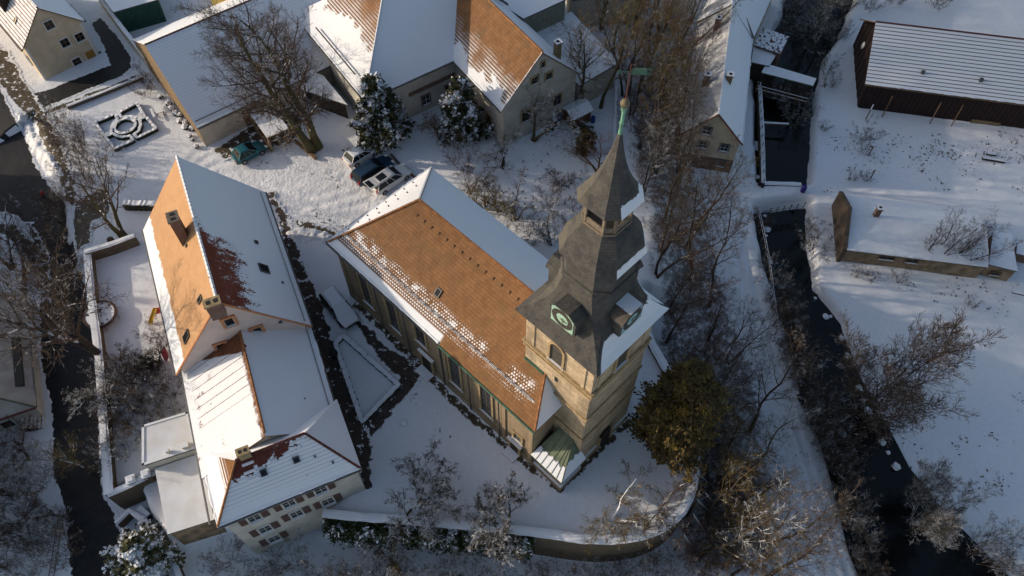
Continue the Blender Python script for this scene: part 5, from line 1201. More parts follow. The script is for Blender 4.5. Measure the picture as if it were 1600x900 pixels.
for i in range(4): proto('wood%d' % i, 20 + i, 11.5 + i * .9, .17, 1 + i % 2, 13, 6, 5, 4, 3.3 + .35 * (i % 3), t0=.25, up=.7, stemsplay=.18, lean=.08 * (i - 1.5), base=.12, ang1=.7, wig=.10)
for i in range(3): proto('fruit%d' % i, 40 + i, 3.4 + .4 * i, .17, 3, 8, 8, 6, 4, 2.1, t0=.3, up=.35, stemsplay=.6, wig=.24, base=.08, ang1=1.1, twr=.008)
for i in range(2): proto('birch%d' % i, 50 + i, 7.5 + i, .11, 4, 12, 6, 6, 4, 2.6, t0=.25, up=.5, stemsplay=.42, base=.15, ang1=.6, wig=.07)
for i in range(3): proto('shrub%d' % i, 60 + i, 2.3 + .3 * i, .035, 9, 6, 5, 4, 3, 1.0, t0=.15, up=.5, stemsplay=.75, base=.16, ang1=.6, wig=.10, twr=.007)
for i in range(2): proto('willow%d' % i, 70 + i, 4.6 + .5 * i, .06, 10, 7, 5, 4, 3, 1.7, t0=.2, up=.5, stemsplay=.6, base=.25, ang1=.5, wig=.08, twr=.008)
proto('sapling', 80, 3.2, .05, 1, 10, 5, 4, 2, .9, t0=.2, up=.6, wig=.08, ang1=.6, twr=.007)
_tm = {}
def tree_mesh(key, tb, cb, nm):
    k = (key, tb.name, cb.name, nm)
    if k not in _tm:
        (V, Fq), (V2, F2_) = PROTO[key]; _tm[k] = (npmesh('trunk', V, Fq, tb), npmesh('crown', V2, F2_, cb))
    return _tm[k]
trng = random.Random(5)
def tree(key, P, label, tb=None, cb=None, sc=1.0, rz=None, name='bare_tree', cat='tree', group=None, zs=None, tilt=(0, 0)):
    tb = tb or bk_dark; cb = cb or bk_brown; a, b = tree_mesh(key, tb, cb, name)
    root = empty(name, label, cat, P, group, trng.random() * 6.283 if rz is None else rz)
    root.rotation_euler = (Matrix.Rotation(tilt[1], 3, 'Y') @ Matrix.Rotation(tilt[0], 3, 'X') @ Matrix.Rotation(root.rotation_euler[2], 3, 'Z')).to_euler(); root.scale = (sc, sc, sc * (zs or 1))
    for nm, me in (('trunk' if 'shrub' not in key and 'willow' not in key else 'stem', a), ('crown', b)):
        o = bpy.data.objects.new(nm, me); COL.objects.link(o); o.parent = root
        if nm == 'stem' : o['kind'] = 'stuff'
    return root
# --- single trees named one by one: prototype, foot pixel, label, barks, scale
G = atg
tree('linden', G(492, 232), 'huge spreading bare tree with forked trunk beside the carport', bk_moss, bk_brown, 1.0, .6, tilt=(R(4), R(-9)))
tree('yard', G(470, 150), 'smaller bare tree with upright limbs just behind the carport and the huge bare tree', bk_dark, bk_brown, 1.1, 2)
tree('spread', G(163, 556), 'big bare tree leaning over the garden wall near the trampoline', bk_dark, bk_brown, 1.0, 1.2, tilt=(R(-3), R(-6)))
tree('yard', G(196, 372), 'mossy-trunked bare tree at the wall corner north of the trampoline garden', bk_moss, bk_brown, 1.05, 1.0)
tree('yard', G(152, 735), 'snow-speckled bushy tree overhanging the garden wall above the dark lane', bk_dark, bk_gold, .62, 2.2)
tree('fruit2', G(205, 600), 'tangled bare bush tree south of the trampoline', bk_dark, bk_brown, 1.1, 0.3)
tree('fruit0', G(165, 620), 'low tangled bare tree against the garden wall south of the trampoline', bk_dark, bk_snowy, 1.15, 3)
tree('fruit1', G(250, 570), 'small bare tree close to the west eave of the steep-roofed house', bk_dark, bk_brown, .8, 1.2)
tree('orchard0', G(650, 792), 'snow-dusted fruit tree nearest the corner house on the churchyard terrace', bk_moss, bk_snowy, 1.08, .7)
tree('orchard1', G(792, 826), 'snow-dusted fruit tree above the middle of the ivy-covered wall', bk_moss, bk_snowy, 1.0, 2.2)
tree('fruit0', G(958, 812), 'crooked golden fruit tree with thick snow on its limbs, south of the tower', bk_limb, bk_gold, 1.25, 3.0)
tree('fruit1', G(1030, 800), 'bare low fruit tree inside the bend of the curved wall', bk_dark, bk_brown, 1.1, 4.4)
tree('yard', G(832, 220), 'tall fork-trunked fruit tree before the gable of the orange-roofed house', bk_moss, bk_snowy, .78, 5.1)
tree('yard', G(915, 172), 'bare tree with fan of branches right behind the garden shed', bk_dark, bk_gold, 1.1, .9)
tree('wood2', G(940, 168), 'leaning tall tree with yellowish twigs right of the garden shed', bk_moss, bk_gold, 1.15, 2.9)
tree('wood3', G(975, 150), 'thin dark tree right of the garden shed by the garden wall', bk_dark, bk_brown, 1.1, 1.9)
tree('fruit1', G(786, 262), 'leaning dark fruit tree near the snowy conifers in the orchard', bk_dark, bk_snowy, 1.0, 1.4)
tree('sapling', G(805, 318), 'slim reddish poplar-like sapling in the orchard', bk_gold, bk_red, 1.5, 1)
tree('fruit0', G(877, 288), 'small round-headed fruit tree alone on the open orchard snow', bk_dark, bk_brown, .82, 2)
tree('shrub1', G(720, 262), 'rusty brown round bush left of the orchard trees', bk_red, bk_red, 1.25, 0, 'bush', 'bush')
tree('fruit2', G(688, 218), 'large pale twiggy bush between the two snowy conifers', bk_dark, bk_gold, .95, 2.4, 'bush', 'bush')
tree('fruit0', G(758, 325), 'yellow-green lichen-covered fruit tree nearest the church ridge', bk_moss, bk_gold, 1.0, 5)
tree('fruit1', G(780, 330), 'lichen-covered fruit tree second from the church roof', bk_moss, bk_gold, .9, 2.7)
tree('fruit2', G(806, 345), 'dense twiggy fruit tree behind the middle of the church roof', bk_moss, bk_snowy, .8, 1.7)
tree('shrub2', G(863, 322), 'pale brown bush right of the dense twiggy orchard tree', bk_brown, bk_red, 1.15, 1, 'bush', 'bush')
tree('shrub0', G(822, 362), 'small bush against the snowy north slope of the church', bk_brown, bk_brown, 1.1, 2, 'bush', 'bush')
tree('fruit2', G(862, 382), 'grey bushy thicket between the church roof and the lower spire', bk_brown, bk_snowy, 1.0, 3, 'bush', 'bush')
tree('shrub1', G(893, 350), 'slim bush left of the slate lantern', bk_brown, bk_red, 1.2, 4, 'bush', 'bush')
tree('fruit0', G(735, 300), 'low bush in front of the rusty brown round bush', bk_brown, bk_gold, .7, 4, 'bush', 'bush')
tree('yard', G(935, 268), 'upright golden-brown tree with snowy side limbs left of the spire', bk_gold, bk_red, .58, 2.1)
tree('sapling', G(770, 210), 'small shrub at the wall corner of the orange-roofed house', bk_dark, bk_snowy, .9, 2.1, 'bush', 'bush')
tree('shrub2', G(240, 130), 'brown shrub in the corner between garden wall and stone barn', bk_brown, bk_brown, 1.1, 1, 'bush', 'bush')
tree('shrub1', G(232, 150), 'second brown shrub below the stone barn gable corner', bk_brown, bk_brown, .9, 3, 'bush', 'bush')
tree('shrub2', G(95, 205), 'brown bush at the upper end of the roadside verge', bk_red, bk_brown, 1.0, 3, 'bush', 'bush')
tree('shrub0', G(80, 192), 'pale bush at the garden corner above the roadside verge', bk_red, bk_snowy, 1.2, 5, 'bush', 'bush')
tree('willow0', G(118, 225), 'rusty hedge-like shrub along the verge left of the parterre', bk_red, bk_red, .8, 3, 'bush', 'bush')
tree('willow1', G(135, 255), 'tall rusty shrub on the verge below the parterre', bk_red, bk_brown, .8, 1, 'bush', 'bush')
tree('willow0', G(126, 240), 'middle rusty shrub on the verge left of the parterre', bk_red, bk_red, .75, 2, 'bush', 'bush')
tree('willow1', G(148, 285), 'rusty shrub on the verge just above the mossy-trunked tree', bk_brown, bk_red, .8, 2, 'bush', 'bush')
tree('willow1', G(95, 345), 'brown shrub right of the lower snow bank on the road edge', bk_brown, bk_brown, .75, 4, 'bush', 'bush')
tree('willow0', G(100, 455), 'brown shrub on the lane side of the long garden wall', bk_brown, bk_brown, .9, 1, 'bush', 'bush')
tree('willow0', G(92, 325), 'brown shrub beside the red-coated person', bk_brown, bk_brown, .7, 2, 'bush', 'bush')
tree('willow1', G(70, 395), 'dead-brown shrub on the left side of the lane', bk_brown, bk_brown, 1.0, 4, 'bush', 'bush')
tree('willow0', G(45, 420), 'twiggy shrub between the left house and the lane', bk_brown, bk_brown, 1.0, 5, 'bush', 'bush')
tree('shrub0', G(240, 525), 'small dark bush below the orange play slide', bk_brown, bk_brown, .8, 5, 'bush', 'bush')
tree('fruit1', G(625, 895), 'greenish shrub at the bottom edge below the ivy wall', bk_moss, bk_gold, 1.0, 2, 'bush', 'bush')
tree('fan', G(1342, 655), 'large fan-shaped leafless tree leaning over the snow on the far stream bank', bk_dark, bk_brown, 1.45, 3.6, tilt=(R(-4), R(6)))
tree('fan', G(1420, 822), 'bare fan-shaped tree below the large one on the far bank', bk_snowy, bk_snowy, .85, 1.0, tilt=(0, R(6)))
tree('willow1', G(1512, 872), 'dark leaning shrub at the lower right stream bank', bk_dark, bk_dark, 1.15, 2.0, tilt=(0, R(25)), name='bush', cat='bush')
tree('willow0', G(1590, 893), 'shrub in the bottom right corner of the picture', bk_dark, bk_brown, 1.0, 2.0, name='bush', cat='bush')
for i, (px, py, lb, s) in enumerate(((1432, 412, 'leftmost slender bare tree before the long low outbuilding', .8), (1452, 414, 'second slender bare tree from the left before the long low outbuilding', .85), (1470, 415, 'reddish slender tree before the middle of the long low outbuilding', .8), (1488, 420, 'rightmost reddish slender tree before the long low outbuilding', .75))):
    tree('wood%d' % (i % 4), G(px, py), lb, bk_dark, bk_red if i > 1 else bk_brown, s * .75, i * 1.3, tilt=(0, R(6)))
tree('willow0', G(1232, 196), 'frosty fan-shaped bush on the right edge of the mill pond', bk_snowy, bk_snowy, 1.05, 1, name='bush', cat='bush')
for px, py, lb, s in ((1290, 112, 'upper brown shrub left of the timber barn', .9), (1292, 135, 'lower brown shrub left of the timber barn', .8), (1350, 218, 'shrub between the clothes posts below the timber barn', .95), (1347, 240, 'small shrub below the clothes-post shrub', .5), (1330, 280, 'left one of two tiny shrubs by the lowest post', .5), (1350, 280, 'right one of two tiny shrubs by the lowest post', .5),
    (1340, 432, 'left low bramble in the snow below the long low outbuilding', .55), (1358, 436, 'middle low bramble below the long low outbuilding', .5), (1405, 440, 'right low bramble below the long low outbuilding', .6), (1275, 395, 'frosted round shrub on the far bank below the stream crossing', 1.25), (1262, 372, 'shrub at the far corner of the stream crossing', .9),
    (1515, 480, 'flattened dead branches on the open snow field', .5), (1285, 205, 'twiggy litter bush on snow right of the mill pond', .5)):
    tree('shrub%d' % trng.randrange(3), G(px, py), lb, bk_brown, bk_snowy if 'frost' in lb else bk_brown, s, name='bush', cat='bush')
tree('yard', G(20, 770), 'leafless tree with snow-lit twigs at the left edge below the outdoor steps', bk_dark, bk_snowy, .7, 2.6)
tree('fruit2', G(45, 850), 'low leafless tree by the old tyre in the lower left corner', bk_dark, bk_brown, 1.2, 2.6)
tree('yard', G(20, 420), 'leafless tree behind the house cut off by the left edge', bk_dark, bk_brown, .8, .6)
# --- wood between the tower and the mill path, bank vegetation: trees nothing tells apart
def scatter(poly_px, z, n, mind, seed):
    rng = random.Random(seed); poly = [tuple(at2(*p, z)) for p in poly_px]; P = np.array(poly); lo, hi = P.min(0), P.max(0); out = []
    for _ in range(n * 60):
        x, y = rng.uniform(lo[0], hi[0]), rng.uniform(lo[1], hi[1])
        if float(sdf(poly, np.array([x]), np.array([y]))[0][0]) < 0: continue
        if all((x - a) ** 2 + (y - b) ** 2 > mind ** 2 for a, b in out): out.append((x, y))
        if len(out) >= n: break
    return out
WOOD = [(975, 110), (1005, -20), (1055, -20), (1062, 60), (1050, 150), (1052, 250), (1085, 325), (1098, 420), (1125, 500), (1168, 600), (1195, 720), (1235, 850), (1245, 905), (1095, 905), (1105, 800), (1112, 690), (1065, 590), (1035, 520), (1018, 440), (1000, 360), (985, 300)]
def zone(x, y):
    a = 'at the top edge of the picture' if y > 72 else 'left of the mill house' if y > 58 else 'behind the spire' if y > 47 else 'right of the tower roof' if y > 37 else 'right of the brown-gold conifer' if y > 27 else 'at the bottom edge'
    b = at(1140, 450, -3).x - 6 if y > 40 else 19 if y > 28 else 22
    return a + (', path side' if x > b - 4 else ', terrace side')
for i, (x, y) in enumerate(scatter(WOOD, -2.5, 82, 2.7, 3)):
    if pathdist(x, y) < 2.6: continue
    k = trng.random(); low_ = y < 32
    cb = bk_gold if ((low_ and k < .4) or (y > 44 and k < .3)) else (bk_red if k < .45 else (bk_snowy if k > .88 else bk_brown))  # gold puts sunlight into the twig colour of some trees
    nm = {'golden_green_and_sunlit_twigs': 'sun-tinted golden-green', 'reddish_twigs': 'reddish', 'snow_laden_twigs': 'frosted', 'brown_twigs': 'brown'}[cb.name]
    tree('wood%d' % trng.randrange(4), (x, y, gz(x, y)), nm + ' bare wood tree ' + zone(x, y), bk_dark, cb, (.8 if y > 48 else .72) + trng.random() * .36, group='trees of the wood between the tower and the mill path', tilt=((trng.random() - .5) * .2, trng.random() * .2))
for i, (x, y) in enumerate(scatter(WOOD, -2.5, 70, 1.9, 8)):
    if pathdist(x, y) < 2.4: continue
    k = trng.random(); cb = bk_red if k < .4 else (bk_snowy if k > .75 else bk_brown)
    nm = {'reddish_twigs': 'reddish', 'snow_laden_twigs': 'frosted', 'brown_twigs': 'brown'}[cb.name]
    tree(('willow%d' % trng.randrange(2)) if k < .6 else 'shrub2', (x, y, gz(x, y)), nm + ' undergrowth shrub ' + zone(x, y), bk_brown, cb, .5 + trng.random() * .35, name='bush', cat='bush', group='undergrowth shrubs of the wood')
BANKS = [([(1188, 335), (1204, 332), (1222, 400), (1240, 470), (1262, 540), (1290, 610), (1312, 690), (1338, 790), (1375, 905), (1348, 905), (1305, 790), (1278, 700), (1252, 610), (1232, 530), (1205, 450)], 70, 'left', 12),
         ([(1262, 440), (1300, 500), (1330, 580), (1370, 660), (1405, 740), (1450, 800), (1540, 905), (1520, 910), (1430, 812), (1385, 740), (1350, 660), (1310, 590), (1285, 520), (1250, 440)], 20, 'far', 13)]
for poly, n, side, sd_ in BANKS:
    for i, (x, y) in enumerate(scatter(poly, -3.6, n, .85 if side == 'left' else 1.3, sd_)):
        if pathdist(x, y) < 1.5 or max(float(sdf(c, np.array([x]), np.array([y]))[0][0]) for c in CREEKS) > .25: continue
        k = trng.random(); cb = bk_snowy if k < .5 else bk_brown
        tree(('willow%d' % trng.randrange(2)) if k > .25 else 'shrub1', (x, y, gz(x, y)), ('frosted shrub on the %s bank of the dark stream' if cb is bk_snowy else 'brown shrub on the %s bank of the dark stream') % side, bk_snowy, cb, .45 + trng.random() * .35, name='bush', cat='bush', group='shrubs on the %s bank of the stream' % side)
for i, (x, y) in enumerate(scatter([(1208, -30), (1345, -30), (1340, 20), (1300, 75), (1270, 92), (1255, 70), (1225, 40)], -3.5, 15, 2.1, 21)):
    tree('wood%d' % trng.randrange(4) if i % 2 else 'willow1', (x, y, gz(x, y)), 'snowy dark tree over the stream at the top edge' if i % 2 else 'snowy dark bush over the stream at the top edge', bk_dark, bk_snowy, .6 + .3 * trng.random(), group='snowy trees and bushes over the stream at the top', name='bare_tree' if i % 2 else 'bush', cat='tree' if i % 2 else 'bush')
for i, (x, y) in enumerate(scatter([(880, -30), (985, -30), (975, 110), (950, 140), (925, 60)], 0, 9, 2.4, 22)):
    tree('wood%d' % trng.randrange(4), (x, y, gz(x, y)), 'golden-twigged tree behind the low snowy annexe at the top edge', bk_moss, bk_gold, .7 + .25 * trng.random(), group='golden-twigged trees behind the low annexe')
for i, (x, y) in enumerate(scatter([(350, 880), (640, 885), (900, 900), (1080, 870), (1095, 930), (640, 945), (340, 940)], -4.5, 34, 1.5, 23)):
    cb = bk_snowy if trng.random() < .5 else bk_brown
    tree(('shrub%d' % trng.randrange(3)) if trng.random() < .6 else 'willow0', (x, y, gz(x, y)), 'frosted shrub along the bottom edge below the curved wall' if cb is bk_snowy else 'brown shrub along the bottom edge below the curved wall', bk_brown, cb, .6 + .35 * trng.random(), name='bush', cat='bush', group='shrubs along the bottom edge')
for i, (x, y) in enumerate(scatter([(0, 690), (40, 690), (100, 800), (130, 900), (0, 900)], -2.2, 15, 1.6, 24)):
    tree(('willow%d' % (i % 2)) if i % 3 else 'fruit1', (x, y, gz(x, y)), 'snow-dusted shrub in the lower left corner garden', bk_brown, bk_snowy if i % 2 else bk_brown, .6 + .3 * trng.random(), name='bush', cat='bush', group='shrubs of the lower left corner garden')
for i, (x, y) in enumerate(scatter([(1330, -20), (1560, -40), (1500, 12), (1360, 22)], -3, 8, 2.2, 25)):
    tree('shrub2', (x, y, gz(x, y)), 'brown shrub on the snow above the timber barn roof', bk_brown, bk_brown, .8 + .3 * trng.random(), name='bush', cat='bush', group='shrubs above the timber barn')
for i, (x, y) in enumerate(scatter([(1100, 640), (1135, 680), (1160, 860), (1085, 900), (1095, 800), (1118, 760)], -3.5, 12, 1.5, 26)):
    tree('willow%d' % (i % 2), (x, y, gz(x, y)), 'rust-orange shrub outside the curved wall', bk_red, bk_red if i % 3 else bk_gold, .7 + .3 * trng.random(), name='bush', cat='bush', group='rust-orange shrubs outside the curved wall')
for i, (x, y) in enumerate(scatter([(165, 575), (280, 590), (285, 650), (225, 655), (215, 720), (168, 740)], 0, 16, 1.3, 27)):
    tree('shrub%d' % (i % 3), (x, y, gz(x, y)), 'tangled brown garden shrub west of the snowy striped roof', bk_brown, bk_snowy if i % 2 else bk_brown, .9 + .3 * trng.random(), name='bush', cat='bush', group='garden shrubs west of the corner house')
# --- evergreens
def needle_mat(name, a, b, snow, tip=None, sz=.25, patch=1.1):
    t = MT(name, .85); n = t.noise(3, 3); n2 = t.noise(.9, 3); col = t.mix(n.sm(.3, .7), a, b)
    if tip: col = t.mix(n2.sm(.52, .62) * .8, col, tip)
    if snow: m = t.nz().sm(sz, sz + .3) * (t.noise(patch, 4, rough=.6) ).sm(.72 - snow * .4, .78 - snow * .4); col = t.mix(m, col, SNOW)
    return t.set(col, .85)
def conifer(P, H, Rb, seed, mat, label, whorls=16, per=9, drop=.35, top=1.0, sprays=34, size=.34, prof=None, name='conifer', group=None, squash=1.0):
    rng = np.random.default_rng(seed); root = empty(name, label, 'tree', P, group, rng.random() * 6)
    tt = np.linspace(0, 1, 8); T0 = np.stack([np.sin(tt * 3) * .1, tt * 0, tt * H - .2], 1)[None]; V, Fq = tubes([(T0, (.16 * H / 7 * (1 - .9 * tt))[None])], [7])
    o = bpy.data.objects.new('trunk', npmesh('trunk', V, Fq, bk_dark)); COL.objects.link(o); o.parent = root
    N = whorls * per; h = .08 + .9 * (np.repeat(np.arange(whorls), per) + rng.random(N)) / whorls; az = rng.random(N) * 6.283
    pr = prof(h) if prof is not None else (1 - h) ** .8; L = Rb * pr * (.5 + .75 * rng.random(N)) * (.6 + .85 * vnoise(az * 1.3 + seed * 9, h * 5, seed)) + .15
    d = np.stack([np.cos(az), np.sin(az), np.full(N, .25)], 1); base = np.stack([h * 0, h * 0, h * H], 1); n = 5; k = np.linspace(0, 1, n)[None, :, None]
    B = base[:, None] + d[:, None] * L[:, None, None] * k + np.array([0, 0, -1.0]) * (drop * L[:, None, None] * k ** 2); B[..., 2] = np.maximum(B[..., 2], .1)
    V, Fq = tubes([(B, np.linspace(.035, .01, n)[None] * np.ones((N, 1)))], [3]); nb = len(Fq)
    M_ = N * sprays; bi = np.repeat(np.arange(N), sprays); u = rng.random(M_) ** .6; x = u * (n - 1); i0 = np.minimum(x.astype(int), n - 2); f = (x - i0)[:, None]
    c = B[bi, i0] * (1 - f) + B[bi, i0 + 1] * f + rng.normal(size=(M_, 3)) * np.array([.2, .2, .12]) * (Rb / 2.5)
    dd = unit(d[bi] * [1, 1, .2] + rng.normal(size=(M_, 3)) * [.7, .7, .35]); side = unit(np.cross(dd, unit(np.array([0, 0, 1.0]) + .5 * rng.normal(size=(M_, 3)))))
    s = size * (.5 + rng.random(M_))[:, None]; w = s * .34
    q = np.stack([c - side * w * .3, c + dd * s * .5 - side * w - [0, 0, .03], c + dd * s + [0, 0, -.1], c + dd * s * .5 + side * w - [0, 0, .03]], 1).reshape(-1, 3)
    Fs = np.arange(M_ * 4).reshape(-1, 4) + len(V); me = npmesh('crown', np.concatenate([V, q]), np.concatenate([Fq, Fs]), [mat, bk_dark], False, np.concatenate([np.ones(nb), np.zeros(M_)]))
    o = bpy.data.objects.new('crown', me); COL.objects.link(o); o.parent = root; return root
nd_dark = needle_mat('dark_needles_with_snow', (.018, .026, .012), (.05, .055, .022), .52, (.085, .07, .025))
nd_snow = needle_mat('snow_laden_needles', (.03, .035, .018), (.08, .075, .03), .62, (.12, .11, .04))
nd_gold = needle_mat('brown_gold_scale_leaves', (.050, .038, .016), (.105, .070, .025), .0, (.16, .115, .025))
full = lambda h: np.sin(np.clip(h * 1.0 + .12, 0, 1) * np.pi) ** .6 * .95 + .12
conifer(G(598, 219), 8.8, 2.75, 1, nd_dark, 'larger of the two snow-dusted dark conifers, right behind the parked cars', 18, 11, prof=lambda h: (1 - h) ** .62, sprays=46, size=.42)
conifer(G(724, 212), 8.0, 2.3, 2, nd_dark, 'smaller snow-dusted dark conifer before the wall of the big courtyard house', 15, 10, prof=lambda h: (1 - h) ** .7, sprays=42, size=.40)
conifer(G(1040, 697), 14.2, 2.6, 3, nd_gold, 'broad brown-gold conifer beside the church tower', 30, 14, .25, prof=lambda h: np.sin(np.clip(h * .93 + .12, 0, 1) * np.pi) ** .75 * .95 + .1, sprays=110, size=.25)
conifer(G(236, 872), 4.2, 2.1, 4, nd_snow, 'rounded snow-laden evergreen beside the low flat annexe', 12, 10, prof=full, sprays=46, size=.34)
conifer(G(912, 236), 3.2, .85, 5, nd_gold, 'small olive-brown conifer in the orchard left of the spire', 10, 8, prof=full, sprays=30, size=.26)
conifer(G(915, 210), 1.2, .7, 6, nd_dark, 'low dark evergreen cushion below the garden shed', 6, 7, prof=full, sprays=20, size=.22)
tree('willow0', G(1292, 705), 'brown thicket on the left bank where the stream narrows, the lower of two', bk_brown, bk_brown, 1.0, 1.1, name='bush', cat='bush')
tree('willow1', G(1280, 635), 'brown thicket on the left bank where the stream narrows, the upper of two', bk_brown, bk_brown, .9, 2.1, name='bush', cat='bush')
conifer(G(232, 575), 1.4, .9, 9, nd_dark, 'dark low evergreen in the trampoline garden', 6, 7, prof=full, sprays=22, size=.22)
# ivy on the retaining wall, low vegetation: nobody could count it
def ivy():
    rng = np.random.default_rng(4); pts = []
    line = [tuple(at2(*p, .2)) for p in ((505, 812), (560, 820), (620, 822), (680, 828), (740, 832), (800, 838), (835, 842))]
    for (ax, ay), (bx, by) in zip(line[:-1], line[1:]):
        n = int(math.hypot(bx - ax, by - ay) * 1700); t = rng.random(n); e = np.array([bx - ax, by - ay]) / math.hypot(bx - ax, by - ay); nn = np.array([e[1], -e[0]])
        pos = np.array([ax, ay]) + t[:, None] * np.array([bx - ax, by - ay]); dep = rng.normal(size=n) * .35 + .1; z = .5 - rng.random(n) ** 1.2 * 4.2; keep = fbm(pos[:, 0] * 1.2, pos[:, 1] + z * 1.2, 3) > .34
        pts.append(np.column_stack([pos + nn * np.maximum(dep, -.5)[:, None], z])[keep])
    c = np.concatenate(pts); n = len(c); d = unit(rng.normal(size=(n, 3))); s = unit(np.cross(d, rng.normal(size=(n, 3)))); k = (.08 + .09 * rng.random(n))[:, None]
    q = np.stack([c - d * k, c + s * k * .7, c + d * k, c - s * k * .7], 1).reshape(-1, 3)
    o = bpy.data.objects.new('ivy', npmesh('ivy', q, np.arange(n * 4).reshape(-1, 4), needle_mat('ivy_leaves', (.02, .03, .010), (.045, .055, .018), .5, None), False)); COL.objects.link(o)
    tag(o, 'dark green snow-dusted ivy covering the retaining wall below the churchyard', 'ivy', kind='stuff')
ivy()
# ------------------------------------------------------------------ walls, hedges, fences
def smooth_line(pts, n=6):
    P = [np.array(p, float) for p in pts]; P = [2 * P[0] - P[1]] + P + [2 * P[-1] - P[-2]]; out = []
    for i in range(1, len(P) - 2):
        for k in range(n):
            t = k / n; a, b, c, d = P[i - 1], P[i], P[i + 1], P[i + 2]
            out.append(.5 * ((2 * b) + (-a + c) * t + (2 * a - 5 * b + 4 * c - d) * t * t + (-a + 3 * b - 3 * c + d) * t ** 3))
    out.append(P[-2]); return out
def strip(m, line, wd, z0, z1, mat=0, top=None, side=0, jit=0, seed=0, closed=False):
    """wall along a line; side -1/0/1 = line is on the right edge / centre / left edge; z0,z1 numbers or lists"""
    rng = random.Random(seed); n = len(line); L = []; Rr = []
    for i in range(n):
        a = line[i - 1] if (i > 0 or closed) else line[i]; b = line[(i + 1) % n] if (i < n - 1 or closed) else line[i]
        d = np.array(b, float) - np.array(a, float); d /= max(np.linalg.norm(d), 1e-9); nn = np.array([-d[1], d[0]]); p = np.array(line[i], float)
        ww = wd * (1 + jit * (rng.random() - .5))
        L.append(p + nn * ww * (.5 if side == 0 else (1 if side < 0 else 0))); Rr.append(p - nn * ww * (.5 if side == 0 else (0 if side < 0 else 1)))
    g = lambda z, i: z[i] if isinstance(z, (list, tuple)) else z
    zj = [jit * .3 * (rng.random() - .5) for _ in range(n)]
    for i in range(n if closed else n - 1):
        j = (i + 1) % n; a0, a1, b0, b1 = g(z0, i), g(z1, i) + zj[i], g(z0, j), g(z1, j) + zj[j]
        m.face([(*Rr[i], a0), (*Rr[j], b0), (*Rr[j], b1), (*Rr[i], a1)], mat); m.face([(*L[j], b0), (*L[i], a0), (*L[i], a1), (*L[j], b1)], mat)
        m.face([(*Rr[i], a1), (*Rr[j], b1), (*L[j], b1), (*L[i], a1)], mat if top is None else top)
        if i == 0 and not closed: m.face([(*L[i], a0), (*Rr[i], a0), (*Rr[i], a1), (*L[i], a1)], mat)
        if j == n - 1 and not closed: m.face([(*Rr[j], b0), (*L[j], b0), (*L[j], b1), (*Rr[j], b1)], mat)
    return L, Rr
def wall(name, label, cat, px, zt, zb, wd, mat, smooth=0, side=0, cap=.14, world=None):
    line = world or [at2(*p, zt) for p in px]
    if smooth: line = smooth_line(line, smooth)
    c = line[len(line) // 2]; root = empty(name, label, cat, (c[0], c[1], zb))
    # resample
    out = [line[0]]
    for a, b in zip(line[:-1], line[1:]):
        k = max(1, int(np.linalg.norm(b - a) / .7)); out += [a + (b - a) * (i + 1) / k for i in range(k)]
    m = M(); strip(m, out, wd, zb, zt, side=side); m.build('masonry', mat, root)
    if cap:
        d = [0] * len(out); m = M(); off = 0 if side == 0 else (wd / 2)
        mid = []
        for i, p in enumerate(out):
            a = out[max(i - 1, 0)]; b = out[min(i + 1, len(out) - 1)]; e = (b - a) / np.linalg.norm(b - a); mid.append(p + np.array([-e[1], e[0]]) * (off if side < 0 else -off))
        strip(m, mid, wd + .1, zt + .004, zt + cap * .6, jit=.18, seed=3); strip(m, mid, wd * .6, zt + cap * .6, zt + cap, jit=.2, seed=5); m.build('snow_cap', m_snow, root)
    return root
wall('retaining_wall', 'tall curved stone retaining wall with snow cap round the churchyard terrace', 'wall', [(503, 808), (560, 814), (620, 818), (680, 823), (740, 828), (800, 834), (860, 841), (905, 848), (955, 850), (1010, 842), (1050, 822), (1078, 790), (1091, 745), (1095, 700), (1088, 660), (1066, 615), (1044, 572), (1022, 532), (1012, 505)], .5, -6.0, .62, m_ret, 5, -1)
wall('garden_wall', 'long snow-capped garden wall between the trampoline garden and the dark lane', 'wall', [(131, 396), (138, 470), (149, 560), (156, 660), (164, 774)], 1.0, -3.5, .62, m_stone_g, 3, -1)
wall('garden_wall', 'snow-capped wall running up from the lane corner to the mossy-trunked tree', 'wall', [(132, 394), (170, 383), (210, 368)], 1.3, -2.5, .45, m_stone_g, 0)
w3 = wall('garden_wall', 'stone wall with two snow-topped pillars south of the flat-roofed annexe', 'wall', [(168, 773), (205, 757), (243, 737)], .9, -3.4, .45, m_stone_g, 0)
for px, py in ((207, 752), (231, 743)):
    P = at(px, py, .9); m = M(); m.cbox((P.x, P.y, -1), .6, .6, 2.25, .4); m.build('pillar', m_stone_g, w3)
    m = M(); m.cbox((P.x, P.y, 1.25), .72, .72, .16, .4); m.cbox((P.x, P.y, 1.41), .45, .45, .12, .4); m.build('pillar_snow', m_snow, w3)
wall('boundary_wall', 'straight snow-capped wall between the beige house yard and the stone barn', 'wall', [(150, -12), (190, 42), (228, 90)], 2.1, -1, .35, m_plaster_grey, 0)
wall('low_wall', 'low dark kerb wall along the upper side of the parterre garden', 'wall', [(104, 166), (160, 144), (222, 119)], .45, -1.2, .25, m_stone_g, 0, cap=.08)
wall('low_wall', 'thin low wall left of the spire reaching up to the garden shed', 'wall', [(963, 128), (961, 200), (959, 262)], .6, -3, .22, m_plaster_grey, 0, cap=.1)
wall('pond_wall', 'straight masonry edge of the mill pond on the mill house side', 'wall', [(1187, 128), (1191, 200), (1193, 286)], -2.95, -6, .35, m_stone_g, 0, cap=.08)
wall('pond_dam', 'low dam wall with snow across the lower end of the mill pond', 'wall', [(1192, 286), (1252, 288)], -3.1, -6, .4, m_stone_g, 0, cap=.08)
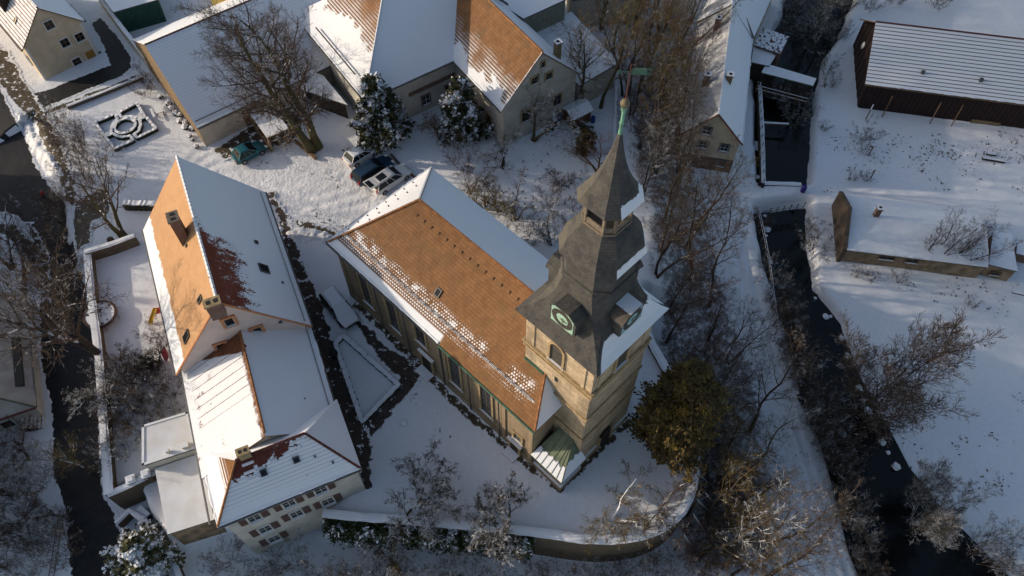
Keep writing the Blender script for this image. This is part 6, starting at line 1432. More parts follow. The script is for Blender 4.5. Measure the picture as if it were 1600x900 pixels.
wall('yard_wall', 'small L-shaped snow-topped wall beside the low flat annexe', 'wall', [(181, 818), (202, 798), (238, 822)], -1.2, -3.6, .35, m_stone_g, 0)
wall('yard_wall', 'snow-capped side wall of the stairs by the low annexe', 'wall', [(262, 855), (272, 880), (285, 912)], -1.6, -5, .35, m_stone_g, 0)
wall('curved_garden_wall', 'curved low wall of the snowy garden on the left edge', 'wall', [(-12, 362), (10, 372), (25, 392), (31, 420), (29, 450)], -1.0, -3, .3, m_stone_g, 4)
m_hedge = needle_mat('box_hedge_leaves', (.022, .026, .014), (.05, .05, .025), .85, None, sz=.4, patch=2.4)
def hedge(name, label, px=None, h=.38, wd=.34, closed=True, group=None, world=None, z=0.0, seed=1, cat='hedge'):
    line = world or [at2(*p, .3) for p in px]; n = len(line); out = []
    for i in range(n if closed else n - 1):
        a, b = line[i], line[(i + 1) % n]; k = max(1, int(np.linalg.norm(b - a) / .22)); out += [a + (b - a) * j / k for j in range(k)]
    if not closed: out.append(line[-1])
    c = sum(line) / n; root = empty(name, label, cat, (c[0], c[1], z), group)
    m = M(); zg = [gz(*p) - .05 for p in out]; strip(m, out, wd, zg, [q + h + .05 for q in zg], jit=.35, seed=seed, closed=closed); m.build('clipped_foliage', m_hedge, root)
    m = M(); strip(m, out, wd * .8, [q + h + .03 for q in zg], [q + h + .12 for q in zg], jit=.4, seed=seed + 7, closed=closed); m.build('snow_cap', m_snow, root); return root
Z3 = lambda l: [(130 + x / 5.295, 90 + y / 5.295) for x, y in l]
hedge('parterre_hedge', 'top box-hedge bed of the snowy parterre', Z3([(295, 460), (445, 380), (512, 490), (452, 515), (430, 500), (390, 488), (345, 492), (315, 497)]), seed=1)
hedge('parterre_hedge', 'left box-hedge bed of the snowy parterre', Z3([(100, 540), (265, 470), (285, 508), (262, 530), (240, 570), (235, 615), (175, 645)]), seed=2)
hedge('parterre_hedge', 'right box-hedge bed of the snowy parterre', Z3([(470, 512), (525, 498), (605, 590), (450, 665), (425, 640), (462, 610), (478, 560)]), seed=3)
hedge('parterre_hedge', 'bottom box-hedge bed of the snowy parterre', Z3([(185, 660), (245, 632), (290, 655), (330, 660), (390, 650), (415, 685), (265, 755)]), seed=4)
cc = at2(130 + 348 / 5.295, 90 + 568 / 5.295, .3); hedge('parterre_hedge', 'round box-hedge ring in the middle of the parterre', world=[cc + np.array([math.cos(a), math.sin(a)]) * 1.12 for a in np.linspace(0, 2 * math.pi, 20, endpoint=False)], seed=5)
Z4 = lambda l: [(500 + x / 3.6, 440 + y / 3.6) for x, y in l]
hedge('bed_hedge', 'low snow-capped hedge round the wedge-shaped bed between house and church', Z4([(88, 345), (130, 302), (440, 578), (236, 788), (110, 420)]), h=.32, wd=.42, seed=6)
hedge('hedge', 'dark low hedge reaching the north-west corner of the steep-roofed house', [(196, 322), (262, 324)], h=.9, wd=.7, closed=False, seed=7)
def posts_fence(name, label, px, z, h, n, mat, rails=2, cat='railing', pr=.035):
    line = [at2(*p, z) for p in px]; c = line[len(line) // 2]; root = empty(name, label, cat, (c[0], c[1], z))
    cum = [0]
    for a, b in zip(line[:-1], line[1:]): cum.append(cum[-1] + np.linalg.norm(b - a))
    def pt(s):
        for i in range(len(line) - 1):
            if s <= cum[i + 1] + 1e-6: return line[i] + (line[i + 1] - line[i]) * (s - cum[i]) / (cum[i + 1] - cum[i])
        return line[-1]
    P = [pt(cum[-1] * i / (n - 1)) for i in range(n)]; zz = [max(gz(*p), z - .3) for p in P]
    for p, q in zip(P, zz): m = M(); m.cbox((*p, q - .4), pr * 2, pr * 2, h + .4, .3, 0, 1); m.build('post', [mat, m_snow], root)
    for r in range(rails):
        for i in range(n - 1):
            k = h * (1 - r * .45) - .02; a, b = P[i], P[i + 1]; m = M(); d = b - a
            m.box((*a, zz[i] + k), (*d, zz[i + 1] - zz[i]), (*(np.array([-d[1], d[0]]) / np.linalg.norm(d) * pr * 1.2), 0), (0, 0, .05), 0, 1); m.build('rail', [mat, m_snow], root)
    return root
posts_fence('railing', 'snowy handrail along the upper left bank of the stream below the crossing', [(1184, 335), (1192, 372), (1200, 413), (1207, 467), (1215, 533)], -3.3, 1.0, 16, m_wood, 2)
posts_fence('railing', 'metal railing over the stream crossing below the mill pond', [(1203, 331), (1256, 322)], -3.0, 1.0, 6, m_metal, 3)
posts_fence('railing', 'thin railing along the mill house side of the pond', [(1187, 150), (1191, 220), (1193, 284)], -2.9, .9, 11, m_metal, 2)
posts_fence('railing', 'short timber fence outside the curved wall below the brown-gold conifer', [(1103, 702), (1107, 728), (1108, 752)], -3.8, 1.0, 5, m_wood, 2)
def beam(name, label, a, b, z, w, h, mat, cat='timber', group=None, top=None, zb=None):
    A, B = at(*a, z), at(*b, zb if zb is not None else z); root = M(); d = B - A; n = Vector((-d.y, d.x, 0)).normalized() * w
    root.box(A - n / 2, d, n, (0, 0, h), 0, 1); o = root.build(name, [mat, top or m_snow], None, loc=tuple(A)); tag(o, label, cat, group); return o
beam('footbeam', 'snowy beam laid across the middle of the mill pond', (1191, 193), (1232, 195), -3.2, .25, .2, m_wood)
beam('timber_log', 'dark timber lying beside the foot of the huge bare tree', (461, 221), (494, 249), .02, .3, .3, m_wood, 'log', top=m_wood)
beam('parking_beam', 'upper timber parking stop beyond the white hatchback', (547, 193), (560, 206), .02, .2, .2, m_wood, 'beam', top=m_wood)
beam('parking_beam', 'timber parking stop beyond the blue estate car', (611, 242), (624, 257), .02, .2, .2, m_wood, 'beam', top=m_wood)
beam('parking_beam', 'timber parking stop beyond the white car with open tailgate', (640, 271), (650, 279), .02, .2, .2, m_wood, 'beam', top=m_wood)
beam('log', 'shorter log on the snow below the timber barn', (1541, 241), (1556, 243), -3.0, .25, .2, m_wood_dark, 'log')
beam('log', 'longer log on the snow below the timber barn', (1534, 248), (1569, 254), -3.0, .3, .25, m_wood_dark, 'log')
beam('plank', 'weathered plank at the right field edge east of the stable', (1581, 457), (1600, 461), -3.1, .2, .15, m_wood_dark, 'plank')
for (a, b), lb in zip((((1094, 745), (1114, 759)), ((1094, 764), (1112, 777)), ((1089, 784), (1112, 800)), ((1083, 807), (1103, 830)), ((1068, 838), (1085, 858))), ('topmost', 'second from top', 'middle', 'second from bottom', 'lowest')):
    A = at(*a, -.3); B = at(*b, -4.4); B.z = gz(B.x, B.y) - .1; root = empty('timber_brace', 'snowy timber brace leaning on the outside of the curved wall, ' + lb, 'brace', (B.x, B.y, B.z), 'timber braces outside the curved wall')
    d = B - A; n = Vector((-d.y, d.x, 0)).normalized() * .22; m = M(); m.box(A, d, n, (0, 0, .22), 0, 1); m.build('raking_beam', [m_wood, m_snow], root)
    m = M(); m.box(Vector((A.x, A.y, -5)), n, d.normalized() * .2, (0, 0, 4.5)); m.build('upright', m_wood, root); m = M(); m.box(Vector((A.x, A.y, B.z + .6)), Vector((d.x, d.y, 0)) * .8, n, (0, 0, .16), 0, 1); m.build('tie', [m_wood, m_snow], root)
# stairs
def stairs(label, a, b, n, w, z0, z1):
    A = at(*a, z0); B = at(*b, z1); d = Vector((B.x - A.x, B.y - A.y, 0)); st = d / n; nn = Vector((-d.y, d.x, 0)).normalized() * w
    root = empty('outdoor_stairs', label, 'stairs', (A.x, A.y, z1))
    for i in range(n):
        z = z0 + (z1 - z0) * i / n; m = M(); m.box(A + st * i + Vector((0, 0, z - A.z - .16)) - nn / 2, st * .72, nn, (0, 0, .16), 0, 1); m.build('step', [m_plaster_grey, m_snow], root)
    for s in (-1, 1): m = M(); q = A - nn / 2 if s < 0 else A + nn / 2 - nn.normalized() * .08; m.box(q + Vector((0, 0, -.75)), d + Vector((0, 0, z1 - z0)), nn.normalized() * .08, (0, 0, .55)); m.build('stringer', m_wood_dark, root)
stairs('short flight of snowy steps below the house cut off by the left edge', (33, 657), (72, 657), 6, 1.5, -1.3, -2.3)
stairs('narrow snowy flight of steps beside the snow-laden evergreen', (275, 838), (298, 905), 12, 1.1, -2.6, -4.8)
# ------------------------------------------------------------------ vehicles
def car(label, P, ang, body, L=4.4, wd=1.78, H=1.48, kind='estate', snow=None, opengate=False, sunroof=False, glass=None, tail=(.5, .02, .02)):
    P = V3(P); root = empty('parked_car', label, 'car', P, 'parked cars'); root.rotation_euler = (0, 0, 0)
    ca, sa = math.cos(ang), math.sin(ang); g = glass or m_glass
    def T(x, y, z): return P + Vector((ca * x - sa * y, sa * x + ca * y, z))
    hb = .98 if H > 1.55 else .88; h = L / 2; w = wd / 2
    xs = [-h, -h + .10, -h + .5, -h + 1.3, 0, h - 1.35, h - .9, h - .35, h - .08, h]
    top = [hb - .15, hb, hb + .03, hb + .02, hb, hb - .02, hb - .08, hb - .2, hb - .34, hb - .42]
    hw = [w * .82, w * .93, w * .98, w, w, w, w * .98, w * .92, w * .82, w * .7]; bot = [.42, .3, .22, .2, .2, .2, .2, .24, .3, .4]
    m = M(); rings = []
    for x, t, q, b in zip(xs, top, hw, bot):
        rings.append([T(x, y, z) for y, z in ((-q * .9, b), (-q, b + .16), (-q, t - .2), (-q * .94, t - .05), (-q * .72, t), (0, t + .03), (q * .72, t), (q * .94, t - .05), (q, t - .2), (q, b + .16), (q * .9, b))])
    k = len(rings[0])
    for a, b in zip(rings[:-1], rings[1:]):
        for i in range(k): j = (i + 1) % k; m.face([a[i], b[i], b[j], a[j]], 0, uv=[(0, 0), (1, 0), (1, 1), (0, 1)])
    m.face(rings[0], 0); m.face(rings[-1][::-1], 0); m.build('body', snow or body, root, smooth=False)
    # greenhouse
    rb = -h + (.12 if kind != 'hatch' else .3); rt = -h + (.42 if kind != 'hatch' else .75); ft = h - 2.05; fb = h - 1.22; zb = hb - .02; zt = H - .06; wb = w * .93; wt = w * .74
    base = [T(rb, -wb, zb), T(fb, -wb, zb), T(fb, wb, zb), T(rb, wb, zb)]; tp = [T(rt, -wt, zt), T(ft, -wt, zt), T(ft, wt, zt), T(rt, wt, zt)]
    m = M(); m.face([base[0], base[1], tp[1], tp[0]]); m.face([base[2], base[3], tp[3], tp[2]]); m.build('side_glass', g, root)
    m = M(); m.face([base[1], base[2], tp[2], tp[1]]); m.build('windscreen', g, root)
    if not opengate: m = M(); m.face([base[3], base[0], tp[0], tp[3]]); m.build('rear_window', g, root)
    else: 
        m = M(); m.face([base[3], base[0], tp[0], tp[3]]); m.build('boot_opening', m_black, root)
        m = M(); a = T(rt + .05, 0, zt + .02); m.box(T(rt - 1.0, -wt, zt + .12), T(rt - .0, -wt, zt + .02) - T(rt - 1.0, -wt, zt + .12), T(0, wt * 2, 0) - T(0, 0, 0), (0, 0, .07)); tg = m.build('tailgate', body, root)
        m = M(); m.box(T(rt - .95, -wt * .7, zt + .13 + .06), T(.55, 0, -.06) - T(0, 0, 0), T(0, wt * 1.4, 0) - T(0, 0, 0), (0, 0, .02)); m.build('rear_window', g, tg)
    m = M(); e = .03
    R_ = [T(rt - .03, -wt - e, zt), T(ft + .03, -wt - e, zt), T(ft + .03, wt + e, zt), T(rt - .03, wt + e, zt)]; U = [T(rt + .15, -wt * .82, H), T(ft - .2, -wt * .82, H), T(ft - .2, wt * .82, H), T(rt + .15, wt * .82, H)]
    m.face(U)
    for i in range(4): j = (i + 1) % 4; m.face([R_[i], R_[j], U[j], U[i]])
    m.build('roof', snow or body, root)
    for a, b in ((base[0], tp[0]), (base[1], tp[1]), (base[2], tp[2]), (base[3], tp[3])): m = M(); m.bar(a, b, .045, k=4); m.build('pillar', body, root)
    for sy in (-1, 1):
        for fr_ in (.42, .68): 
            a = T(rb + (fb - rb) * fr_, sy * wb, zb); b = T(rt + (ft - rt) * fr_, sy * wt, zt); m = M(); m.bar(a, b, .035, k=4); m.build('door_pillar', body, root)
        m = M(); m.box(T(h - 1.45, sy * (w + .02) - .0, hb - .02), T(.14, 0, 0) - T(0, 0, 0), T(0, sy * .17, 0) - T(0, 0, 0), (0, 0, .13)); m.build('mirror', body, root)
        m = M(); m.box(T(-h - .02, sy * w * .80, .55), T(.2, 0, 0) - T(0, 0, 0), T(0, -sy * .16, 0) - T(0, 0, 0), (0, 0, .42 if kind != 'hatch' else .25)); m.build('tail_light', m_tail, root)
        m = M(); m.box(T(h - .30, sy * w * .82, .52), T(.27, 0, 0) - T(0, 0, 0), T(0, -sy * .34, 0) - T(0, 0, 0), (0, 0, .14)); m.build('headlight', m_lamp, root)
    m = M(); m.box(T(-h - .035, -.26, .5), T(.02, 0, 0) - T(0, 0, 0), T(0, .52, 0) - T(0, 0, 0), (0, 0, .12)); m.build('number_plate', m_trim_w, root)
    m = M(); m.box(T(h - .03, -w * .45, .42), T(.05, 0, 0) - T(0, 0, 0), T(0, w * .9, 0) - T(0, 0, 0), (0, 0, .18)); m.build('grille', m_black, root)
    if sunroof: m = M(); m.box(T(rt + .35, -wt * .6, H + .004), T(.95, 0, 0) - T(0, 0, 0), T(0, wt * 1.2, 0) - T(0, 0, 0), (0, 0, .015)); m.build('sunroof', g, root)
    if kind == 'estate':
        for sy in (-1, 1): m = M(); m.bar(T(rt + .1, sy * wt * .9, H + .05), T(ft - .1, sy * wt * .9, H + .05), .02, k=4); m.build('roof_rail', m_metal, root)
    for x in (-h + .82, h - .88):
        for sy in (-1, 1):
            m = M(); m.bar(T(x, sy * (w - .19), .32), T(x, sy * (w + .015), .32), .33, k=16); wh = m.build('wheel', m_tyre, root)
            m = M(); m.bar(T(x, sy * (w + .0), .32), T(x, sy * (w + .025), .32), .2, k=10); m.build('rim', m_rim, wh)
    return root
m_tail = plain('red_tail_light', (.45, .02, .015), .3, .1, 4); m_lamp = plain('headlight_glass', (.6, .6, .58), .15, .1, 4); m_tyre = plain('black_tyre', (.02, .02, .02), .9, .2, 6); m_rim = plain('alloy_rim', (.30, .30, .31), .35, .1, 4, metal=.7)
def paint(n, c, ro=.3): t = MT(n, ro); t.b.inputs['Coat Weight'].default_value = .5; q = t.noise(4, 3); return t.set(t.mix(q, c, tuple(x * .85 for x in c)), ro)
p_white = paint('white_car_paint', (.72, .71, .69)); p_blue = paint('dark_teal_blue_paint', (.018, .045, .085)); p_teal = paint('turquoise_paint', (.01, .22, .27)); p_dark = paint('dark_grey_paint', (.03, .032, .035))
m_carsnow = plain('dark_paint_under_thick_snow', (.03, .032, .035), .4, .2, 3, snow=1, snz=.72, bump=.02); m_whsnow = plain('white_paint_under_thin_snow', (.60, .59, .56), .4, .05, 3, snow=.6, snz=.8, patch=1.5)
def dirpx(a, b, z=.32): A, B = at(*a, z), at(*b, z); return math.atan2(B.y - A.y, B.x - A.x), (A + B) / 2
a_, c_ = dirpx((603.4, 299.6), (634.4, 278.8)); off = Vector((-math.sin(a_), math.cos(a_), 0)) * .88; q_ = c_ + off; car('white off-road car with open tailgate and dark sunroof, nearest the church roof', (q_.x, q_.y, 0), a_, p_white, 4.6, 1.82, 1.68, 'estate', opengate=True, sunroof=True)
car('dark teal-blue estate car in the middle of the three parked together', (at(582, 263, .8).x, at(582, 263, .8).y, 0), a_ + .02, p_blue, 4.75, 1.84, 1.5, 'estate')
a2_, c2_ = dirpx((561.3, 256.3), (584, 242)); off = Vector((-math.sin(a2_), math.cos(a2_), 0)) * .84; q_ = c2_ + off; car('white hatchback furthest left of the three parked together', (q_.x, q_.y, 0), a2_, p_white, 4.1, 1.7, 1.46, 'hatch', snow=m_whsnow)
a3_, c3_ = dirpx((385.7, 251.9), (407.4, 240.2)); off = Vector((-math.sin(a3_), math.cos(a3_), 0)) * .8; q_ = c3_ + off; car('turquoise small car parked by the carport', (q_.x, q_.y, 0), a3_, p_teal, 3.8, 1.66, 1.5, 'hatch', snow=paint('turquoise_paint_dark_roof', (.008, .10, .12)))
A, B = at(511, 456, .8), at(549, 504, .8); car('snow-covered family car between the steep-roofed house and the church', ((A.x + B.x) / 2, (A.y + B.y) / 2, 0), math.atan2(B.y - A.y, B.x - A.x), p_dark, 4.5, 1.85, 1.62, 'estate', snow=m_carsnow, glass=plain('window_glass_partly_snowy', (.02, .022, .025), .2, .1, 3, snow=.75, snz=.62, patch=1.5))
# ------------------------------------------------------------------ garden things
def lump(name, label, px, r, mat, cat, z=None, flat_=.8, seed=0, group=None):
    P = atg(*px); rng = np.random.default_rng(seed); m = M(); n1_, n2_ = 12, 7; Rn = rng.random((n1_, n2_ + 1)) * .35 + .82
    V_ = lambda i, j: P + Vector((math.cos(2 * math.pi * i / n1_) * math.cos(math.pi * (j / n2_ - .5)), math.sin(2 * math.pi * i / n1_) * math.cos(math.pi * (j / n2_ - .5)), (math.sin(math.pi * (j / n2_ - .5)) + .8) * flat_)) * (r * Rn[i % n1_, j] if 0 < j < n2_ else r)
    for i in range(n1_):
        for j in range(n2_):
            Q = [V_(i, j), V_(i + 1, j), V_(i + 1, j + 1), V_(i, j + 1)]
            if j == 0: Q = [Q[0], Q[2], Q[3]]
            if j == n2_ - 1: Q = Q[:3]
            m.face(Q, uv=[(0, 0)] * len(Q))
    o = m.build(name, mat, None, smooth=True, loc=tuple(P)); tag(o, label, cat, group); return o
m_ballsnow = plain('box_ball_with_snow', (.03, .035, .02), .9, .3, 6, snow=.9, snz=.45, patch=2)
for i, (x, y, r) in enumerate(((645, 335, .30), (712, 392, .42), (738, 434, .42), (765, 472, .36), (803, 488, .34), (805, 535, .38), (848, 548, .32), (850, 586, .42), (905, 598, .36), (885, 655, .26), (905, 685, .24), (940, 745, .3))):
    lump('box_ball', 'snow-topped box ball in the row along the stone barn gable, %s' % ('topmost', 'second', 'third', 'fourth', 'fifth', 'sixth', 'seventh', 'eighth', 'ninth', 'tenth', 'eleventh', 'lowest')[i] + ' of twelve', (130 + x / 5.295, 90 + y / 5.295), r, m_ballsnow, 'shrub', seed=i, group='box balls along the stone barn')
lump('boulder', 'snow-covered boulder in the dark stream', (1285, 503), .34, plain('stone_under_snow', (.10, .10, .10), .8, .2, 3, snow=1, snz=.1), 'rock', seed=33, flat_=.5).location.z += .95
lump('snow_heap', 'round snow-covered heap at the well spot on the churchyard lawn', (631, 661), .32, plain('trodden_snow_heap', (.2, .18, .16), .8, .3, 6, snow=.7, snz=.2, patch=3), 'heap', seed=34, flat_=.25)
m_stonecap = plain('stone_with_snow_cap', (.08, .075, .07), .8, .2, 3, snow=.8, snz=.4)
def trampoline():
    P = atg(161, 497); root = empty('trampoline', 'round dark-rimmed trampoline with snow on its mat, beside the garden wall', 'trampoline', P); r = 1.55; K = 24
    ring = [P + Vector((math.cos(2 * math.pi * i / K) * r, math.sin(2 * math.pi * i / K) * r, .7)) for i in range(K)]
    m = M(); m.face([p + Vector((0, 0, -.02)) for p in ring], uv=[(0, 0)] * K); m.build('jumping_mat', plain('mat_with_snow', (.05, .05, .05), .8, .3, 2, snow=.55, snz=.3), root)
    m = M()
    for i in range(K): j = (i + 1) % K; c = P + Vector((0, 0, .72)); a, b = ring[i], ring[j]; m.face([a + (c - a) * .16, a, b, b + (c - b) * .16], uv=[(0, 0)] * 4); m.face([a, a - Vector((0, 0, .12)), b - Vector((0, 0, .12)), b], uv=[(0, 0)] * 4)
    m.build('rim_pad', plain('dark_red_brown_pad', (.06, .03, .025), .7, .2, 4), root)
    for i in range(0, K, 4):
        m = M(); m.bar(ring[i], ring[i] - Vector((0, 0, .72)), .03, k=5); m.build('leg', m_metal, root)
        m = M(); m.bar(ring[i], ring[i] + Vector((0, 0, 1.5)), .02, k=5); m.build('net_pole', m_metal, root)
trampoline()
def slide():
    P = atg(243, 492); root = empty('play_slide', 'small yellow and red play slide in the snow by the steep-roofed house', 'slide', P)
    y, r_ = plain('yellow_plastic', (.55, .35, .03), .4, .1, 4), plain('red_plastic', (.42, .05, .03), .4, .1, 4)
    m = M(); m.box(P + Vector((.1, .2, .85)), (-.5, -1.15, -.8), (.35, -.15, 0), (0, 0, .06)); m.build('chute', y, root)
    for k in (0, 1): m = M(); m.box(P + Vector((.1, .2, .88)) + Vector((.33, -.14, 0)) * k, (-.5, -1.15, -.8), (.04, -.02, 0), (0, 0, .14)); m.build('side_rail', y, root)
    for k in (0, 1): m = M(); m.bar(P + Vector((.1, .2, .9)) + Vector((.35, -.15, 0)) * k, P + Vector((.35, .7, 0)) + Vector((.35, -.15, 0)) * k, .035, k=5); m.build('ladder_rail', r_, root)
    for k in range(3): a = P + Vector((.1, .2, .9)).lerp(Vector((.35, .7, 0)), (k + 1) / 4); m = M(); m.bar(a, a + Vector((.35, -.15, 0)), .03, k=5); m.build('rung', r_, root)
    m = M(); m.cbox(P + Vector((.35, .15, .3)), .5, .4, .4, .4); m.build('tunnel_block', r_, root)
slide()
def sledge():
    P = atg(259, 555); m = M(); pr = ((-.95, .03, .2), (-.6, .2, .1), (0, .28, .05), (.6, .2, .1), (.95, .03, .22)); a = R(118); root = empty('sledge', 'narrow dark red boat-shaped sledge lying by the west eave', 'sledge', P)
    T = lambda x, y, z: P + Vector((math.cos(a) * x - math.sin(a) * y, math.sin(a) * x + math.cos(a) * y, z))
    for (x0, w0, z0), (x1, w1, z1) in zip(pr[:-1], pr[1:]):
        m.face([T(x0, -w0, z0 + .25), T(x1, -w1, z1 + .25), T(x1, 0, z1), T(x0, 0, z0)]); m.face([T(x0, 0, z0), T(x1, 0, z1), T(x1, w1, z1 + .25), T(x0, w0, z0 + .25)]); m.face([T(x0, -w0, z0 + .22), T(x0, w0, z0 + .22), T(x1, w1, z1 + .22), T(x1, -w1, z1 + .22)])
    m.build('hull', plain('dark_red_plastic', (.18, .02, .03), .4, .15, 4), root)
    m = M(); m.bar(T(.9, 0, .4), T(1.5, .3, .05), .015, k=4); m.build('pull_rope', m_wood, root)
sledge()
def barrel(label, px, r, h, mat, z=None, snow=True):
    P = atg(*px); root = empty('barrel', label, 'barrel', P); m = M(); zs_ = [(0, r * .88), (h * .5, r), (h, r * .9)]
    for (a, ra), (b, rb) in zip(zs_[:-1], zs_[1:]): m.bar(P + Vector((0, 0, a)), P + Vector((0, 0, b)), ra, k=12, r2=rb)
    m.build('body', mat, root); m = M(); m.bar(P + Vector((0, 0, h)), P + Vector((0, 0, h + .07)), r * .86, k=12, r2=r * .7); m.build('lid_snow', m_snow if snow else mat, root)
m_bluep = plain('blue_plastic', (.01, .04, .20), .4, .1, 4)
barrel('rusty barrel with snow lid left of the garden shed', (866, 196), .32, .9, plain('rusty_barrel', (.14, .05, .04), .7, .3, 4)); barrel('blue barrel at the left corner of the garden shed', (874, 187), .26, .8, m_bluep, snow=False); barrel('blue barrel at the right corner of the garden shed', (926, 191), .26, .8, m_bluep, snow=False)
barrel('small dark tub near the orchard wall', (856, 206), .2, .5, m_wood_dark); barrel('small dark tub below the rusty barrel', (863, 203), .22, .5, m_wood_dark); barrel('violet-blue barrel beside the pond dam', (1254, 299), .3, .8, plain('violet_blue_plastic', (.03, .02, .18), .4, .1, 4), snow=False)
barrel('left dark pot on the snow beside the mill pond corner', (1186, 289), .2, .35, m_black, snow=False); barrel('right dark pot on the snow beside the mill pond corner', (1191, 292), .2, .35, m_black, snow=False)
barrel('round snow-capped tub by the mill pond', (1183, 278), .35, .5, m_wood); barrel('brown bin on the slope above the snow-capped garden wall', (177, 381), .35, .8, m_wood_dark, snow=False)
barrel('dark snow-rimmed rain barrel beside the wedge-shaped bed', (523, 556), .38, .7, m_black, snow=False)
def table_bench(label, px, ang):
    P = atg(*px); root = empty('garden_table', label, 'table', P); m = M(); m.cbox(P + Vector((0, 0, .7)), 1.5, .75, .06, ang, 0, 1); m.build('table_top', [m_wood, m_snow], root)
    ca, sa = math.cos(ang), math.sin(ang)
    for sx in (-.6, .6):
        for sy in (-.3, .3): m = M(); m.cbox(P + Vector((ca * sx - sa * sy, sa * sx + ca * sy, 0)), .07, .07, .7, ang); m.build('leg', m_wood, root)
    for sy in (-.75, .75): m = M(); m.cbox(P + Vector((-sa * sy, ca * sy, .42)), 1.5, .26, .05, ang, 0, 1); m.build('bench_plank', [m_wood, m_snow], root)
table_bench('snowy table with benches by the mill pond, the upper of two', (1182, 232), 1.3); table_bench('snowy table with benches by the mill pond, the lower of two', (1184, 254), 1.4)
table_bench('snow-buried bench table at the right of the parterre', (251, 177), R(-60))
def clothes_post(label, px, ang):
    P = atg(*px); root = empty('clothes_post', label, 'post', P, 'clothes posts'); m = M(); m.cbox(P, .12, .12, 1.9, ang); m.build('post', m_wood, root); m = M(); m.cbox(P + Vector((0, 0, 1.8)), 1.0, .12, .12, ang, 0, 1); m.build('cross_arm', [m_wood, m_snow], root)
clothes_post('topmost clothes post, near the timber barn wall', (1353, 186), 1.0); clothes_post('middle clothes post below the timber barn', (1357, 243), .9); clothes_post('lowest clothes post below the timber barn', (1360, 279), 1.0)
def lamp():
    P = atg(31, 334); root = empty('street_lamp', 'tall street lamp with a pale head beside the dark road', 'street lamp', P); m = M(); m.bar(P, P + Vector((0, 0, 4.9)), .07, k=8, r2=.045); m.build('pole', m_metal, root)
    m = M(); m.bar(P + Vector((0, 0, 4.9)), P + Vector((-.35, .25, 5.1)), .04, k=6); m.build('arm', m_metal, root); m = M(); m.cbox(P + Vector((-.55, .35, 5.05)), .75, .28, .14, R(145), 0, 1); m.build('lamp_head', [m_trim_w, m_snow], root)
lamp()
def ladder():
    A, B = at(93, 796, -2.1), at(74, 905, -2.1); root = empty('ladder', 'long ladder lying on the snow in the lower left corner', 'ladder', (A.x, A.y, -2.2)); d = B - A; n = Vector((-d.y, d.x, 0)).normalized() * .4
    z = lambda p: Vector((p.x, p.y, gz(p.x, p.y) + .12))
    for k in (0, 1): m = M(); m.bar(z(A + n * k), z(B + n * k), .035, k=4); m.build('side_rail', m_wood, root)
    for i in range(16): p = A + d * (i + .5) / 16; m = M(); m.bar(z(p), z(p + n), .025, k=4); m.build('rung', m_wood, root)
ladder()
def tyre():
    P = atg(62, 818); K = 16; m = M(); T = lambda i, j: P + Vector((math.cos(2 * math.pi * i / K), math.sin(2 * math.pi * i / K), 0)) * (.34 + .11 * math.cos(2 * math.pi * j / 8)) + Vector((0, 0, .14 + .11 * math.sin(2 * math.pi * j / 8)))
    for i in range(K):
        for j in range(8): m.face([T(i, j), T(i + 1, j), T(i + 1, j + 1), T(i, j + 1)], uv=[(0, 0)] * 4)
    tag(m.build('old_tyre', plain('tyre_with_snow', (.03, .03, .03), .8, .2, 4, snow=1, snz=.3), None, True, tuple(P)), 'old tyre under snow in the lower left corner garden', 'tyre')
tyre()
def bin_():
    P = at(229, 806, -2.4); P.z = gz(P.x, P.y); root = empty('storage_box', 'snow-topped box beside the low flat annexe', 'box', P); m = M(); m.cbox(P, 1.2, .6, .8, R(-38)); m.build('body', m_metal, root); m = M(); m.cbox(P + Vector((0, 0, .8)), 1.25, .66, .14, R(-38)); m.build('snow_cap', m_snow, root)
bin_()
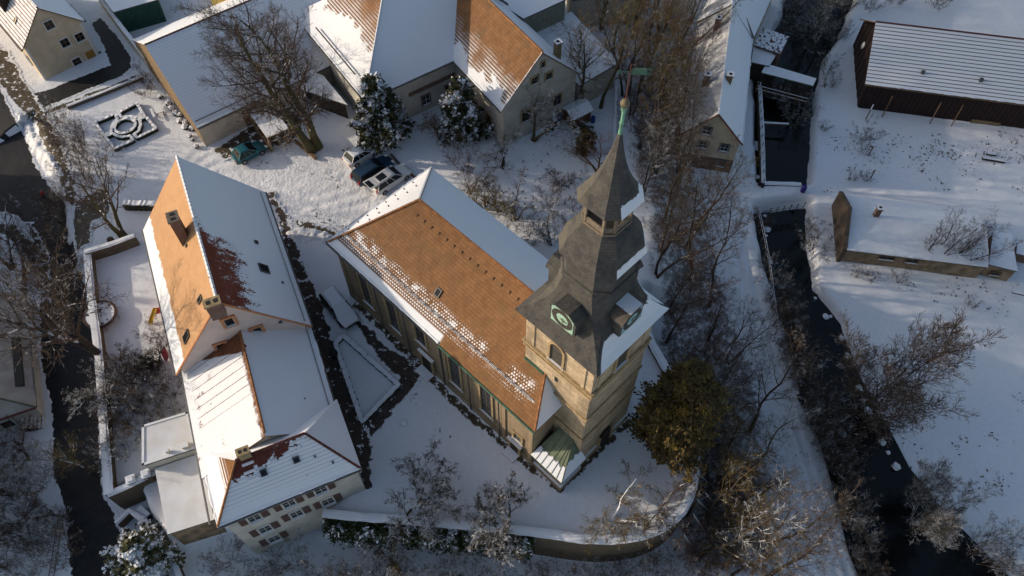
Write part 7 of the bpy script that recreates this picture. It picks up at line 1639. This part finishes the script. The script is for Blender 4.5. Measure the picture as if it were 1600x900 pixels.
def person():
    P = atg(74, 313); root = empty('person', 'person in a bright red jacket and dark trousers walking on the dark road', 'person', P); a = R(-150)
    def sk(name, pts, edges, rad, mat, sub=2):
        me = bpy.data.meshes.new(name); me.from_pydata([tuple(Vector(p)) for p in pts], edges, []); me.materials.append(mat); o = bpy.data.objects.new(name, me); COL.objects.link(o); o.parent = root; o.rotation_euler = (0, 0, a)
        s = o.modifiers.new('skin', 'SKIN'); s.use_smooth_shade = True
        for v, r in zip(me.skin_vertices[0].data, rad): v.radius = (r, r) if not isinstance(r, tuple) else r
        me.skin_vertices[0].data[0].use_root = True; q = o.modifiers.new('sub', 'SUBSURF'); q.levels = sub; q.render_levels = sub; return o
    skin = plain('skin', (.42, .26, .19), .6, .05, 4)
    pts = [(0, 0, .92), (0, 0, 1.15), (0, 0, 1.40), (.01, 0, 1.50), (.02, 0, 1.60), (.02, 0, 1.72), (0, -.09, .88), (.14, -.1, .5), (.05, -.1, .09), (.2, -.1, .04), (0, .09, .88), (-.04, .1, .5), (-.26, .1, .12), (-.14, .11, .04), (0, -.2, 1.40), (-.1, -.25, 1.13), (.03, -.25, .90), (.06, -.25, .82), (0, .2, 1.40), (.1, .25, 1.13), (.28, .22, .98), (.35, .21, .94)]
    ed = [(0, 1), (1, 2), (2, 3), (3, 4), (4, 5), (0, 6), (6, 7), (7, 8), (8, 9), (0, 10), (10, 11), (11, 12), (12, 13), (2, 14), (14, 15), (15, 16), (16, 17), (2, 18), (18, 19), (19, 20), (20, 21)]
    rad = [.13, .12, .14, .055, .085, .075, .085, .06, .045, .04, .085, .06, .045, .04, .06, .045, .035, .03, .06, .045, .035, .03]
    sk('body', pts, ed, rad, skin)
    sk('jacket', [(0, 0, .88), (0, 0, 1.15), (0, 0, 1.40), (0, 0, 1.49), (0, -.21, 1.39), (-.1, -.26, 1.13), (.02, -.26, .93), (0, .21, 1.39), (.1, .26, 1.13), (.25, .23, 1.0)], [(0, 1), (1, 2), (2, 3), (2, 4), (4, 5), (5, 6), (2, 7), (7, 8), (8, 9)], [(.19, .15), (.18, .14), (.19, .15), .09, .085, .07, .055, .085, .07, .055], plain('bright_red_jacket', (.55, .01, .015), .7, .1, 4))
    sk('trousers', [(0, 0, .95), (0, -.09, .86), (.14, -.1, .5), (.05, -.1, .12), (0, .09, .86), (-.04, .1, .5), (-.26, .1, .14)], [(0, 1), (1, 2), (2, 3), (0, 4), (4, 5), (5, 6)], [.15, .105, .08, .065, .105, .08, .065], m_black)
    sk('hair', [(.0, 0, 1.66), (-.02, 0, 1.76), (-.05, 0, 1.62)], [(0, 1), (0, 2)], [.09, .07, .07], plain('brown_hair', (.05, .03, .02), .8, .2, 6), 1)
    for s, b in ((-1, (.06, -.25, .80)), (1, (.37, .21, .92))):
        for k in range(5): sk('finger', [(b[0], b[1] + (k - 2) * .016, b[2]), (b[0] + .03, b[1] + (k - 2) * .018, b[2] - .04), (b[0] + .025, b[1] + (k - 2) * .018, b[2] - .075 + abs(k - 2) * .008)], [(0, 1), (1, 2)], [.010, .009, .007], skin, 1)
person()
rng_s = random.Random(77)
for i in range(26):
    side = i % 2; t = rng_s.random(); c = CREEK2_PX[:7]; k = int(t * 6); f_ = t * 6 - k
    a, b = c[k][side], c[k + 1][side]; px, py = a[0] + (b[0] - a[0]) * f_ + rng_s.uniform(0, 5) * (1 if side == 0 else -1), a[1] + (b[1] - a[1]) * f_
    o = lump('stone', 'snow-capped stone at the %s edge of the dark stream' % ('path-side' if side == 0 else 'meadow-side'), (px, py), rng_s.uniform(.16, .4), m_stonecap, 'rock', seed=i + 50, flat_=.6, group='stones along the stream edges'); o.location.z = -4.7
# twigs, clods and dead stalks scattered on the snow: nobody could count them
def litter():
    rng = np.random.default_rng(9); C = []
    for (px, py), n, sx, sy in (((545, 285), 70, 3, 1.5), ((1490, 225), 420, 9, 2), ((1500, 690), 300, 8, 4), ((1450, 205), 160, 7, 1), ((590, 590), 60, 2.2, 3), ((1580, 240), 160, 3, 3), ((480, 360), 70, 3, 1), ((1530, 430), 120, 5, 1), ((850, 250), 120, 6, 3), ((700, 700), 20, 6, 4), ((1180, 760), 500, 4, 8), ((400, 240), 60, 4, 1), ((300, 340), 20, 3, 3)):
        p = at2(px, py, -1); kc = max(2, n // 9); cc_ = p + rng.normal(size=(kc, 2)) * [sx, sy]; C.append(cc_[rng.integers(0, kc, n)] + rng.normal(size=(n, 2)) * (.25 + .5 * rng.random((n, 1))))
    c = np.concatenate(C); z = hz(c[:, 0], c[:, 1]) + .03; n = len(c); c = np.column_stack([c, z]); d = unit(rng.normal(size=(n, 3)) * [1, 1, .35]); s = unit(np.cross(d, [0, 0, 1.0])); k = (.06 + .16 * rng.random(n) ** 2)[:, None]
    q = np.stack([c - d * k, c - s * k * .35, c + d * k, c + s * k * .35 + [0, 0, .05]], 1).reshape(-1, 3)
    o = bpy.data.objects.new('leaf_litter', npmesh('leaf_litter', q, np.arange(n * 4).reshape(-1, 4), plain('dead_leaves', (.09, .055, .03), .9, .3, 3), False)); COL.objects.link(o); tag(o, 'dead leaves, clods and stalks scattered on the snow', 'litter', kind='stuff')
litter()
